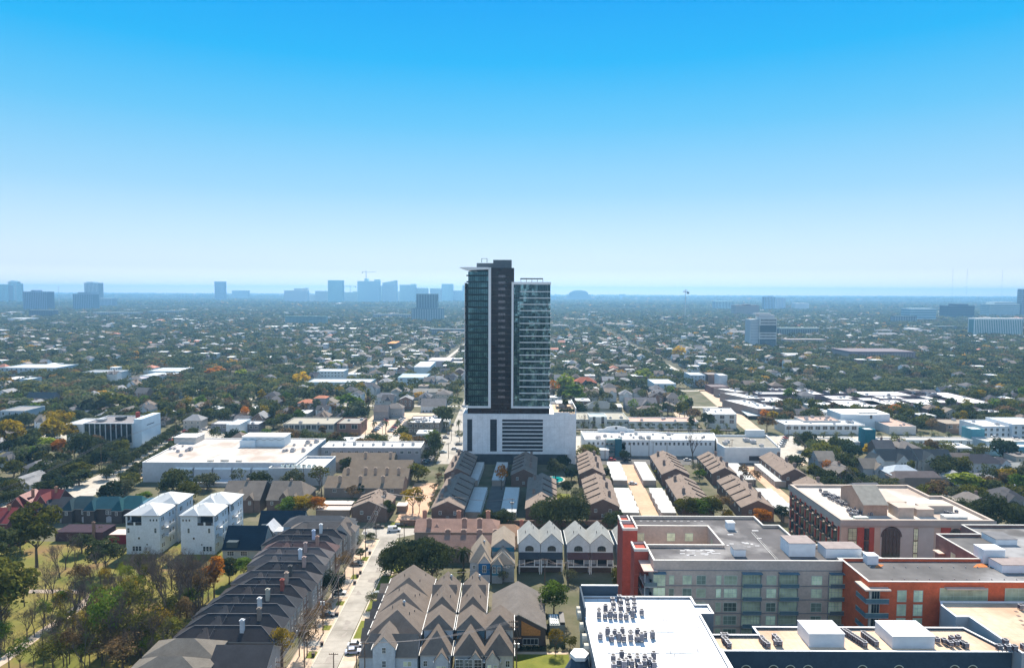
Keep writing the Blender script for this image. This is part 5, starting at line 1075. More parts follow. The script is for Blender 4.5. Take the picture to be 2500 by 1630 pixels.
fbld('corner_shop', 'two-storey white corner shop with a parapeted roof terrace', 1728, 1798, 1010, 995, 11, (.66, .66, .64), (.70, .70, .69), win=(3.2, 2.6, 5), units=6, skew=4, lm='the white corner shop', pane=DWIN)
T = Th('street_canopy', 'long dark shop awning under the palms', 'awning', (110, 463, 0)); bb = MB(); bb.box(42, 156, 474.5, 477, 3.6, 3.9, bottom=True)
for k in range(24): bb.box(42.5+k*4.8, 42.7+k*4.8, 474.6, 474.8, 0, 3.6)
T.part('awning_roof', bb, DKMET)
fbld('apartment_row', 'long white-roofed brick apartment row stepping down beside the carport', 1850, 1912, 997, 975, 8, (.30, .24, .22), WHT, units=10, skew=-14, lm='the stepped brick apartments'); fbld('apartment_row', 'second white-roofed brick apartment block up the hill of the row', 1826, 1868, 972, 958, 8, (.30, .24, .22), WHT, units=6, skew=-14); fbld('apartment_row', 'third white-roofed brick apartment block, smallest of the stepped row', 1793, 1826, 956, 947, 8, (.30, .24, .22), WHT, units=5, skew=-12)
T = Th('carport', 'long pale blue metal carport beside the stepped brick apartments', 'carport', (160, 560, 0))
bb = MB(); A = [G(1749, 958, 3), G(1770, 958, 3), G(1858, 1014, 3), G(1826, 1014, 3)]; bb.prism(A, 2.7, 3.0, 0); T.part('carport_roof', bb, mat('carport_metal', (.50, .60, .66), .6, .05, .3)); bb = MB()
for k in range(14):
    for (p, q) in ((A[0], A[3]), (A[1], A[2])): x, y = p[0]+(q[0]-p[0])*k/13, p[1]+(q[1]-p[1])*k/13; bb.box(x-.1, x+.1, y-.1, y+.1, 0, 2.7)
T.part('carport_post', bb, METAL)
flats = [(1850, 1970, 961, 956), (1880, 1935, 951, 948), (1945, 1988, 954, 950), (1860, 1925, 980, 968), (1985, 2012, 962, 953), (2028, 2066, 959, 953), (2035, 2105, 975, 965), (2113, 2275, 965, 955), (2150, 2212, 972, 964), (2125, 2190, 987, 970), (2190, 2230, 987, 975), (2225, 2345, 982, 973), (2275, 2330, 975, 955), (2330, 2425, 983, 957), (2345, 2390, 996, 991), (2400, 2450, 1005, 999), (2065, 2180, 992, 977), (2230, 2300, 965, 955)]
for i, (a, c, f, k) in enumerate(flats):
    fbld('flat_roofed_apartments', 'white flat-roofed garden apartment block', a, c, f, k, 6.5, (.22, .17, .19), (.80, .80, .80), label=False, units=3+i % 3)
land('the garden apartments', 330, 560); land('the garden apartments', 280, 640)
# theatre with a curved front, arcade, teal towers, white modern blocks
T = Th('curved_theatre', 'tall curved white windowless theatre building', 'theatre', (255, 470, 0)); bb = MB()
xa, ya = G(2052, 1035, 3); y0 = ya; x0 = XY(2052, 1030, y0); x1 = XY(2172, 1030, y0); zt_ = ZY(2060, 1003, y0+12)
n = 10; arc = [(x0+(x1-x0)*k/n, y0-3.5*math.sin(math.pi*k/n)) for k in range(n+1)]; bb.prism(arc+[(x1, y0+22), (x0, y0+22)], 0, zt_, 0, 1); T.part('wall', bb, [mat('theatre_white', (.66, .72, .76), .8, .04, .3), WHITE])
bb = MB(); bb.box(x0+40*.5, x0+21.5, y0-3.7, y0-3.4, 8, 10.5); T.part('window', bb, DWIN); bb = MB(); bb.box(x1-22, x1-8, y0+2, y0+5, zt_, zt_+.9); T.part('roof_unit', bb, mat('unit_cream', (.6, .55, .5), .7)); foot(x0-2, x1+2, y0-5, y0+24); land('the curved theatre', (x0+x1)/2, y0+8)
fbld('retail_strip', 'white shopfront strip with bare palms before the theatre', 1917, 2110, 1036, 1024, 7, (.64, .66, .67), WHT, units=7, win=(3.4, 2.4, 4.6), pane=DWIN); fbld('retail_strip', 'salmon-roofed upper shop behind the theatre strip', 1962, 2052, 1026, 1016, 8, (.62, .58, .55), (.5, .34, .28), units=8)
fbld('retail_strip', 'terracotta terraced shop with white pergola beyond the theatre', 2172, 2236, 1040, 1018, 6, (.6, .58, .56), (.52, .35, .28), units=2)
fbld('teal_tower', 'square teal stair tower with a white cap', 2112, 2138, 1048, 1042, 15, (.02, .17, .22), WHT, cat='tower', lm='the teal stair tower')
fbld('teal_block', 'teal-topped box over the arcade', 2372, 2404, 1047, 1040, 11, (.10, .30, .36), WHT, cat='tower', lm='the teal-topped box')
fbld('arcade', 'long low white arcade with regular dark openings', 2200, 2372, 1073, 1066, 6.5, (.56, .58, .58), (.52, .49, .45), win=(2.2, 3, 4.6), story=5, pane=DWIN, lm='the white arcade')
fbld('arcade', 'grey-white gateway end of the arcade', 2146, 2200, 1073, 1068, 7, (.42, .46, .50), (.5, .48, .46)); fbld('garden_wall', 'long tapering white boundary wall below the arcade', 2225, 2500, 1091, 1089, 5, (.52, .60, .66), WHT, cat='wall')
fbld('low_shop', 'flat tan-roofed low shop with white parapets below the teal tower', 1985, 2050, 1080, 1068, 5, (.56, .60, .62), (.45, .40, .34), win=(2, 1.5, 4)); fbld('low_shop', 'small white-walled shop with a sunken roof by the teal tower', 2058, 2100, 1078, 1066, 6, (.62, .66, .68), (.55, .55, .52))
fbld('white_modern_block', 'white modern block with a cut-out roof terrace', 2400, 2470, 1040, 1024, 11, (.66, .70, .74), WHT, win=(1.6, 2, 3.4), units=3, lm='the white modern block'); fbld('white_modern_block', 'tall white wall block at the picture edge', 2472, 2560, 1035, 1018, 13, (.64, .68, .72), WHT, win=(1.6, 2, 4)); fbld('brick_shop', 'brown brick shop with a tan roof facing the theatre', 2310, 2395, 1034, 1022, 7, (.26, .19, .15), (.34, .28, .22), win=(3, 2, 5), units=3, pane=DWIN)
fbld('parking_deck', 'pale parking deck with cars on its roof', 2408, 2520, 1077, 1066, 6, (.45, .52, .56), (.5, .47, .43)); fbld('blue_wall_block', 'bright blue-shaded block at the picture edge', 2478, 2560, 1090, 1082, 9, (.16, .42, .58), WHT)
# houses beyond the beige block
DK = (.03, .045, .06)
def hs(lab, px0, px1, pyr, w_d, ze, zr, wc, rc, gables=(), axis='x', hip=0, fw=None):
    x0, y = G(px0, pyr, zr); x1 = G(px1, pyr, zr)[0]; H = House('house', 'x', 'house', (x0+x1)/2, y, label=lab); h = (x1-x0)/2; H.g(-h, h, -w_d, w_d, 0, ze, zr, axis=axis, h0=hip, h1=hip)
    for gx, gw, gz in gables: H.g(gx-gw, gx+gw, -w_d-1.6, 0, 0, gz-gw*1.0, gz, axis='y', ov=.3)
    H.done(wc, rc)
    for gx, gw, gz in gables: H.front((gx-.9, gx+.9), ze-1.6, -w_d-1.61, 1.1, 1.5)
    H.front([-h+2+k*3 for k in range(int((2*h-2)/3))], ze-4.6, -w_d-.01, 1.1, 1.5); foot(x0-1, x1+1, y-w_d-2, y+w_d+1); land('the '+' '.join(lab.split(' with')[0].split(' beside')[0].split()[:4]), (x0+x1)/2, y); return H
hs('dark-roofed white house with three front gables', 2134, 2220, 1095, 7, 6, 11, (.55, .58, .6), DK, ((-12, 3.4, 9.4), (2, 3.6, 9.2)))
hs('dark-roofed house with a large pale gable', 2226, 2312, 1096, 7, 6.5, 11, (.52, .5, .46), DK, ((-4, 4.4, 10.6),)); hs('brown-roofed house with a blue porch', 2095, 2135, 1118, 6, 6, 10, (.42, .43, .45), (.23, .2, .17), ((4, 3, 8.6),))
hs('pale blue hip-roofed villa', 2160, 2240, 1134, 7, 6, 9.5, (.5, .5, .5), (.50, .56, .62), hip=6); hs('long brown-roofed bungalow', 2175, 2288, 1149, 5, 5, 8, (.3, .27, .26), (.19, .155, .15), hip=2)
hs('low dark hip-roofed bungalow', 2195, 2320, 1166, 5, 4.5, 7.5, (.25, .24, .22), (.045, .045, .045), hip=3); hs('white two-storey house with dark hip roofs', 2350, 2430, 1108, 6, 7.5, 11, (.50, .54, .58), (.06, .06, .075), ((10, 2.4, 9.8),), hip=4); hs('brown-roofed annex with a skylight gable', 2318, 2365, 1105, 6, 6.5, 10.5, (.4, .4, .4), (.22, .18, .16), ((3, 3, 9.4),)); hs('cream low house at the picture edge', 2430, 2510, 1128, 6, 5, 7.5, (.42, .4, .36), (.36, .36, .34), hip=3)
# mid-left houses
hs('white gable-ended house with a taupe roof', 1030, 1090, 972, 7, 5.5, 10.5, (.6, .62, .64), (.25, .23, .22), hip=0); hs('terracotta-roofed pink villa', 733, 770, 974, 7, 9.5, 11.5, (.46, .40, .40), (.50, .20, .12), hip=5); hs('upper terracotta-roofed tower house', 770, 800, 965, 5, 12.5, 14, (.48, .42, .42), (.50, .20, .12), hip=3)
hs('red tile-roofed house with a dark dormer', 1400, 1455, 920, 8, 6, 11, (.1, .11, .12), (.45, .14, .08), ((0, 4, 9.5),), hip=8); hs('grey cross-gabled house facing the palms', 1525, 1600, 970, 8, 6, 11, (.26, .25, .25), (.20, .19, .2), ((4, 5, 10),)); hs('beige hip-roofed house behind the retail strip', 1550, 1615, 990, 6, 5.5, 9.5, (.42, .38, .33), (.30, .24, .21), hip=6); hs('mint grey house behind the retail strip', 1428, 1500, 978, 7, 5.5, 10.5, (.36, .38, .34), (.20, .22, .22), hip=7)
hs('white house with a charcoal hip roof', 918, 965, 958, 6, 7, 10, (.56, .58, .6), (.2, .2, .22), hip=5); hs('grey gabled pair by the car park', 915, 950, 988, 5, 7, 11, (.27, .27, .28), (.24, .2, .18)); hs('grey hip-roofed block by the car park', 945, 985, 984, 5, 8, 11, (.32, .34, .36), (.25, .22, .2), hip=4); hs('cream gabled villa with a shadowed side', 1010, 1085, 948, 6, 7, 9.5, (.5, .5, .48), (.33, .31, .28))
fbld('white_terrace', 'white and blue three-bay modern terrace', 971, 1040, 921, 911, 10, (.52, .66, .74), (.4, .5, .56), win=(2.4, 1.6, 6), lm='the blue-white terrace'); fbld('white_modern_house', 'white flat-roofed modern house with stepped terraces', 774, 840, 905, 900, 10, (.62, .68, .70), WHT, win=(1.4, 1.4, 3.5), lm='the stepped white house'); fbld('white_modern_house', 'long low white house behind dark hedges', 750, 905, 932, 924, 8, (.50, .60, .64), PALE)
fbld('white_modern_house', 'white stepped house in front of the terrace beyond', 1010, 1050, 895, 882, 12, (.55, .65, .70), WHT); fbld('pink_glass_hall', 'long building with a bright white roof edge', 1045, 1100, 880, 872, 9, (.45, .40, .44), (.8, .8, .8)); fbld('orange_roof_shop', 'distant shop with a bright orange roof', 943, 966, 838, 832, 9, (.15, .15, .16), (.8, .28, .05), lm='the orange-roofed shop')
fbld('white_wave_house', 'white house with scalloped white roof edges', 1598, 1650, 936, 925, 10, (.52, .62, .68), (.75, .76, .76), win=(2, 2, 6), lm='the scalloped white house'); fbld('white_tower_house', 'narrow white slab-sided tower house', 1757, 1776, 916, 911, 15, (.70, .72, .74), WHT, cat='house', lm='the slab-sided tower house'); fbld('brick_block', 'windowless brown brick block beside the slab-sided tower house', 1728, 1757, 914, 908, 13, (.21, .15, .13), (.24, .2, .18)); fbld('brick_block', 'flat brown block with a blue courtyard at the head of the carport', 1736, 1780, 944, 937, 7, (.2, .13, .13), (.16, .13, .14)); fbld('white_town_house', 'pale townhouse with blue bays', 1685, 1722, 915, 908, 13, (.42, .50, .56), PALE, win=(1.2, 1.6, 3))
T, x0, x1, y0, y1 = fbld('old_apartment', 'grey gabled white-sided apartment house beside yellow trees', 0, 62, 1002, 990, 11, (.44, .52, .58), (.27, .26, .26), win=(1.4, 2, 4), lm='the white-sided apartment house')
for i, px in enumerate((8, 34, 60, 88)): hs(['taupe', 'brown', 'tan', 'dusky'][i]+'-gabled cottage of the four-gable row', px-10, px+16, 972+i % 2, 5, 4, 7.5, (.3, .28, .26), (.24, .19, .17), ((0, 3, 6.5),))
hs('navy-roofed house behind the four cottages', 72, 140, 957, 6, 4, 8.5, (.2, .2, .22), (.02, .045, .07)); fbld('white_warehouse', 'white-roofed warehouse with a curved edge', 362, 442, 905, 897, 8, (.42, .55, .62), (.85, .85, .85), lm='the curved-edge warehouse'); fbld('white_warehouse', 'pale blue hip-shaped warehouse', 340, 408, 917, 908, 7, (.4, .46, .52), (.55, .6, .64)); fbld('white_hall', 'pink-walled hall under dark trees', 295, 345, 925, 918, 7, (.42, .40, .46), (.45, .42, .46)); fbld('white_hall', 'white-roofed shed by the left edge', 0, 42, 925, 917, 6, (.5, .5, .5), (.8, .78, .76)); fbld('white_hall', 'tall pale hall with an arched end', 48, 75, 925, 920, 9, (.34, .46, .56), (.62, .68, .72)); fbld('white_townhouses', 'cluster of white modern townhouses on the far left', 0, 140, 897, 888, 10, (.50, .58, .63), PALE, win=(2, 2, 5)); fbld('dome_hall', 'long white hall with a teal awning', 200, 292, 908, 902, 8, (.50, .58, .62), (.30, .32, .34), win=(2, 2, 8), lm='the teal-awninged hall')
# ================================================================== far towers and the skyline
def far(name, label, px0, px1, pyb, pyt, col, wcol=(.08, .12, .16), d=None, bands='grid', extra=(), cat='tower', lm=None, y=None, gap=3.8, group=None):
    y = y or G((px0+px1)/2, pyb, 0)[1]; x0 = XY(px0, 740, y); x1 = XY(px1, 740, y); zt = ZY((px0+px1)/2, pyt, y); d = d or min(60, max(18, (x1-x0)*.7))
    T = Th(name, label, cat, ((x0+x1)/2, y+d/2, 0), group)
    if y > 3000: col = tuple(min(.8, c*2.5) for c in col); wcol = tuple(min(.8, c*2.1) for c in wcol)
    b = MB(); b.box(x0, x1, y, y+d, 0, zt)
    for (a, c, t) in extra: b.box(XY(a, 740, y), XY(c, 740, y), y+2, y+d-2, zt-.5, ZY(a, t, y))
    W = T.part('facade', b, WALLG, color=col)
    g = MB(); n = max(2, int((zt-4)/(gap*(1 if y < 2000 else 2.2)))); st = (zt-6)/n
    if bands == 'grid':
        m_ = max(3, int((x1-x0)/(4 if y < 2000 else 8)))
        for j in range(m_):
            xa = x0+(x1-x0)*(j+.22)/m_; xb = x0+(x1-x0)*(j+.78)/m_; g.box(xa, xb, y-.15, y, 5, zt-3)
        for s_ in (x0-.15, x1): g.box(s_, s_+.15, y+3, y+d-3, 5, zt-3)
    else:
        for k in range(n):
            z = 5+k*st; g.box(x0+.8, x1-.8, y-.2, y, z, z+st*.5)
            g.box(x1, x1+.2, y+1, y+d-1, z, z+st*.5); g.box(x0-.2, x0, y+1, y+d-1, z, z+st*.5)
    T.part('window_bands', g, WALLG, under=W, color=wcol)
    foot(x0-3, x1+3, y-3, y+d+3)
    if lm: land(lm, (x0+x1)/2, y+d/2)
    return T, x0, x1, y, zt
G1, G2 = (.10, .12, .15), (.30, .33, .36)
# the concrete office slab to one side
T, x0, x1, y, zt = far('office_slab', 'pale concrete office tower with rows of small square windows over a latticed base', 1856, 1898, 849, 776, (.62, .64, .64), (.10, .15, .18), y=1219, bands='none', lm='the pale concrete tower', gap=99)
b = MB(); xw0 = XY(1833, 800, 1219); b.box(xw0, x0-.02, y+3, y+30, 0, zt-3); T.part('flank_wing', b, WALLG, color=(.50, .56, .60))
b = MB(); b.box(x0+1, x1-3, y+4, y+24, zt, zt+5); b.box(x0-6, x1-8, y+8, y+20, zt+5, zt+8); T.part('plant_room', b, WALLG, color=(.6, .6, .6))
me = winmesh(1.5, 2.6, mat('slab_frame', (.5, .52, .52)), DWIN, 1, 1)
b = MB(); b2 = MB()
for r in range(8):
    z = zt-5.4-r*5.0
    for k in range(12): b.box(x0+2+k*2.3, x0+3.6+k*2.3, y-.12, y, z, z+2.6)
    b2.box(xw0+1, x0-1, y+2.8, y+3, z, z+2)
T.part('window_rows', b, DWIN); T.part('flank_bands', b2, WALLG, color=(.38, .46, .52))
b = MB(); b.box(x0+6, x1-5, y-.1, y, 1, 15)
T.part('lattice_base', b, mat('lattice_blue', (.14, .24, .33), .6))
b = MB()
for k in range(12): b.tube((x0+6+k*1.9, y-.15, 1), (x0+6+(k+4)*1.6, y-.15, 15), .12, n=4)
T.part('lattice', b, mat('lattice_bar', (.45, .52, .56), .7))
far('office_slab', 'brown banded office block behind the pale concrete tower', 1796, 1854, 771, 745, (.24, .17, .16), (.42, .34, .32), bands='b', extra=((1822, 1833, 742),)); far('apartment_tower', 'blue-grey twin-bodied tower near the horizon', 1867, 1892, 758, 724, (.16, .24, .32), G1, extra=((1874, 1888, 722),)); far('apartment_tower', 'slimmer stepped tower paired with the blue-grey twin-bodied one', 1896, 1918, 757, 727, (.14, .2, .27), G2)
far('office_slab', 'striped pale low slab far behind the concrete tower', 1942, 1976, 757, 740, (.40, .46, .48), G2, bands='b'); far('office_slab', 'teal-grey wide block right of centre far away', 1747, 1790, 757, 735, (.22, .33, .34), G1); far('apartment_block', 'long pale green apartment block behind the concrete tower', 1905, 2000, 822, 800, (.30, .38, .36), G1, d=20); far('school', 'long terracotta-roofed colonnaded school', 1920, 2020, 842, 828, (.40, .34, .32), (.12, .17, .2), d=22, cat='school')
far('office_tower', 'striped glass office block, fourth tower in from the picture edge', 2224, 2287, 785, 753, (.52, .66, .72), (.12, .28, .36), bands='b', lm='the striped glass office'); far('office_tower', 'dark navy office block with a stepped top', 2317, 2380, 778, 746, (.05, .085, .13), (.03, .05, .08), bands='b', extra=((2338, 2365, 742),), lm='the dark navy office'); far('office_tower', 'cylinder-topped striped office tower near the edge', 2417, 2490, 774, 742, (.62, .70, .70), (.16, .28, .32), bands='b', extra=((2430, 2480, 737),)); far('apartment_block', 'wide white and teal glass apartment block at the edge', 2382, 2500, 822, 777, (.80, .82, .80), (.14, .30, .32), d=24, lm='the white and teal glass block'); far('apartment_tower', 'tall slab cut by the picture edge', 2495, 2530, 774, 705, (.30, .36, .44), G1, bands='b', d=30)
far('office_block', 'low dark teal block between glass offices', 2185, 2240, 790, 771, (.12, .19, .22), G2, d=25); far('office_block', 'brown and teal low offices beside the teal glass block', 2290, 2340, 805, 796, (.16, .20, .2), G1, d=25)
far('tan_hall', 'huge brown multi-gabled school roof among the trees', 2080, 2240, 880, 858, (.22, .18, .2), (.35, .3, .28), d=60, cat='school', lm='the huge brown school roof'); far('low_white_building', 'white flat-roofed hall behind trees by the concrete tower', 1928, 1976, 879, 866, (.60, .62, .64), G2, d=30)
# skyline
far('apartment_tower', 'pale blue slim tower with a square crown at the far edge', 21, 42, 740, 687, (.25, .40, .47), G1, extra=((26, 37, 685),)); far('apartment_tower', 'teal glass tower cut by the far edge', -12, 20, 742, 694, (.16, .36, .44), G1); far('apartment_tower', 'shadowed tower joined behind the square-crowned one', 42, 53, 742, 692, (.16, .32, .38), G1)
far('office_tower', 'dark broad slab tower with a small roof box', 57, 113, 759, 711.5, (.10, .13, .18), (.05, .07, .11), extra=((76, 84, 708),), lm='the dark broad slab tower'); far('office_tower', 'dark slab with a central glass seam', 178, 225, 758, 717, (.11, .15, .19), (.05, .09, .13), extra=((190, 222, 713),), lm='the seamed dark slab'); far('apartment_tower', 'taller grey tower rising behind the seamed dark slab', 207, 240, 735, 690, (.24, .29, .34), G1, extra=((212, 228, 688),), y=4200)
far('office_block', 'low wide brown-grey block beside the seamed dark slab', 232, 272, 750, 728, (.17, .21, .25), G1); far('apartment_block', 'long pale apartment row before the skyline', 225, 340, 772, 762, (.38, .42, .42), G1, d=25); far('apartment_block', 'pale low apartment blocks among trees', 362, 440, 768, 758, (.30, .36, .36), G1, d=25); far('office_block', 'shadowed low offices under the dark broad slab', 70, 128, 776, 757, (.13, .17, .2), G1, d=30); far('low_white_building', 'bright white flat warehouse roof far to one side', 16, 60, 786, 777, (.7, .7, .7), WHT, d=60, bands='none'); far('chimney', 'lone slim mast-like chimney over the trees', 435.5, 438, 742, 724, (.2, .25, .28), G1, d=8, bands='none', cat='chimney')
far('apartment_tower', 'lone dark blue slab tower standing clear of the skyline', 524.5, 547, 737, 687, (.12, .18, .26), (.07, .11, .17), lm='the lone dark blue slab'); far('office_block', 'square grey-blue block beside the lone slab', 567, 605, 732, 709, (.24, .30, .35), G1)
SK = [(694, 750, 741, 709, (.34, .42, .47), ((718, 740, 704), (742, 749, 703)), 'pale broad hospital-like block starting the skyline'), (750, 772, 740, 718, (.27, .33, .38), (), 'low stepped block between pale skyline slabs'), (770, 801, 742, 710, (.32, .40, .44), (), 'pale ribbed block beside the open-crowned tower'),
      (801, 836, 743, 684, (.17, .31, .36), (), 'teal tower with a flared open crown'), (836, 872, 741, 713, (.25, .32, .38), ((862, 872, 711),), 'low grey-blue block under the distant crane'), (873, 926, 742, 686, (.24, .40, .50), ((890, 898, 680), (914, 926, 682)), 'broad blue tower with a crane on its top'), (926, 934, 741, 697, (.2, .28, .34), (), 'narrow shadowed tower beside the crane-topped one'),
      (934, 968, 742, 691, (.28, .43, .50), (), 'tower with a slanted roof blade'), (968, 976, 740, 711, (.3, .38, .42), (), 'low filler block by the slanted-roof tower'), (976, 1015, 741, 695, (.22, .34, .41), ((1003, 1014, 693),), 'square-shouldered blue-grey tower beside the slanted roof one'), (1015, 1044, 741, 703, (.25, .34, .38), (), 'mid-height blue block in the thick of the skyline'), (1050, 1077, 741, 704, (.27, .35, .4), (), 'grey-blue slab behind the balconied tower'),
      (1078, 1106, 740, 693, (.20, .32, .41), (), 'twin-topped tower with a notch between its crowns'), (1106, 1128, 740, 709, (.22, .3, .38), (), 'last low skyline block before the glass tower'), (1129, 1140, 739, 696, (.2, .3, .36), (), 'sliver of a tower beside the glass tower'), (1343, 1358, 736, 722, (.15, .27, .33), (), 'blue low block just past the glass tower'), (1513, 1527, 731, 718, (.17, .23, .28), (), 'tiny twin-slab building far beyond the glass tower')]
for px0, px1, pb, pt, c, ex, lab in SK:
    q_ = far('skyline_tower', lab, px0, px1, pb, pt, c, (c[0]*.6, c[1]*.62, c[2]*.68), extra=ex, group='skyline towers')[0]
    if 'slanted' in lab and px0 == 934: SKT = q_
land('the pale skyline', -1900, 5400); land('the crane-topped skyline', -1150, 5500)
T, x0, x1, y, zt = far('apartment_tower', 'balconied tower rising from a wide podium before the skyline', 1016, 1068, 744, 717, (.22, .32, .38), (.10, .17, .23), y=2300, d=30, lm='the balconied tower'); far('apartment_block', 'wide dark balconied podium block under the balconied tower', 1005, 1084, 779, 752, (.13, .20, .25), (.30, .38, .42), y=2280, d=14)
far('apartment_block', 'wide teal gridded apartment block among the trees', 695, 795, 795, 772, (.12, .24, .27), (.25, .38, .40), d=22, lm='the teal gridded block'); far('apartment_block', 'long low grey apartment block with white roof edges', 910, 1002, 778, 767, (.30, .34, .36), G1, d=20); far('office_block', 'pair of dark low blocks behind the glass tower', 1050, 1132, 818, 803, (.15, .18, .2), (.3, .33, .35), d=30)
# roof blade and open crown
y = 5600*.99

b = MB(); b.face([(XY(934, 690, y), y, ZY(934, 691, y)), (XY(968, 690, y), y, ZY(968, 691, y)), (XY(968, 690, y), y, ZY(968, 684, y)), (XY(934, 690, y), y, ZY(934, 690, y))]); b.face([(XY(934, 690, y), y+50, ZY(934, 691, y)), (XY(968, 690, y), y+50, ZY(968, 691, y)), (XY(968, 690, y), y+50, ZY(968, 684, y)), (XY(934, 690, y), y+50, ZY(934, 690, y))]); b.face([(XY(934, 690, y), y, ZY(934, 690, y)), (XY(968, 690, y), y, ZY(968, 684, y)), (XY(968, 690, y), y+50, ZY(968, 684, y)), (XY(934, 690, y), y+50, ZY(934, 690, y))]); SKT.part('roof_blade', b, WALLG, color=(.3, .42, .48))
def crane(lab, px, pyb, pyt, a, c, y, w_=1.6):
    x = XY(px, 700, y); z0, z1 = ZY(px, pyb, y), ZY(px, pyt, y); T = Th('tower_crane', lab, 'crane', (x, y, z0), 'tower cranes'); b = MB()
    b.box(x-w_, x+w_, y-w_, y+w_, z0, z1+8); T.part('mast', b, METAL); xa, xb = XY(a, 700, y), XY(c, 700, y)
    b = MB(); b.box(xa, xb, y-w_*.6, y+w_*.6, z1-1.5, z1+1, bottom=True); b.tube((xa, y, z1), (x, y, z1+8), .8); b.tube((xb, y, z1), (x, y, z1+8), .6); T.part('jib', b, METAL); b = MB(); s = xa if abs(xa-x) < abs(xb-x) else xb; b.box(s-4, s+4, y-2, y+2, z1-7, z1, bottom=True); T.part('counterweight', b, DKMET)
crane('tower crane standing on the broad blue skyline tower', 894, 682, 664, 885, 918, 5560, 2.2); crane('tower crane beside the open-crowned tower, lower jib', 855, 716, 699, 838, 868, 5500, 1.6); crane('lone tower crane on the plain far beyond the glass tower', 1674, 770, 712.5, 1668, 1680, 2400, .8)
# domed arena, white domes
y = G(1415, 735)[1]; x = XY(1414, 710, y); T = Th('domed_arena', 'huge blue-grey stadium with a shallow arched roof on the horizon', 'stadium', (x, y, 0)); b = MB(); hw = XY(1436, 710, y)-x; n = 14; zt = ZY(1414, 716, y); zc = ZY(1414, 708.5, y)
b.box(x-hw, x+hw, y, y+160, 0, zt); A = [(x+hw*math.cos(math.pi*k/n), y, zt+(zc-zt)*math.sin(math.pi*k/n)) for k in range(n+1)]; b.face(A); b.face([(p[0], y+160, p[2]) for p in A]); [b.face([A[i], A[i+1], (A[i+1][0], y+160, A[i+1][2]), (A[i][0], y+160, A[i][2])]) for i in range(n)]; T.part('arched_hall', b, WALLG, color=(.20, .28, .34))
b = MB(); b.box(x-hw*1.7, x+hw*1.8, y-30, y+120, 0, zt*.45); b.box(x+hw*1.05, x+hw*1.3, y, y+60, 0, zt*.85); b.box(x-hw*1.3, x-hw*1.05, y, y+60, 0, zt*.85); T.part('stands', b, WALLG, color=(.25, .32, .38)); land('the domed arena', x, y)
for lab, px, py, hw, hh, c in (('white low dome beyond the tiny twin slabs', 1534, 729, 7, 4, (.8, .78, .75)), ('broad white tent-like dome among the trees', 1528, 748, 12, 4.5, (.8, .82, .82)), ('white round water tank on the plain', 2264, 737, 1.6, 3, (.8, .8, .8)), ('white domed exhibition hall before the skyline', 829, 747, 14, 7, (.75, .72, .72))):
    y = G(px, py)[1]; x = XY(px, py, y); w_ = hw*y/F; h_ = hh*y/F; T = Th('dome', lab, 'dome', (x, y, 0)); b = MB(); n = 16; prev = None
    for j in range(6):
        a = math.pi/2*j/5; ring = [(x+w_*math.cos(a)*math.cos(2*math.pi*i/n), y+w_*math.cos(a)*math.sin(2*math.pi*i/n), 3+h_*math.sin(a)) for i in range(n)]
        if prev: [b.face([prev[i], prev[(i+1) % n], ring[(i+1) % n], ring[i]]) for i in range(n)]
        prev = ring
    T.part('dome_shell', b, WALLG, color=c)
    b = MB(); b.cyl(x, y, 0, 3, w_, n=16); T.part('dome_drum', b, WALLG, color=(.4, .42, .44))
# radio masts
for px, pt in ((1293, 0), (2325, 655), (2360, 656), (2446, 658), (143, 697), (2107, 700)):
    if not pt: continue
    y = 9000 if px > 2000 else 3900; x = XY(px, 700, y); zt = ZY(px, pt, y); r0 = 1.6 if px > 2000 else 1.0; T = Th('radio_mast', f'thin radio mast, {({2325: "tallest of three over the far horizon", 2360: "middle one of three over the far horizon", 2446: "last of three, beyond the cylinder-topped tower", 143: "red-tipped, between two dark slab towers", 2107: "short and faint before the three tall ones"})[px]}', 'mast', (x, y, 0), 'radio masts'); b = MB(); b.tube((x, y, 0), (x, y, zt), r0, r0*.8, n=4); T.part('mast_shaft', b, METAL)
# ================================================================== condensers, cars, poles, wires
UB = mat('condenser_body', (.05, .05, .085), .55, .2, 3); UT = mat('condenser_cap', (.42, .42, .45), .5, .1, 2); UF = mat('condenser_fan', (.02, .02, .025), .6)
def ac_mesh(parts, h):
    s = .46; b = MB(); b.box(-s, s, -s, s, .35, h, 0); n = 7
    for i in range(n): x = -s+2*s*(i+.5)/n; b.box(x-.02, x+.02, -s-.02, -s, .4, h-.1, 1)
    for x in (-s, s-.05):
        for y in (-s, s-.05): b.box(x, x+.05, y, y+.05, 0, h, 1)
    c = MB(); c.box(-s-.04, s+.04, -s-.04, s+.04, h, h+.07, 0); c.cyl(0, 0, h+.07, h+.12, .36, n=10, m=1)
    f = MB()
    for x in (-s, s-.1): f.box(x, x+.1, -s, s, .12, .22, 0)
    return [(('casing'), b), ('fan_cap', c), ('stand_rail', f)]
ACP = {}
def ac(x, y, z, label, group, h=1.35):
    k = round(h, 2)
    T = thing('condenser', label, 'air conditioner', (x, y, z), random.Random(x*y).uniform(-.1, .1), group)
    if k not in ACP:
        ACP[k] = []
        for n_, b in ac_mesh(None, h):
            o = b.build(n_, [UB, UT] if n_ != 'fan_cap' else [UT, UF]); o.parent = T; ACP[k].append(o)
    else:
        for o in ACP[k]: c = o.copy(); COL.objects.link(c); c.parent = T
zr = 25.46
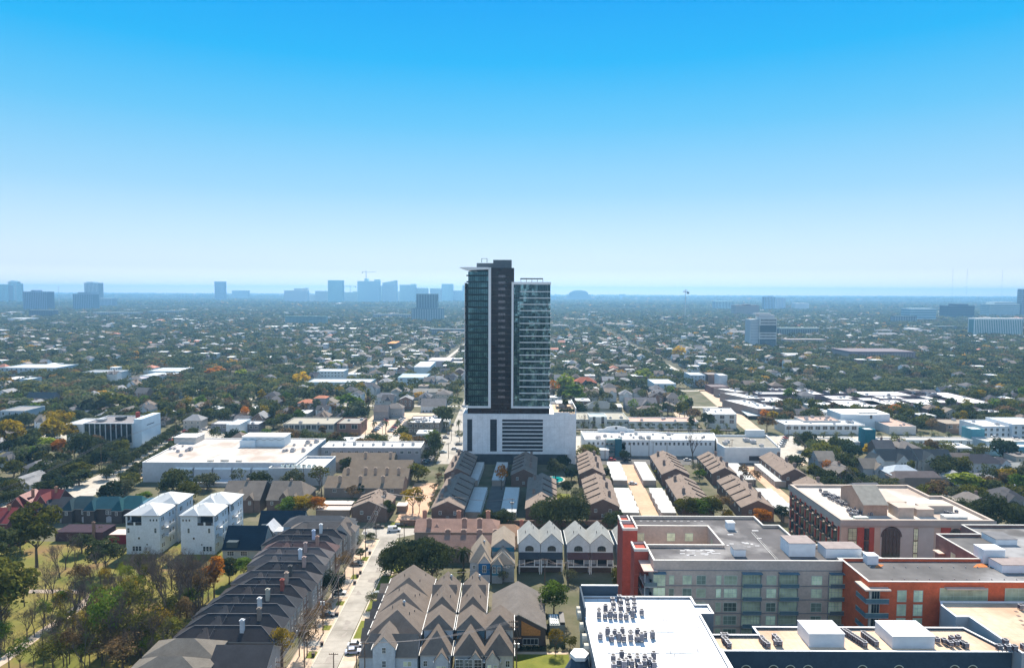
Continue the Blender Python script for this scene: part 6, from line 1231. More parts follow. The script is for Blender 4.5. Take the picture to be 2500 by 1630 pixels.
banks = [('first', [(888, 985), (948, 990), (1018, 985), (1077, 990), (898, 1025), (965, 1030), (1025, 1030), (1082, 1035), (768, 1080), (826, 1070), (888, 1075), (960, 1070), (1030, 1065), (1080, 1080), (1146, 1095), (768, 1120), (822, 1125), (868, 1125), (912, 1125), (960, 1130), (1010, 1130), (1065, 1120)]),
         ('middle', [(780, 1305), (845, 1280), (910, 1275), (975, 1270), (1048, 1280), (1110, 1290), (1175, 1295), (1242, 1300), (880, 1328), (945, 1328), (990, 1330), (1048, 1325), (1105, 1330), (1145, 1330)]),
         ('lowest', [(895, 1500), (970, 1490), (1038, 1500), (1107, 1510), (1175, 1500), (1252, 1500), (945, 1545), (1010, 1548), (1060, 1548), (1110, 1550), (1170, 1550), (1220, 1545), (900, 1575), (990, 1580), (1130, 1580), (1255, 1575)])]
for nm, L in banks:
    for i, (a, c) in enumerate(L): x, y = G(1250+a/3.61, 1200+c/3.61, zr); ac(x, y+.5, zr, f'finned condenser in the {nm} bank on the bright white roof', f'condensers in the {nm} bank on the white roof', [1.25, 1.6, 1.35, 1.9][(i*7) % 4])
zr = 24.42
def ln(p, q, n): return [(p[0]+(q[0]-p[0])*i/(n-1), p[1]+(q[1]-p[1])*i/(n-1)) for i in range(n)]
for nm, L in (('short line next to the white roof', [(1500+a/3.61, 1200+c/3.61) for a, c in [(960, 1300), (968, 1330), (985, 1345), (1000, 1365), (985, 1300), (1012, 1380)]]), ('cluster before the first plant enclosure', [(1500+a/3.61, 1200+c/3.61) for a, c in [(1300, 1325), (1318, 1350), (1335, 1365), (1355, 1380), (1415, 1310), (1440, 1335), (1430, 1360), (1460, 1362)]]),
              ('slanting line past the first plant enclosure', ln((2064, 1549), (2112, 1580), 9)), ('second slanting line between the plant enclosures', ln((2110, 1556), (2140, 1578), 7)), ('loose group past the second plant enclosure', [(2289, 1570), (2307, 1573), (2325, 1567), (2322, 1580), (2336, 1578), (2341, 1565), (2352, 1579), (2360, 1583)])):
    for i, (a, c) in enumerate(L): x, y = G(a, c, zr); ac(x, y+.3, zr, f'squat condenser in the {nm}', f'condensers in the {nm}', 1.2)
for i, (a, c) in enumerate([(1585, 1400), (1660, 1405), (1720, 1405), (1640, 1350), (1775, 1040), (1800, 1395)]): x, y = G(2000+a/3.61, 1200+c/3.61, 25.5); ac(x, y, 25.5, 'pale round-topped condenser on the peach-roofed end building', 'condensers on the peach-roofed end building', 1.3)
r_ = random.Random(2)
for k in range(26): t = k/26; x, y = G(2005+t*62+r_.uniform(-5, 5), 1204+t*28+r_.uniform(-6, 6), 21); ac(x, y, 21, 'condenser in the long slanting bank on the beige-corniced block', 'slanting bank of condensers on the beige-corniced block', 1.2)
for k in range(15): x, y = G(2060+r_.uniform(0, 48), 1244+r_.uniform(0, 17), 21); ac(x, y, 21, 'condenser in the lower heap on the beige-corniced block', 'lower condensers on the beige-corniced block', 1.2)
for px, py in ((2120, 1257), (2127, 1258), (2128, 1221), (2310, 1254), (2318, 1256), (2326, 1258), (2335, 1252), (2305, 1262), (2322, 1264)): x, y = G(px, py, 21); ac(x, y, 21, 'stray condenser near the roof boxes of the beige-corniced block', 'stray condensers of the beige-corniced block', 1.1)
# ---- cars
CP = mat('car_paint', (1, 1, 1), .3, .02, 1, objcol=True, spec=.6); TY = mat('tyre', (.02, .02, .02), .9); CG = glass('car_glass', (.02, .03, .04), .05, 1.0)
def carparts(kind):
    L, W_, H1, H2 = (4.6, 1.8, .85, 1.45) if kind == 'car' else (5.4, 2.0, 1.15, 2.1) if kind == 'van' else (5.6, 1.95, 1.0, 1.8)
    b = MB(); prof = [(-L/2, .3), (L/2, .3), (L/2, H1-.15), (L/2-.9, H1), (-L/2+.3, H1+.05), (-L/2, H1-.1)]
    def ext(b, prof, w, m=0):
        for s in (-1, 1): b.face([(p[0], s*w/2, p[1]) for p in prof], m)
        for i in range(len(prof)): p, q = prof[i], prof[(i+1) % len(prof)]; b.face([(p[0], -w/2, p[1]), (q[0], -w/2, q[1]), (q[0], w/2, q[1]), (p[0], w/2, p[1])], m)
    ext(b, prof, W_)
    cab = {'car': [(-L/2+.5, H1), (L/2-1.3, H1), (L/2-2.0, H2), (-L/2+1.0, H2)], 'van': [(-L/2+.05, H1), (L/2-1.1, H1), (L/2-1.7, H2), (-L/2+.15, H2)], 'pickup': [(-.6, H1), (1.3, H1), (.8, H2), (-.5, H2)]}[kind]
    c = MB(); ext(c, cab, W_-.16); r = MB(); xs = [p[0] for p in cab[2:]]; r.box(min(xs)+.03, max(xs)-.03, -W_/2+.1, W_/2-.1, H2, H2+.05)
    out = [('body', b, [CP]), ('window_glass', c, [CG]), ('roof', r, [CP])]
    if kind == 'van': r.box(min(xs)+.03, min(xs)+2.2, -W_/2+.05, W_/2-.05, H1+.1, H2)
    w = []
    for x in (-L/2+.9, L/2-.9):
        for s in (-1, 1):
            t = MB(); n = 10; A = [(x+.33*math.cos(2*math.pi*i/n), s*(W_/2-.2), .33+.33*math.sin(2*math.pi*i/n)) for i in range(n)]; B_ = [(p[0], s*(W_/2+.02), p[2]) for p in A]; t.face(B_); [t.face([A[i], A[(i+1) % n], B_[(i+1) % n], B_[i]]) for i in range(n)]; out.append(('wheel', t, [TY]))
    return out
CPROTO = {}
def car(x, y, rz, c, label=None, kind='car', group=None, look='parked car', z=0.06):
    nm = {'car': 'parked_car', 'van': 'parked_van', 'pickup': 'pickup_truck'}[kind]; T = thing(nm, label or look, 'car' if kind == 'car' else kind, (x, y, z), rz, group)
    if not label: pend(T, look, x, y)
    if kind not in CPROTO: CPROTO[kind] = [(o := b.build(n_, m_)) for n_, b, m_ in carparts(kind)]; obs = CPROTO[kind]
    else:
        obs = [o.copy() for o in CPROTO[kind]]
        for o in obs: COL.objects.link(o)
    for o in obs: o.parent = T; o.color = (*c, 1)
car(*G(962, 1296), R(8), (.75, .76, .78), 'white van parked at the head of the concrete street', 'van'); car(*G(980, 1283), 0, (.03, .035, .04), 'black pickup behind the white van', 'pickup')
car(*G(925, 1288), 0, (.03, .03, .035), 'black car in the shade before the brick gable'); car(*G(1266, 1284), 0, (.03, .03, .035), 'black car under the oaks behind the white gables'); car(*G(1425, 1286), 0, (.02, .02, .03), 'glossy black car between two oak crowns by the brick wall')
car(*G(785, 1478), R(95), (.55, .01, .02), 'bright red car in a drive of the dark townhouses'); car(-43.6, 183.5, R(10), (.5, .55, .7), 'silver-blue car half hidden by the third hipped townhouse'); car(-43.8, 187, R(5), (.65, .66, .68), 'white car by the street-side townhouses'); car(*G(1545, 1182), 0, (.5, .55, .58), 'pale wagon between the two pale garage rows')
for k, (px, py, c) in enumerate(((1110, 1097, (.6, .6, .62)), (1122, 1102, (.1, .1, .12)), (1088, 1070, (.12, .12, .13)), (1095, 1059, (.05, .05, .06)), (1082, 1105, (.25, .32, .36)), (1076, 1085, (.05, .05, .06)), (1120, 1086, (.04, .04, .05)), (1100, 995, (.3, .3, .3)), (1105, 1038, (.06, .06, .07)))): car(*G(px, py), R(90 if k in (3, 7, 8) else 5), c, look='car at the kerb')
cols = [(.7, .7, .72), (.05, .05, .06), (.3, .32, .36), (.12, .16, .3), (.45, .04, .04), (.6, .6, .6), (.02, .02, .02), (.2, .22, .22)]
def lot(n, x0, y0, dx, dy, look, ang=90, skip=()):
    for k in range(n):
        if k in skip: continue
        c = cols[(k*5+int(x0)) % 8]; cn = {0: 'silver', 1: 'black', 2: 'grey', 3: 'navy', 4: 'red', 5: 'white', 6: 'black', 7: 'dark green'}[(k*5+int(x0)) % 8]
        car(x0+dx*k, y0+dy*k, R(ang), c, look=f'{cn} car {look}')
lot(9, -86.5, 482, .1, 6.5, 'in the palm-side car park', 0); lot(9, -98, 482, .1, 6.5, 'in the palm-side car park', 0); lot(8, -237, 448, 1.2, 6, 'in the office car park', 15); lot(8, -228, 450, 1.2, 6, 'in the office car park', 15); lot(5, -199.5, 355, 0, 7, 'beside the big store', 15)
lot(7, 60, 402, 9, 0, 'behind the white retail building', 0, (2,)); lot(6, 164, 448, 3, 6, 'on the corner lot', 20); lot(6, 176, 440, 3, 6, 'on the corner lot', 20); lot(10, -50.5, 392, 0, 5.2, 'beside the long strip office', 0); lot(6, -26.5, 396, 0, 7, 'at the foot of the podium', 90)
for k, (x, y, c, cn) in enumerate(((-43.7, 130, (.5, .5, .52), 'silver'), (-56.5, 205, (.08, .09, .12), 'dark blue'), (-56.8, 220.5, (.6, .6, .6), 'white'), (-56.5, 244, (.12, .12, .12), 'charcoal'), (-43.6, 219, (.3, .32, .34), 'grey'))): car(x, y, R(90 if abs(x+49.5) < 3 else 0), c, look=f'{cn} car parked along the concrete street')
car(*G(2430, 1068, 6), 0, (.6, .6, .6), 'white car on the parking deck', z=6.1); car(*G(2480, 1070, 6), 0, (.03, .08, .2), 'dark blue car on the parking deck', z=6.1); car(*G(860, 1072), 0, (.7, .7, .7), 'white van', 'van', look='white van on the boulevard'); car(-76, 479, 0, (.75, .75, .75), 'white box van parked beside the hip-roofed shop', 'van')
# traffic on the boulevard
for k, x in enumerate((-180, -150, -122, -70, 60, 92, 118, 150, 200, 226, 262)): car(x, 459+(k % 2)*6, 0, cols[k % 8], look='car on the boulevard')
# ---- poles and wires
def pole(px, pyb, pyt, arms=1, lab=None, y=None, x=None, wood=True, tr=False):
    if y is None: x, y = G(px, pyb); zt = ZY(px, pyt, y)
    else: zt = pyt
    T = Th('utility_pole', 'wooden utility pole', 'utility pole', (x, y, 0), 'utility poles'); pend(T.o, 'wooden utility pole' if not tr else 'wooden pole with transformer drums', x, y); b = MB(); b.tube((x, y, 0), (x, y, zt), .17, .12, n=7); T.part('pole_shaft', b, WOOD)
    for k in range(arms): b = MB(); b.box(x-1.2, x+1.2, y-.07, y+.07, zt-.5-k*1.3, zt-.36-k*1.3, bottom=True); [b.cyl(x+q, y, zt-.36-k*1.3, zt-.14-k*1.3, .06, n=5) for q in (-1.1, -.5, .5, 1.1)]; T.part('crossarm', b, WOOD)
    if tr:
        for q in (-.45, .45): b = MB(); b.cyl(x+q, y-.3, zt-2.6, zt-1.6, .26, n=8); T.part('transformer', b, METAL)
    return (x, y, zt)
def wires(A, B, offs=(-1.1, -.5, .5, 1.1), sag=1.2, lab='', low=0, name='power_line'):
    T = Th(name, lab, 'power line', ((A[0]+B[0])/2, (A[1]+B[1])/2, 0), 'power lines'); b = MB(); pend(T.o, 'sagging power lines', (A[0]+B[0])/2, (A[1]+B[1])/2)
    for q in offs:
        prev = None
        for i in range(11):
            t = i/10; p = (A[0]+(B[0]-A[0])*t+q, A[1]+(B[1]-A[1])*t, A[2]-.15-low+(B[2]-A[2])*t-sag*4*t*(1-t))
            if prev: b.tube(prev, p, .035, n=3)
            prev = p
    T.part('wire_bundle', b, mat('wire_grey', (.22, .2, .2), .6))
S = [pole(0, 0, h, 2, y=y, x=-54.9, tr=t) for y, h, t in ((272, 11, 0), (252, 11.5, 1), (232, 11, 0), (212, 11.5, 0), (194, 11.5, 1), (176, 12, 0), (158, 12, 0))]
for a, c in zip(S, S[1:]): wires(a, c); wires(a, c, (0, .3), 1.6, low=2.2, name='telephone_line')
pA = pole(731, 1602, 1523, 3, tr=True); pB = pole(691, 1640, 1570, 2); wires(pA, S[4], (-.8, .8)); wires(pA, pB)
E = [pole(1066, 1424, 1397), pole(976, 1330, 1302), pole(987, 1330, 1271), pole(936, 1266, 1200, 2, tr=True), pole(1117, 1264, 1212), pole(1250, 1262, 1216, 2, tr=True), pole(1253, 1700, 1513, 2), pole(1261, 1690, 1553, 1, tr=True), pole(891, 1660, 1566), pole(815, 1655, 1592), pole(871, 1660, 1595), pole(1512, 1400, 1378), pole(1385, 1420, 1370), pole(1330, 1425, 1362)]
wires(E[3], E[4]); wires(E[4], E[5]); wires(E[6], E[7]); wires(S[0], E[3]); wires(E[8], E[6], (-1, 0, 1), 1.5); wires(E[12], E[11]); wires(E[13], E[12]); wires(E[0], E[13], (-.6, .6))
Wl = [pole(2, 1300, 1195, 2), pole(248, 1150, 1083, 2), pole(430, 1075, 1015, 2), pole(560, 1020, 975, 2)]
for a, c in zip(Wl, Wl[1:]): wires(a, c)
Er = [pole(1925, 1075, 1035, 2), pole(1988, 1160, 1115, 2), pole(2065, 1195, 1138, 2), pole(2120, 1260, 1190, 2)]
for a, c in zip(Er, Er[1:]): wires(a, c)
for px, b_, t in ((742, 1195, 1133), (1092, 1085, 1082), (1477, 1120, 1070), (1450, 1120, 1085), (1539, 1122, 1080), (1584, 1120, 1068), (1628, 1122, 1080), (1594, 1123, 1078), (1781, 1126, 1085), (1786, 1126, 1072), (1897, 1125, 1082), (1095, 1118, 1080)): pole(px, b_, t)
for k in range(9): px = 850+k*42; pole(px, 1075, 1035, 1)
r7 = random.Random(77)
for k in range(40):
    y = r7.uniform(480, 900); x = r7.uniform(-.7*y, .7*y)
    if free(x, y, 2): pole(0, 0, r7.uniform(9, 13), 1, y=y, x=x)
# dark bins and barrels on the verge, lawn bench, pool
r_ = random.Random(3)
for k, (px, py, s) in enumerate(((822, 1503, 1.6), (866, 1425, 1.3), (873, 1408, 1.2), (880, 1400, 1.2), (765, 1602, 1.2), (786, 1575, 1.1), (885, 1376, 1.1), (903, 1352, 1.3), (896, 1342, 1.2))):
    x, y = G(px, py); T = Th('wheelie_bin', 'dark wheelie bin on the verge', 'bin', (x, y, .1), 'bins along the verge'); pend(T.o, 'dark wheelie bin lying on the pale verge', x, y); b = MB(); b.box(x-.35*s, x+.35*s, y-.3, y+.3, .25, 1.0, 0); b.box(x-.4*s, x+.4*s, y-.35, y+.35, 1.0, 1.1, 1); T.part('bin_body', b, [DKMET, mat('bin_lid', (.08, .05, .05), .6)])
T = Th('garden_bench', 'pale timber bench before the clipped shrubs', 'bench', (5, 187, 0)); b = MB(); b.box(3, 8, 186.6, 187.3, .4, .5, bottom=True); T.part('seat', b, mat('bench_wood', (.5, .36, .2), .8))
for x in (3.1, 7.8): b = MB(); b.box(x, x+.12, 186.7, 187.2, 0, .4); T.part('leg', b, mat('bench_wood', (.5, .36, .2)))
x, y = G(1357, 1170); b = MB(); b.face([(x+5*math.cos(2*math.pi*i/24), y+7*math.sin(2*math.pi*i/24), .2) for i in range(24)]); o = struct('pool_surround', b, CONC); b = MB(); b.face([(x+4*math.cos(2*math.pi*i/24), y+5.8*math.sin(2*math.pi*i/24), .22) for i in range(24)]); struct('pool_water', b, glass('pool_blue', (.01, .30, .30), .05, .6))
sheet('lawn', rect(21, 29, 322, 334), .06, LAWN)
b = MB(); x, y = G(693, 1325); 
T = Th('stop_sign', 'small octagonal sign on a post at the head of the street', 'sign', (-38.6, 275, 0)); b = MB(); b.tube((-38.6, 275, 0), (-38.6, 275, 2.6), .05); T.part('sign_post', b, METAL); b = MB(); b.face([(-38.6+.5*math.cos(math.pi*(i+.5)/4), 274.9, 2.6+.5*math.sin(math.pi*(i+.5)/4)) for i in range(8)]); T.part('sign_face', b, METAL)
# ================================================================== trees
nr = np.random.default_rng(12)
def leafcloud(seed, rx, ry, rz, cz, ncl, nlf, size, clr=.30, low=-.35):
    g = np.random.default_rng(seed); P = []; C = []
    while len(C) < ncl:
        v = g.normal(size=3); v /= np.linalg.norm(v)
        if v[2] < low: continue
        C.append(v*g.uniform(.45, .82)*np.array([rx, ry, rz])+np.array([0, 0, cz]))
    C = np.array(C); cr = clr*min(rx, ry)*g.uniform(.7, 1.35, size=ncl)
    idx = g.integers(0, ncl, nlf); d = g.normal(size=(nlf, 3)); d /= np.linalg.norm(d, axis=1)[:, None]
    d[:, 2] = np.where(g.random(nlf) < .7, np.abs(d[:, 2]), d[:, 2])
    pos = C[idx]+d*cr[idx][:, None]*g.uniform(.75, 1.08, size=(nlf, 1))*np.array([1, 1, .8])
    nrm = d+g.normal(size=(nlf, 3))*.55; nrm /= np.linalg.norm(nrm, axis=1)[:, None]
    return quads(pos, nrm, size*g.uniform(.6, 1.3, size=nlf), g)
def quads(pos, nrm, s, g):
    n = len(pos); a = np.cross(nrm, g.normal(size=(n, 3))); a /= np.linalg.norm(a, axis=1)[:, None]+1e-9; b = np.cross(nrm, a)
    s = s[:, None]; V = np.stack([pos-a*s*.5-b*s*.35, pos+a*s*.5-b*s*.28, pos+a*s*.45+b*s*.35, pos-a*s*.4+b*s*.4], 1).reshape(-1, 3)
    return V
def qmesh(name, V, mat_, tint=None):
    me = bpy.data.meshes.new(name); n = len(V)//4
    me.vertices.add(n*4); me.vertices.foreach_set('co', V.astype(np.float32).ravel()); me.loops.add(n*4); me.loops.foreach_set('vertex_index', np.arange(n*4, dtype=np.int32))
    me.polygons.add(n); me.polygons.foreach_set('loop_start', np.arange(0, n*4, 4, dtype=np.int32)); me.polygons.foreach_set('loop_total', np.full(n, 4, dtype=np.int32))
    me.materials.append(mat_)
    if tint is not None:
        at = me.attributes.new('tint', 'FLOAT_COLOR', 'POINT'); c = np.ones((n*4, 4), np.float32); c[:, :3] = np.repeat(tint, 4, 0); at.data.foreach_set('color', c.ravel())
    me.update(); me.validate(); return me
def limbs(seed, h, r, n, spread, top, lean=0):
    g = random.Random(seed); b = MB(); f = Vector((lean*h*.3, 0, h)); b.tube((0, 0, -.1), f*.6, r*1.25, r*.9, n=7); b.tube(f*.6, f, r*.9, r*.6, n=6)
    for k in range(n):
        a = 2*math.pi*k/n+g.uniform(-.4, .4); s = spread*g.uniform(.5, .85); m_ = f*(g.uniform(.7, 1)); e = m_+Vector((math.cos(a)*s, math.sin(a)*s, (top-h)*g.uniform(.35, .75)))
        mid = (m_+e)/2+Vector((0, 0, -.3)); b.tube(m_, mid, r*.5, r*.33, n=5); b.tube(mid, e, r*.33, r*.12, n=4)
    return b
def bare(seed, h, r, depth=5, spread=.5):
    g = random.Random(seed); trunk = MB(); crown = MB()
    def rec(p, d, L, r, k):
        q = p+d*L; (trunk if k >= depth-1 else crown).tube(p, q, r, r*.72, n=6 if k > 3 else (4 if k > 1 else 3))
        if k == 0: return
        for i in range(g.choice((2, 3)) if k > 1 else 3):
            nd = (d+Vector((g.uniform(-1, 1), g.uniform(-1, 1), g.uniform(-.25, .5)))*spread).normalized()
            rec(q, nd, L*g.uniform(.62, .84), r*.62, k-1)
    rec(Vector((0, 0, -.1)), Vector((g.uniform(-.08, .08), g.uniform(-.08, .08), 1)).normalized(), h*.30, r, depth)
    return trunk, crown
PROTO = {}
def mkproto(kind, lod, var):
    key = (kind, lod, var)
    if key in PROTO: return PROTO[key]
    s = hash((kind, var)) % 1000 if False else (sum(map(ord, kind))*7+var*31+lod) % 9973
    nl = {0: 5200, 1: 1500, 2: 520}[lod]; sz = {0: .42, 1: .8, 2: 1.25}[lod]
    if kind == 'live_oak': V = leafcloud(s, 6.4, 6.4, 4.1, 4.9, 34, nl, sz, .34, -.45); tb = limbs(s, 2.4, .38, 7, 4.6, 7.5)
    elif kind == 'leafy_tree': V = leafcloud(s, 4.2, 4.2, 4.8, 7.4, 24, int(nl*.8), sz*.95, .36, -.6); tb = limbs(s, 4.4, .24, 5, 2.8, 10)
    elif kind == 'thin_tree': V = leafcloud(s, 4.0, 4.0, 4.6, 7.6, 20, int(nl*.32), sz*.8, .42, -.5); tb = limbs(s, 4.2, .2, 8, 3.4, 11)
    elif kind == 'column_tree': V = leafcloud(s, 2.0, 2.0, 5.6, 6.6, 20, int(nl*.5), sz*.9, .6, -.8); tb = limbs(s, 3, .18, 4, 1.2, 10)
    elif kind == 'shrub': V = leafcloud(s, 1.0, 1.0, .8, .8, 7, {0: 500, 1: 160, 2: 70}[lod], sz*.45, .55, -.4); tb = limbs(s, .4, .05, 3, .4, .9)
    elif kind == 'palm_tree':
        g = np.random.default_rng(s); tb = MB(); tb.tube((0, 0, 0), (.1, 0, 5.6), .24, .18, n=7); W = []
        for k in range(22):
            a = g.uniform(0, 2*math.pi); e = g.uniform(-.5, 1.1); p = np.array([.1, 0, 5.7])
            for j in range(5):
                d = np.array([math.cos(a)*math.cos(e), math.sin(a)*math.cos(e), math.sin(e)]); q = p+d*.62; sd = np.array([-math.sin(a), math.cos(a), 0])*(.34-.05*j); dn = np.array([0, 0, -.1])
                W += [p-sd+dn, q-sd*.85+dn, q, p]; W += [p, q, q+sd*.85+dn, p+sd+dn]; p = q; e -= .38
        V = np.array(W)
    elif kind == 'bare_tree':
        t, c = bare(s, 11, .24, 8 if lod == 0 else 5, .5); tm = bpy.data.meshes.new('trunk'); tm.from_pydata(t.v, [], t.f); cm = bpy.data.meshes.new('branches'); cm.from_pydata(c.v, [], c.f); tm.materials.append(BARK); cm.materials.append(mat('twigs', (.13, .10, .085), .95, .25, 2)); tm.update(); cm.update()
        PROTO[key] = (tm, cm); return PROTO[key]
    tm = bpy.data.meshes.new('trunk'); tm.from_pydata(tb.v, [], tb.f); tm.materials.append(BARK); tm.update()
    PROTO[key] = (tm, qmesh('crown', V, LEAF)); return PROTO[key]
TH = {'live_oak': (9.6, 13), 'leafy_tree': (12.2, 9), 'thin_tree': (12.2, 8.6), 'column_tree': (12.4, 4.6), 'shrub': (1.7, 2.2), 'palm_tree': (7.0, 4.4), 'bare_tree': (11.5, 8)}
COLT = {'oak': (.040, .052, .024), 'oak2': (.055, .068, .030), 'olive': (.088, .092, .022), 'gold': (.22, .16, .018), 'orange': (.30, .12, .02), 'green': (.08, .125, .022), 'dark': (.022, .036, .022), 'brown': (.115, .08, .045), 'lime': (.15, .18, .03), 'grey': (.085, .095, .055), 'yellow': (.42, .28, .02)}
NAMEC = {'oak': 'dark green', 'oak2': 'mid green', 'olive': 'olive', 'gold': 'gold-tinged', 'orange': 'orange', 'green': 'fresh green', 'dark': 'very dark', 'brown': 'brownish', 'lime': 'yellow-green', 'grey': 'grey-green', 'yellow': 'bright yellow'}
KN = {'live_oak': 'spreading live oak', 'leafy_tree': 'round-crowned tree', 'thin_tree': 'thin-leaved tree', 'column_tree': 'narrow upright tree', 'shrub': 'clipped shrub', 'palm_tree': 'palm', 'bare_tree': 'leafless tree'}
TREES = []
NT = {}
def tree(kind, x, y, h=None, w=None, col='oak', label=None, z=0.0, seed=None):
    NT[kind] = NT.get(kind, 0)+1; n = NT[kind]
    lod = 0 if y < 300 else (1 if y < 520 else 2); g = random.Random(n*13+int(x)); var = g.randrange(4)
    tm, cm = mkproto(kind, lod, var); H0_, W0 = TH[kind]; sz = (h or H0_*g.uniform(.85, 1.15))/H0_; sx = (w/W0) if w else sz*g.uniform(.9, 1.12)
    look = (f'{NAMEC[col]} {KN[kind]}' if kind != 'bare_tree' else 'leafless grey-brown tree') if kind != 'palm_tree' else 'shaggy green palm'
    T = thing(kind, label or look, 'tree' if kind != 'shrub' else 'shrub', (x, y, z), g.uniform(0, 6.28), {'shrub': 'shrubs', 'palm_tree': 'palms', 'bare_tree': 'leafless trees'}.get(kind, 'trees'))
    if not label: pend(T, look, x, y)
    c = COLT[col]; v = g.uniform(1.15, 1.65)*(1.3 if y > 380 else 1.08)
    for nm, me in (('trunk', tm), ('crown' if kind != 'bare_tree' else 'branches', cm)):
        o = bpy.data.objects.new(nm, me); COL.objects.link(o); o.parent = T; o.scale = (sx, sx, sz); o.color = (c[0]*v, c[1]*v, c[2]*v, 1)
    TREES.append((x, y, (w or W0*sx)/2)); return T
def tp(kind, px, pyb, pyt, wpx, col='oak', label=None):
    """tree whose foot, top and crown width are read off the photograph"""
    x, y = G(px, pyb); zt = ZY(px, pyt, y+1); w = wpx*y/F*1.02; return tree(kind, x, y, max(1.5, zt), w, col, label)
# park
for a in (('leafy_tree', 90, 1385, 1223, 120, 'olive'), ('leafy_tree', 4, 1560, 1352, 165, 'olive'), ('leafy_tree', -6, 1430, 1280, 110, 'oak2'), ('leafy_tree', 258, 1400, 1308, 90, 'oak'), ('thin_tree', 270, 1600, 1420, 95, 'green'), ('thin_tree', 330, 1560, 1402, 100, 'olive'), ('column_tree', 523, 1462, 1335, 48, 'orange'), ('column_tree', 560, 1425, 1352, 40, 'oak'), ('leafy_tree', 596, 1412, 1357, 60, 'green'),
          ('thin_tree', 420, 1600, 1500, 90, 'olive'), ('thin_tree', 300, 1640, 1540, 100, 'brown'), ('thin_tree', 380, 1580, 1480, 80, 'gold'), ('thin_tree', 450, 1560, 1450, 60, 'brown'), ('thin_tree', 485, 1490, 1385, 70, 'brown'), ('thin_tree', 130, 1640, 1545, 90, 'olive'), ('leafy_tree', 50, 1350, 1290, 90, 'oak'), ('leafy_tree', 200, 1350, 1300, 60, 'oak'), ('shrub', 235, 1310, 1285, 40, 'grey'), ('leafy_tree', -40, 1500, 1330, 120, 'olive'),
          ('thin_tree', 345, 1600, 1470, 90, 'olive'), ('thin_tree', 410, 1545, 1440, 70, 'olive'), ('thin_tree', 250, 1625, 1530, 80, 'brown'), ('thin_tree', 195, 1470, 1370, 60, 'brown')): tp(*a)
for px, pb, pt in ((110, 1520, 1395), (178, 1545, 1420), (145, 1410, 1330), (130, 1470, 1375), (215, 1538, 1440), (222, 1530, 1425), (245, 1440, 1345), (400, 1495, 1355), (440, 1505, 1365), (456, 1508, 1352), (470, 1508, 1360), (480, 1505, 1350), (405, 1485, 1365), (350, 1440, 1345), (330, 1430, 1345), (300, 1600, 1490), (360, 1605, 1490), (385, 1620, 1510), (22, 1630, 1540), (80, 1650, 1550), (210, 1650, 1540), (425, 1560, 1430),
               (268, 1610, 1460), (298, 1525, 1410), (375, 1430, 1345), (395, 1440, 1350), (420, 1440, 1350), (445, 1445, 1350), (468, 1450, 1355), (492, 1455, 1355), (340, 1400, 1340), (365, 1395, 1338), (388, 1400, 1340), (412, 1400, 1345), (435, 1405, 1340), (460, 1408, 1345), (485, 1410, 1350), (505, 1420, 1360), (160, 1390, 1310), (185, 1400, 1320), (318, 1480, 1390), (170, 1620, 1530), (440, 1620, 1530), (400, 1640, 1530), (350, 1650, 1550), (60, 1480, 1400), (465, 1590, 1500), (475, 1545, 1450), (495, 1480, 1390)):
    tp('bare_tree', px, pb, pt, (pb-pt)*.62, 'brown')
r_ = random.Random(41)
for k in range(150):
    px, py = (r_.uniform(230, 520), r_.uniform(1400, 1640)) if k < 110 else (r_.uniform(0, 230), r_.uniform(1480, 1640)); x, y = G(px, py)
    if x > -95-(170-min(y, 170))*.3 or py > 1640-(px-300)*.9 > 0 and px > 420: 
        if x > -96: continue
    h = r_.uniform(7, 11); tree(r_.choice(('bare_tree', 'thin_tree', 'bare_tree', 'thin_tree', 'bare_tree', 'thin_tree')), x, y, h, h*.6, r_.choice(('olive', 'brown', 'gold', 'lime', 'green', 'grey')))
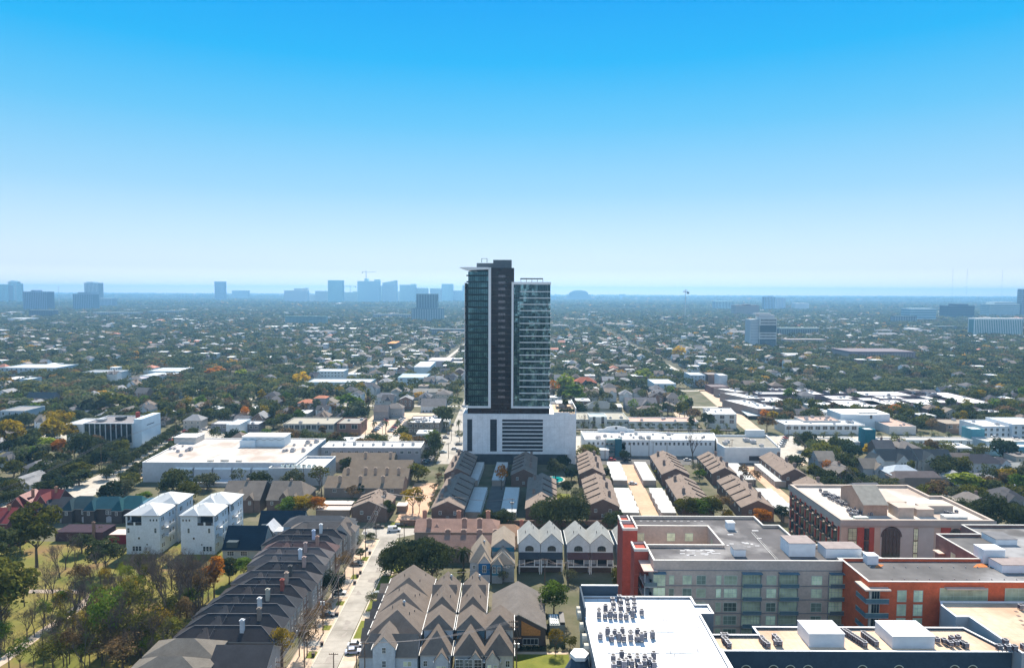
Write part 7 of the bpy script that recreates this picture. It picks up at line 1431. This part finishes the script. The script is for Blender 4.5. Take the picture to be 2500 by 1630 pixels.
# along the street and through the near blocks
for a in (('live_oak', 812, 1458, 1388, 62, 'dark'), ('thin_tree', 688, 1628, 1522, 70, 'gold'), ('thin_tree', 770, 1545, 1475, 60, 'brown'), ('thin_tree', 750, 1600, 1505, 60, 'brown'), ('thin_tree', 842, 1405, 1345, 55, 'brown'), ('thin_tree', 790, 1510, 1460, 50, 'brown'), ('leafy_tree', 868, 1340, 1305, 34, 'oak2'), ('leafy_tree', 905, 1318, 1298, 28, 'oak'), ('leafy_tree', 880, 1365, 1335, 30, 'oak'),
          ('live_oak', 975, 1418, 1322, 105, 'oak'), ('live_oak', 1055, 1421, 1312, 115, 'oak'), ('live_oak', 1015, 1400, 1310, 110, 'dark'), ('live_oak', 955, 1400, 1330, 60, 'oak'), ('palm_tree', 1132, 1400, 1328, 44, 'oak'), ('thin_tree', 915, 1484, 1438, 46, 'grey'), ('thin_tree', 1188, 1470, 1418, 34, 'grey'), ('shrub', 1128, 1405, 1385, 26, 'olive'), ('leafy_tree', 1352, 1508, 1410, 76, 'green'), ('thin_tree', 1356, 1592, 1526, 46, 'gold'), ('shrub', 1392, 1580, 1550, 34, 'olive'), ('leafy_tree', 1330, 1490, 1440, 30, 'oak'),
          ('live_oak', 1335, 1296, 1212, 88, 'oak2'), ('live_oak', 1400, 1296, 1206, 95, 'oak2'), ('live_oak', 1368, 1290, 1203, 80, 'olive'), ('live_oak', 1192, 1292, 1244, 62, 'oak'), ('live_oak', 1228, 1292, 1240, 62, 'oak'), ('live_oak', 1502, 1296, 1244, 62, 'oak'), ('leafy_tree', 1510, 1455, 1380, 40, 'olive'), ('thin_tree', 1388, 1425, 1388, 44, 'grey'), ('thin_tree', 1228, 1425, 1388, 30, 'grey'),
          ('leafy_tree', 1672, 1278, 1207, 62, 'olive'), ('leafy_tree', 1705, 1275, 1212, 60, 'green'), ('leafy_tree', 1740, 1275, 1206, 55, 'olive'), ('thin_tree', 1765, 1272, 1202, 50, 'brown'), ('leafy_tree', 1776, 1280, 1240, 30, 'gold'), ('leafy_tree', 1862, 1284, 1238, 52, 'orange'), ('leafy_tree', 1908, 1272, 1232, 44, 'dark'), ('leafy_tree', 1932, 1272, 1246, 30, 'gold'),
          ('thin_tree', 1008, 1252, 1184, 66, 'gold'), ('thin_tree', 1024, 1252, 1192, 30, 'grey'), ('column_tree', 950, 1268, 1212, 30, 'oak2'), ('leafy_tree', 843, 1165, 1112, 32, 'oak2'), ('leafy_tree', 883, 1212, 1178, 28, 'dark'), ('bare_tree', 785, 1212, 1142, 60, 'brown'), ('thin_tree', 860, 1228, 1180, 40, 'brown'), ('live_oak', 432, 1212, 1146, 84, 'oak2'), ('live_oak', 462, 1222, 1172, 60, 'olive'), ('leafy_tree', 352, 1225, 1197, 40, 'green'),
          ('leafy_tree', 702, 1262, 1212, 54, 'green'), ('leafy_tree', 742, 1258, 1206, 60, 'gold'), ('leafy_tree', 775, 1258, 1210, 50, 'orange'), ('bare_tree', 1692, 1128, 1052, 60, 'brown'), ('thin_tree', 1816, 1188, 1130, 34, 'brown'), ('thin_tree', 1842, 1188, 1140, 34, 'brown'), ('leafy_tree', 1612, 1165, 1140, 34, 'olive'), ('leafy_tree', 1708, 1175, 1142, 30, 'green'), ('thin_tree', 1700, 1160, 1125, 34, 'grey'), ('column_tree', 1478, 1172, 1135, 20, 'oak'),
          ('live_oak', 1375, 1150, 1108, 40, 'dark'), ('leafy_tree', 1352, 1165, 1118, 26, 'olive'), ('live_oak', 1395, 1172, 1138, 34, 'dark'), ('leafy_tree', 1384, 1215, 1168, 30, 'oak'), ('thin_tree', 1410, 1235, 1185, 36, 'grey'), ('live_oak', 1062, 1118, 1052, 40, 'oak2'), ('live_oak', 1050, 1128, 1095, 44, 'oak'), ('live_oak', 1085, 1045, 990, 50, 'oak2'), ('thin_tree', 1122, 1078, 1048, 24, 'grey'), ('live_oak', 1525, 1125, 1098, 32, 'dark'), ('leafy_tree', 1520, 1112, 1075, 16, 'dark')): tp(*a)
r_ = random.Random(21)
for px, py in ((1060, 1190), (1066, 1205), (1058, 1220), (1072, 1180), (1070, 1165), (1052, 1235), (1078, 1150)): tp('thin_tree', px, py+12, py-14, 22, r_.choice(('oak', 'grey', 'brown')))
for k in range(8): tree('shrub', 1.2+k*1.9, 185.3, 1.5, 1.9, 'dark')
for k in range(7): tree('shrub', 28.6+k*1.2, 397.5+(k % 2)*1.4, 2.4, 2.2, 'dark', z=28.9)
tree('leafy_tree', 32.5, 410, 7.5, 4.5, 'oak', z=28.9); tree('shrub', 36, 402, 1.8, 2.4, 'green', z=28.9)
# diagonal street rows by the store
for k in range(13): tree('live_oak', -201-k*1.5, 350+k*9.5, 6.4, 8, 'oak2'); tree('live_oak', -214.5-k*1.6, 356+k*9.5, 6.6, 8.4, 'oak')
for k in range(10): tree('live_oak', -236-k*1.2, 345+k*9, 8, 10, 'oak')
r_ = random.Random(17)
for k in range(70):
    px, py = r_.uniform(-60, 335), r_.uniform(1075, 1235); x, y = G(px, py)
    if not (free(x, y, 1) or -232 < x < -218) or any(abs(a-x) < w*.8+2 and abs(b-y) < w*.8+2 for a, b, w in TREES[-60:]): continue
    tree(r_.choice(('live_oak', 'live_oak', 'leafy_tree')), x, y, r_.uniform(7.5, 11), r_.uniform(9, 14), r_.choice(('oak', 'oak2', 'olive', 'grey', 'dark')))
# big masses to the far side, gold trees and the wood behind the beige block
for a in (('leafy_tree', 22, 1112, 1015, 74, 'gold'), ('leafy_tree', 146, 1065, 993, 60, 'gold'), ('leafy_tree', 128, 1090, 1015, 56, 'gold'), ('leafy_tree', 176, 1080, 1030, 44, 'gold'), ('leafy_tree', 146, 1118, 1066, 42, 'orange'), ('leafy_tree', 118, 1115, 1062, 60, 'lime'), ('leafy_tree', 75, 1120, 1050, 50, 'oak2'), ('live_oak', 200, 1130, 1052, 66, 'oak'), ('leafy_tree', 70, 1130, 1085, 60, 'green'), ('live_oak', 285, 1012, 955, 90, 'olive'), ('live_oak', 225, 1015, 955, 80, 'grey'),
          ('leafy_tree', 735, 945, 908, 42, 'yellow'), ('leafy_tree', 880, 962, 932, 28, 'gold'), ('leafy_tree', 848, 1002, 960, 70, 'green'), ('leafy_tree', 590, 928, 900, 40, 'lime'), ('leafy_tree', 530, 925, 895, 50, 'orange'), ('leafy_tree', 820, 905, 880, 36, 'lime'), ('leafy_tree', 1380, 965, 912, 50, 'lime'), ('leafy_tree', 1400, 990, 938, 60, 'green'), ('thin_tree', 1352, 970, 925, 40, 'orange'), ('leafy_tree', 1370, 985, 945, 22, 'oak'), ('leafy_tree', 1572, 935, 900, 44, 'lime'),
          ('leafy_tree', 1658, 878, 844, 36, 'yellow'), ('leafy_tree', 1868, 1025, 998, 26, 'orange'), ('leafy_tree', 1885, 1030, 1002, 34, 'gold'), ('leafy_tree', 1872, 1055, 1012, 44, 'brown'), ('live_oak', 2010, 1135, 1078, 80, 'olive'), ('live_oak', 2060, 1160, 1100, 60, 'oak2'), ('live_oak', 1965, 1100, 1052, 60, 'oak'), ('live_oak', 1995, 1115, 1068, 60, 'oak2'), ('leafy_tree', 2355, 1205, 1146, 90, 'lime'), ('leafy_tree', 2452, 1195, 1138, 50, 'gold'), ('live_oak', 2450, 1125, 1070, 70, 'dark'), ('live_oak', 2320, 1160, 1110, 90, 'oak'),
          ('thin_tree', 2275, 1060, 1018, 36, 'brown'), ('leafy_tree', 2130, 1115, 1082, 50, 'gold'), ('live_oak', 2430, 1300, 1205, 100, 'oak'), ('live_oak', 2370, 1240, 1180, 70, 'olive'), ('live_oak', 2480, 1240, 1180, 80, 'olive'), ('live_oak', 2330, 1230, 1185, 60, 'grey'), ('live_oak', 2490, 1300, 1230, 80, 'oak'), ('live_oak', 2350, 1270, 1215, 60, 'oak2'), ('bare_tree', 1630, 1010, 965, 40, 'brown'), ('live_oak', 2420, 1200, 1160, 60, 'brown'), ('live_oak', 2290, 1215, 1170, 60, 'brown')): tp(*a)
# palms along the boulevard
for k in range(17): tree('palm_tree', 44+k*6.8, 479+(k % 3)*2.2, 7.4+(k*37 % 5)*.3, 4.8, 'grey'); tree('leafy_tree', 46+k*6.8, 483, 4.6, 4.4, 'grey')
for k in range(9): tree('palm_tree', -106+k*8.6, 476.5, 9+(k*31 % 5)*.5, 4.8, 'grey')
for k in range(12): tree('palm_tree', 190+k*9.3, 452, 8, 5.4, 'grey')
for k in range(10): tree('live_oak', -145+k*4.2, 455.5+(k % 2)*2, 5, 6.5, 'oak' if k % 3 else 'brown')
land('the glass tower', 5, 400)
# ================================================================== the town between the landmarks
rf = random.Random(99)
def near_tree(x, y, r):
    for a, b, w in TREES:
        if abs(a-x) < w*.6+r and abs(b-y) < w*.6+r: return True
    return False
WC = [(.74, .76, .78), (.60, .62, .64), (.40, .38, .35), (.30, .28, .27), (.22, .15, .12), (.46, .42, .36), (.68, .70, .72), (.34, .38, .40)]
WN = ['white', 'pale grey', 'stone', 'grey', 'brick', 'cream', 'bright white', 'blue-grey']
RC = [(.14, .135, .14), (.20, .18, .17), (.27, .235, .20), (.33, .33, .34), (.09, .09, .10), (.24, .19, .16), (.17, .17, .185)]
RN = ['charcoal', 'taupe', 'tan', 'silver-grey', 'black', 'brown', 'slate']
cells = []
y = 288.0
while y < 1500:
    dy = 17 if y < 700 else 19; x = -(.80*y+40)+rf.uniform(0, 8)
    while x < .80*y+40:
        cells.append((x+rf.uniform(-2.5, 2.5), y+rf.uniform(-3, 3))); x += 15 if y < 700 else 16.5
    y += dy
HS, TS = [], []
def phouse(x, y):
    px, py = proj(x, y, 0)
    if y < 430: return .42 if px < 400 or px > 1950 else .1
    if px > 1930 and py < 960: return .13 if py > 870 else .28
    if px < 760 and 880 < py < 1010: return .17
    if 760 < px < 1720: return .58
    return .36
for (x, y) in cells:
    if not free(x, y, 3.5): continue
    if -95 < x < -40 and y < 300: continue
    if near_tree(x, y, 2): continue
    px, py = proj(x, y, 0)
    if py > 1200 and 200 < px < 1930: continue
    if rf.random() < phouse(x, y) and free(x, y, 7): HS.append((x, y))
    elif rf.random() < .93: TS.append((x, y))
    for _ in range(2 if px < 760 or px > 1750 else 1):
        if rf.random() > .75: continue
        q = (x+rf.uniform(-8, 8), y+rf.uniform(6, 10))
        if free(q[0], q[1], 3): TS.append(q)
vis = lambda p: abs(proj(p[0], p[1], 4)[0]-1250) < 1290
HS.sort(key=lambda p: p[1]); TS.sort(key=lambda p: p[1])
def hid(x, y):     # behind the tower or the tall near blocks: nothing of it shows
    px, py = proj(x, y, 6)
    return 1140 < px < 1335 and y > 440
NI = 235; ih = 0; SH = []; STT = []
for (x, y) in HS:
    if not vis((x, y)) or hid(x, y): continue
    if ih >= NI: SH.append((x, y)); continue
    ih += 1; g = random.Random(int(x*31+y*17)); wi, ri = g.randrange(8), g.randrange(7); flat = g.random() < .22
    w_, d_ = g.uniform(9, 13), g.uniform(9, 15); ze = g.choice((3.6, 6, 6.4, 8.6)); zr = ze+g.uniform(2.2, 4)
    if flat: look = f'{WN[wi]} flat-roofed house'
    else:
        hip = g.random() < .5; look = f'{WN[wi]} house, {RN[ri]} {"hip" if hip else "gable"} roof'
    H = House('town_house' if ze > 5 else 'bungalow', look, 'house', x, y, rz=g.choice((0, 0, 0, R(4), R(-5)))); H.T.o['group'] = 'houses of the town'
    h, k = w_/2, d_/2
    if flat:
        H.W.box(-h, h, -k, k, 0, ze); H.R.box(-h-.15, h+.15, -k-.15, k+.15, ze, ze+.35); H.R.box(-1, 1.2, 0, 1.6, ze+.35, ze+1.4); H.done(WC[wi], (.70, .70, .70) if g.random() < .7 else RC[ri], rm=FLATG)
    else:
        ax = g.choice('xy'); hp = min(w_, d_)*.42 if hip else 0; H.g(-h, h, -k, k, 0, ze, zr, axis=ax, h0=hp, h1=hp)
        if g.random() < .6: q = g.uniform(-h+3, h-3); H.g(q-2.3, q+2.3, -k-1.8, 0, 0, ze-.3, zr-.9, axis='y', ov=.3, h0=0 if g.random() < .6 else 1.5)
        H.done(WC[wi], RC[ri])
        if g.random() < .4: H.chimney(g.uniform(-2, 2), g.uniform(0, 3), ze, zr+1.2, c=g.choice(((.3, .2, .16), (.5, .5, .5))))
    if y < 620:
        me = winmesh(1.1, 1.5, TRIM, PLAINW, 1, 1)
        for f in range(1 if ze < 5 else 2):
            for q in range(3): H.T.place('window', me, -h+2+q*(w_-4)/2, -k-.01, ze-1.6-f*3)
print('houses individual', ih, 'stuff', len(SH), 'last y', y)
KINDSF = [('live_oak', .50), ('leafy_tree', .24), ('thin_tree', .17), ('bare_tree', .04), ('column_tree', .05)]
cap = {'live_oak': 298, 'leafy_tree': 250, 'thin_tree': 230, 'bare_tree': 150, 'column_tree': 60}
for (x, y) in TS:
    if not vis((x, y)) or hid(x, y): continue
    u = rf.random(); kk = 'live_oak'
    for n_, p in KINDSF:
        if u < p: kk = n_; break
        u -= p
    if near_tree(x, y, 1.2) and y < 520: continue
    if NT.get(kk, 0) >= cap[kk] or y > 640: STT.append((x, y, kk)); continue
    u = rf.random()
    col = ('oak' if u < .3 else 'oak2' if u < .52 else 'grey' if u < .68 else 'olive' if u < .8 else 'dark' if u < .9 else 'brown') if kk == 'live_oak' else ('oak2' if u < .28 else 'olive' if u < .5 else 'grey' if u < .68 else 'brown' if u < .86 else 'green' if u < .94 else 'gold' if u < .985 else 'orange')
    tree(kk, x, y, col=col)
print('trees', NT, 'stuff', len(STT))
# ---- the mass of the town farther off: one object of houses, one of tree crowns
class CMB(MB):
    def __init__(s): super().__init__(); s.c = []
    def col(s, c): s.c += [c]*(len(s.f)-len(s.c))
hm_ = CMB(); roofm = CMB()
def farhouse(x, y, g, big=1.0):
    if g.random() < .05: w_, d_ = g.uniform(10, 34), g.uniform(8, 20); hm_.box(x-w_, x+w_, y-d_, y+d_, 0, .2); hm_.col(g.choice(((.5, .44, .36), (.42, .42, .40), (.3, .29, .28)))); return
    w_, d_ = g.uniform(8, 14)*big, g.uniform(9, 14)*big; ze = g.choice((4, 6, 6.5, 8.5)); h, k = w_/2, d_/2; wc = WC[g.randrange(8)]
    if g.random() < .38:
        hm_.box(x-h, x+h, y-k, y+k, 0, ze); hm_.col(wc); hm_.box(x-h-.2, x+h+.2, y-k-.2, y+k+.2, ze, ze+.4); hm_.col((.76, .76, .76) if g.random() < .8 else RC[g.randrange(7)])
    else:
        W, Rr = MB(), MB(); hp = min(w_, d_)*.4 if g.random() < .5 else 0; gmesh(W, Rr, x-h, x+h, y-k, y+k, 0, ze, ze+g.uniform(2.2, 3.8), axis=g.choice('xy'), h0=hp, h1=hp)
        for src, cc in ((W, wc), (Rr, RC[g.randrange(7)] if g.random() < .94 else (.45, .18, .12))):
            i = len(hm_.v); hm_.v += src.v; hm_.f += [tuple(i+q for q in f) for f in src.f]; hm_.m += src.m; hm_.col(cc)
    if y < 1400:
        for q in range(3): xx = x-h+1.5+q*(w_-3)/2-.5; hm_.box(xx, xx+1, y-k-.04, y-k, ze-2.4, ze-1.0)
        hm_.col((.06, .07, .08))
g = random.Random(5)
for (x, y) in SH: farhouse(x, y, g)
y = 1500.0
while y < 6500:
    st = 26+(y-1500)*.022; x = -(.79*y)+g.uniform(0, 20)
    while x < .79*y:
        if g.random() < (.42 if y < 2600 else .28)*(.55+.9*(math.sin(x*.006+y*.002)*math.sin(y*.005-x*.001)+.5)) and free(x, y, 8):
            u, v = x+g.uniform(-6, 6), y+g.uniform(-8, 8)
            if not hid(u, v): farhouse(u, v, g, 1.0 if g.random() < .72 else g.uniform(1.5, 4.5))
        x += st*.9
    y += st*1.15
me = bpy.data.meshes.new('far_houses'); me.from_pydata(hm_.v, [], hm_.f); at = me.attributes.new('tint', 'FLOAT_COLOR', 'CORNER'); cc = []
for f, c in zip(hm_.f, hm_.c): cc += [c[0], c[1], c[2], 1]*len(f)
at.data.foreach_set('color', cc); fm = bpy.data.materials.new('far_house_paint'); fm.use_nodes = True; n_ = fm.node_tree.nodes; a = n_.new('ShaderNodeAttribute'); a.attribute_name = 'tint'; fm.node_tree.links.new(a.outputs['Color'], n_['Principled BSDF'].inputs['Base Color']); n_['Principled BSDF'].inputs['Roughness'].default_value = .85
me.materials.append(fm); me.update(); o = bpy.data.objects.new('far_houses', me); COL.objects.link(o); o['kind'] = 'stuff'; o['label'] = 'countless small houses of the town fading towards the horizon'
# crowns
gq = np.random.default_rng(8); PV, TV = [], []
tcol = np.array([(.046, .058, .028), (.060, .072, .034), (.080, .086, .048), (.090, .088, .026), (.030, .042, .026), (.11, .082, .05), (.24, .15, .03)]); tp_ = np.array([.27, .24, .2, .11, .08, .085, .015])
def crowns(X, Y, rad, hgt, nq, sz):
    n = len(X); c = tcol[gq.choice(7, size=n, p=tp_)]*gq.uniform(1.5, 2.8, size=(n, 1))
    d = gq.normal(size=(n, nq, 3)); d /= np.linalg.norm(d, axis=2)[..., None]; d[..., 2] = np.where(gq.random((n, nq)) < .8, np.abs(d[..., 2]), d[..., 2])
    bump = 1+.22*np.sin(d[..., 0:1]*5+gq.uniform(0, 6, (n, 1, 1)))*np.cos(d[..., 1:2]*6+gq.uniform(0, 6, (n, 1, 1)))
    r = rad[:, None, None]; pos = d*np.array([1, 1, .62])*r*bump*gq.uniform(.82, 1.05, (n, nq, 1))+np.stack([X, Y, hgt*.55], 1)[:, None, :]
    nm = d+gq.normal(size=d.shape)*.5; nm /= np.linalg.norm(nm, axis=2)[..., None]
    V = quads(pos.reshape(-1, 3), nm.reshape(-1, 3), np.repeat(sz, nq)*gq.uniform(.7, 1.3, n*nq), gq); PV.append(V); TV.append(np.repeat(c, nq, 0))
if STT:
    A = np.array([(a, b) for a, b, _ in STT]); n = len(A)
    for lo, hi, nq, s in ((0, 800, 170, 1.7), (800, 1600, 90, 2.3)):
        m_ = (A[:, 1] >= lo) & (A[:, 1] < hi); k = int(m_.sum())
        if k: rr = gq.uniform(3.8, 8.6, k); crowns(A[m_, 0], A[m_, 1], rr, gq.uniform(7.5, 11.5, k), nq, np.full(k, s))
def scatter(y0, y1, st, rad, nq, sz, p, xf=.79):
    ys = np.arange(y0, y1, st*1.1); X, Y = [], []
    for yy in ys: xs = np.arange(-xf*abs(yy)-30, xf*abs(yy)+30, st); X.append(xs+gq.uniform(-st*.45, st*.45, len(xs))); Y.append(np.full(len(xs), yy)+gq.uniform(-st*.5, st*.5, len(xs)))
    X = np.concatenate(X); Y = np.concatenate(Y); low = .5+.5*np.sin(X*.011+2)*np.sin(Y*.007+1)
    k = gq.random(len(X)) < p*(.75+.4*low); X, Y = X[k], Y[k]; k = np.array([free(a, b, 2) for a, b in zip(X, Y)]); X, Y = X[k], Y[k]; n = len(X)
    crowns(X, Y, gq.uniform(rad*.5, rad*1.35, n), gq.uniform(8, 13, n)*(1 if rad < 9 else rad/8*.75), nq, np.full(n, sz)); return n
c1 = scatter(1500, 2400, 13.5, 6.4, 42, 3.0, .62); c2 = scatter(2400, 4200, 21, 9, 30, 4.6, .68); c3 = scatter(4200, 8000, 40, 17, 22, 9, .74); c4 = scatter(8000, 15800, 95, 34, 14, 22, .55)
print('far trees', c1, c2, c3, c4)
# the same town goes on behind the camera (it shows only as reflections in the tower glass)
Xb = gq.uniform(-500, 500, 2600); Yb = gq.uniform(-1100, 60, 2600); crowns(Xb, Yb, gq.uniform(4, 8, 2600), gq.uniform(7, 12, 2600), 26, np.full(2600, 3.2))
me = qmesh('distant_trees', np.concatenate(PV), LEAFS, np.concatenate(TV)); o = bpy.data.objects.new('distant_trees', me); COL.objects.link(o); o['kind'] = 'stuff'; o['label'] = 'mass of tree crowns spreading over the far town to the horizon'
b = MB(); g = random.Random(6)
for k in range(420):
    x, y = g.uniform(-450, 450), g.uniform(-1000, 30); w_, d_, h = g.uniform(5, 12), g.uniform(5, 12), g.uniform(4, 9); b.box(x-w_, x+w_, y-d_, y+d_, 0, h)
o = b.build('houses_behind', WALLG, color=(.6, .62, .64)); o['kind'] = 'stuff'; o['label'] = 'pale houses of the town behind the viewpoint'
# ------------------------------------------------------------------ labels that wait for landmarks
def _rel(dx, dy):
    if dy > abs(dx)*1.1: return 'behind'
    if dy < -abs(dx)*1.1: return 'in front of'
    return 'beside'
_by = {}
for o, look, x, y in PEND:
    sc_ = max(60, y)
    nm, lx, ly = min(LAND, key=lambda L: (L[1]-x)**2+(L[2]-y)**2*.5)
    _by.setdefault((look, _rel(x-lx, y-ly), nm), []).append(((x-lx)**2+(y-ly)**2, o))
for (look, rel, nm), L in _by.items():
    L.sort(key=lambda t: t[0])
    for i, (_, o) in enumerate(L):
        if i: nm = nm.replace('the machine-topped', 'the').replace('white-roofed bank ', 'bank ')
        if len(L) == 1: o['label'] = f"{look} {rel} {nm}"
        elif i < len(ORDW): o['label'] = (f"{ORDW[i]}{look} {rel} {nm}, counted outward" if i else f"{look} {rel} {nm}, closest")
        else:
            o['label'] = f"{look} in the far rows {rel} {nm}"; o['group'] = f"{look} far {rel} {nm}"
for o in bpy.data.objects:
    if o.parent is None and len(str(o.get('label', '')).split()) > 16: o['label'] = o['label'].replace(', counted outward', '')
    if o.parent is None and o.get('label') and len(o['label'].split()) < 4: o['label'] = o['label']+' among garden trees'
    if '_o' in o: del o['_o']
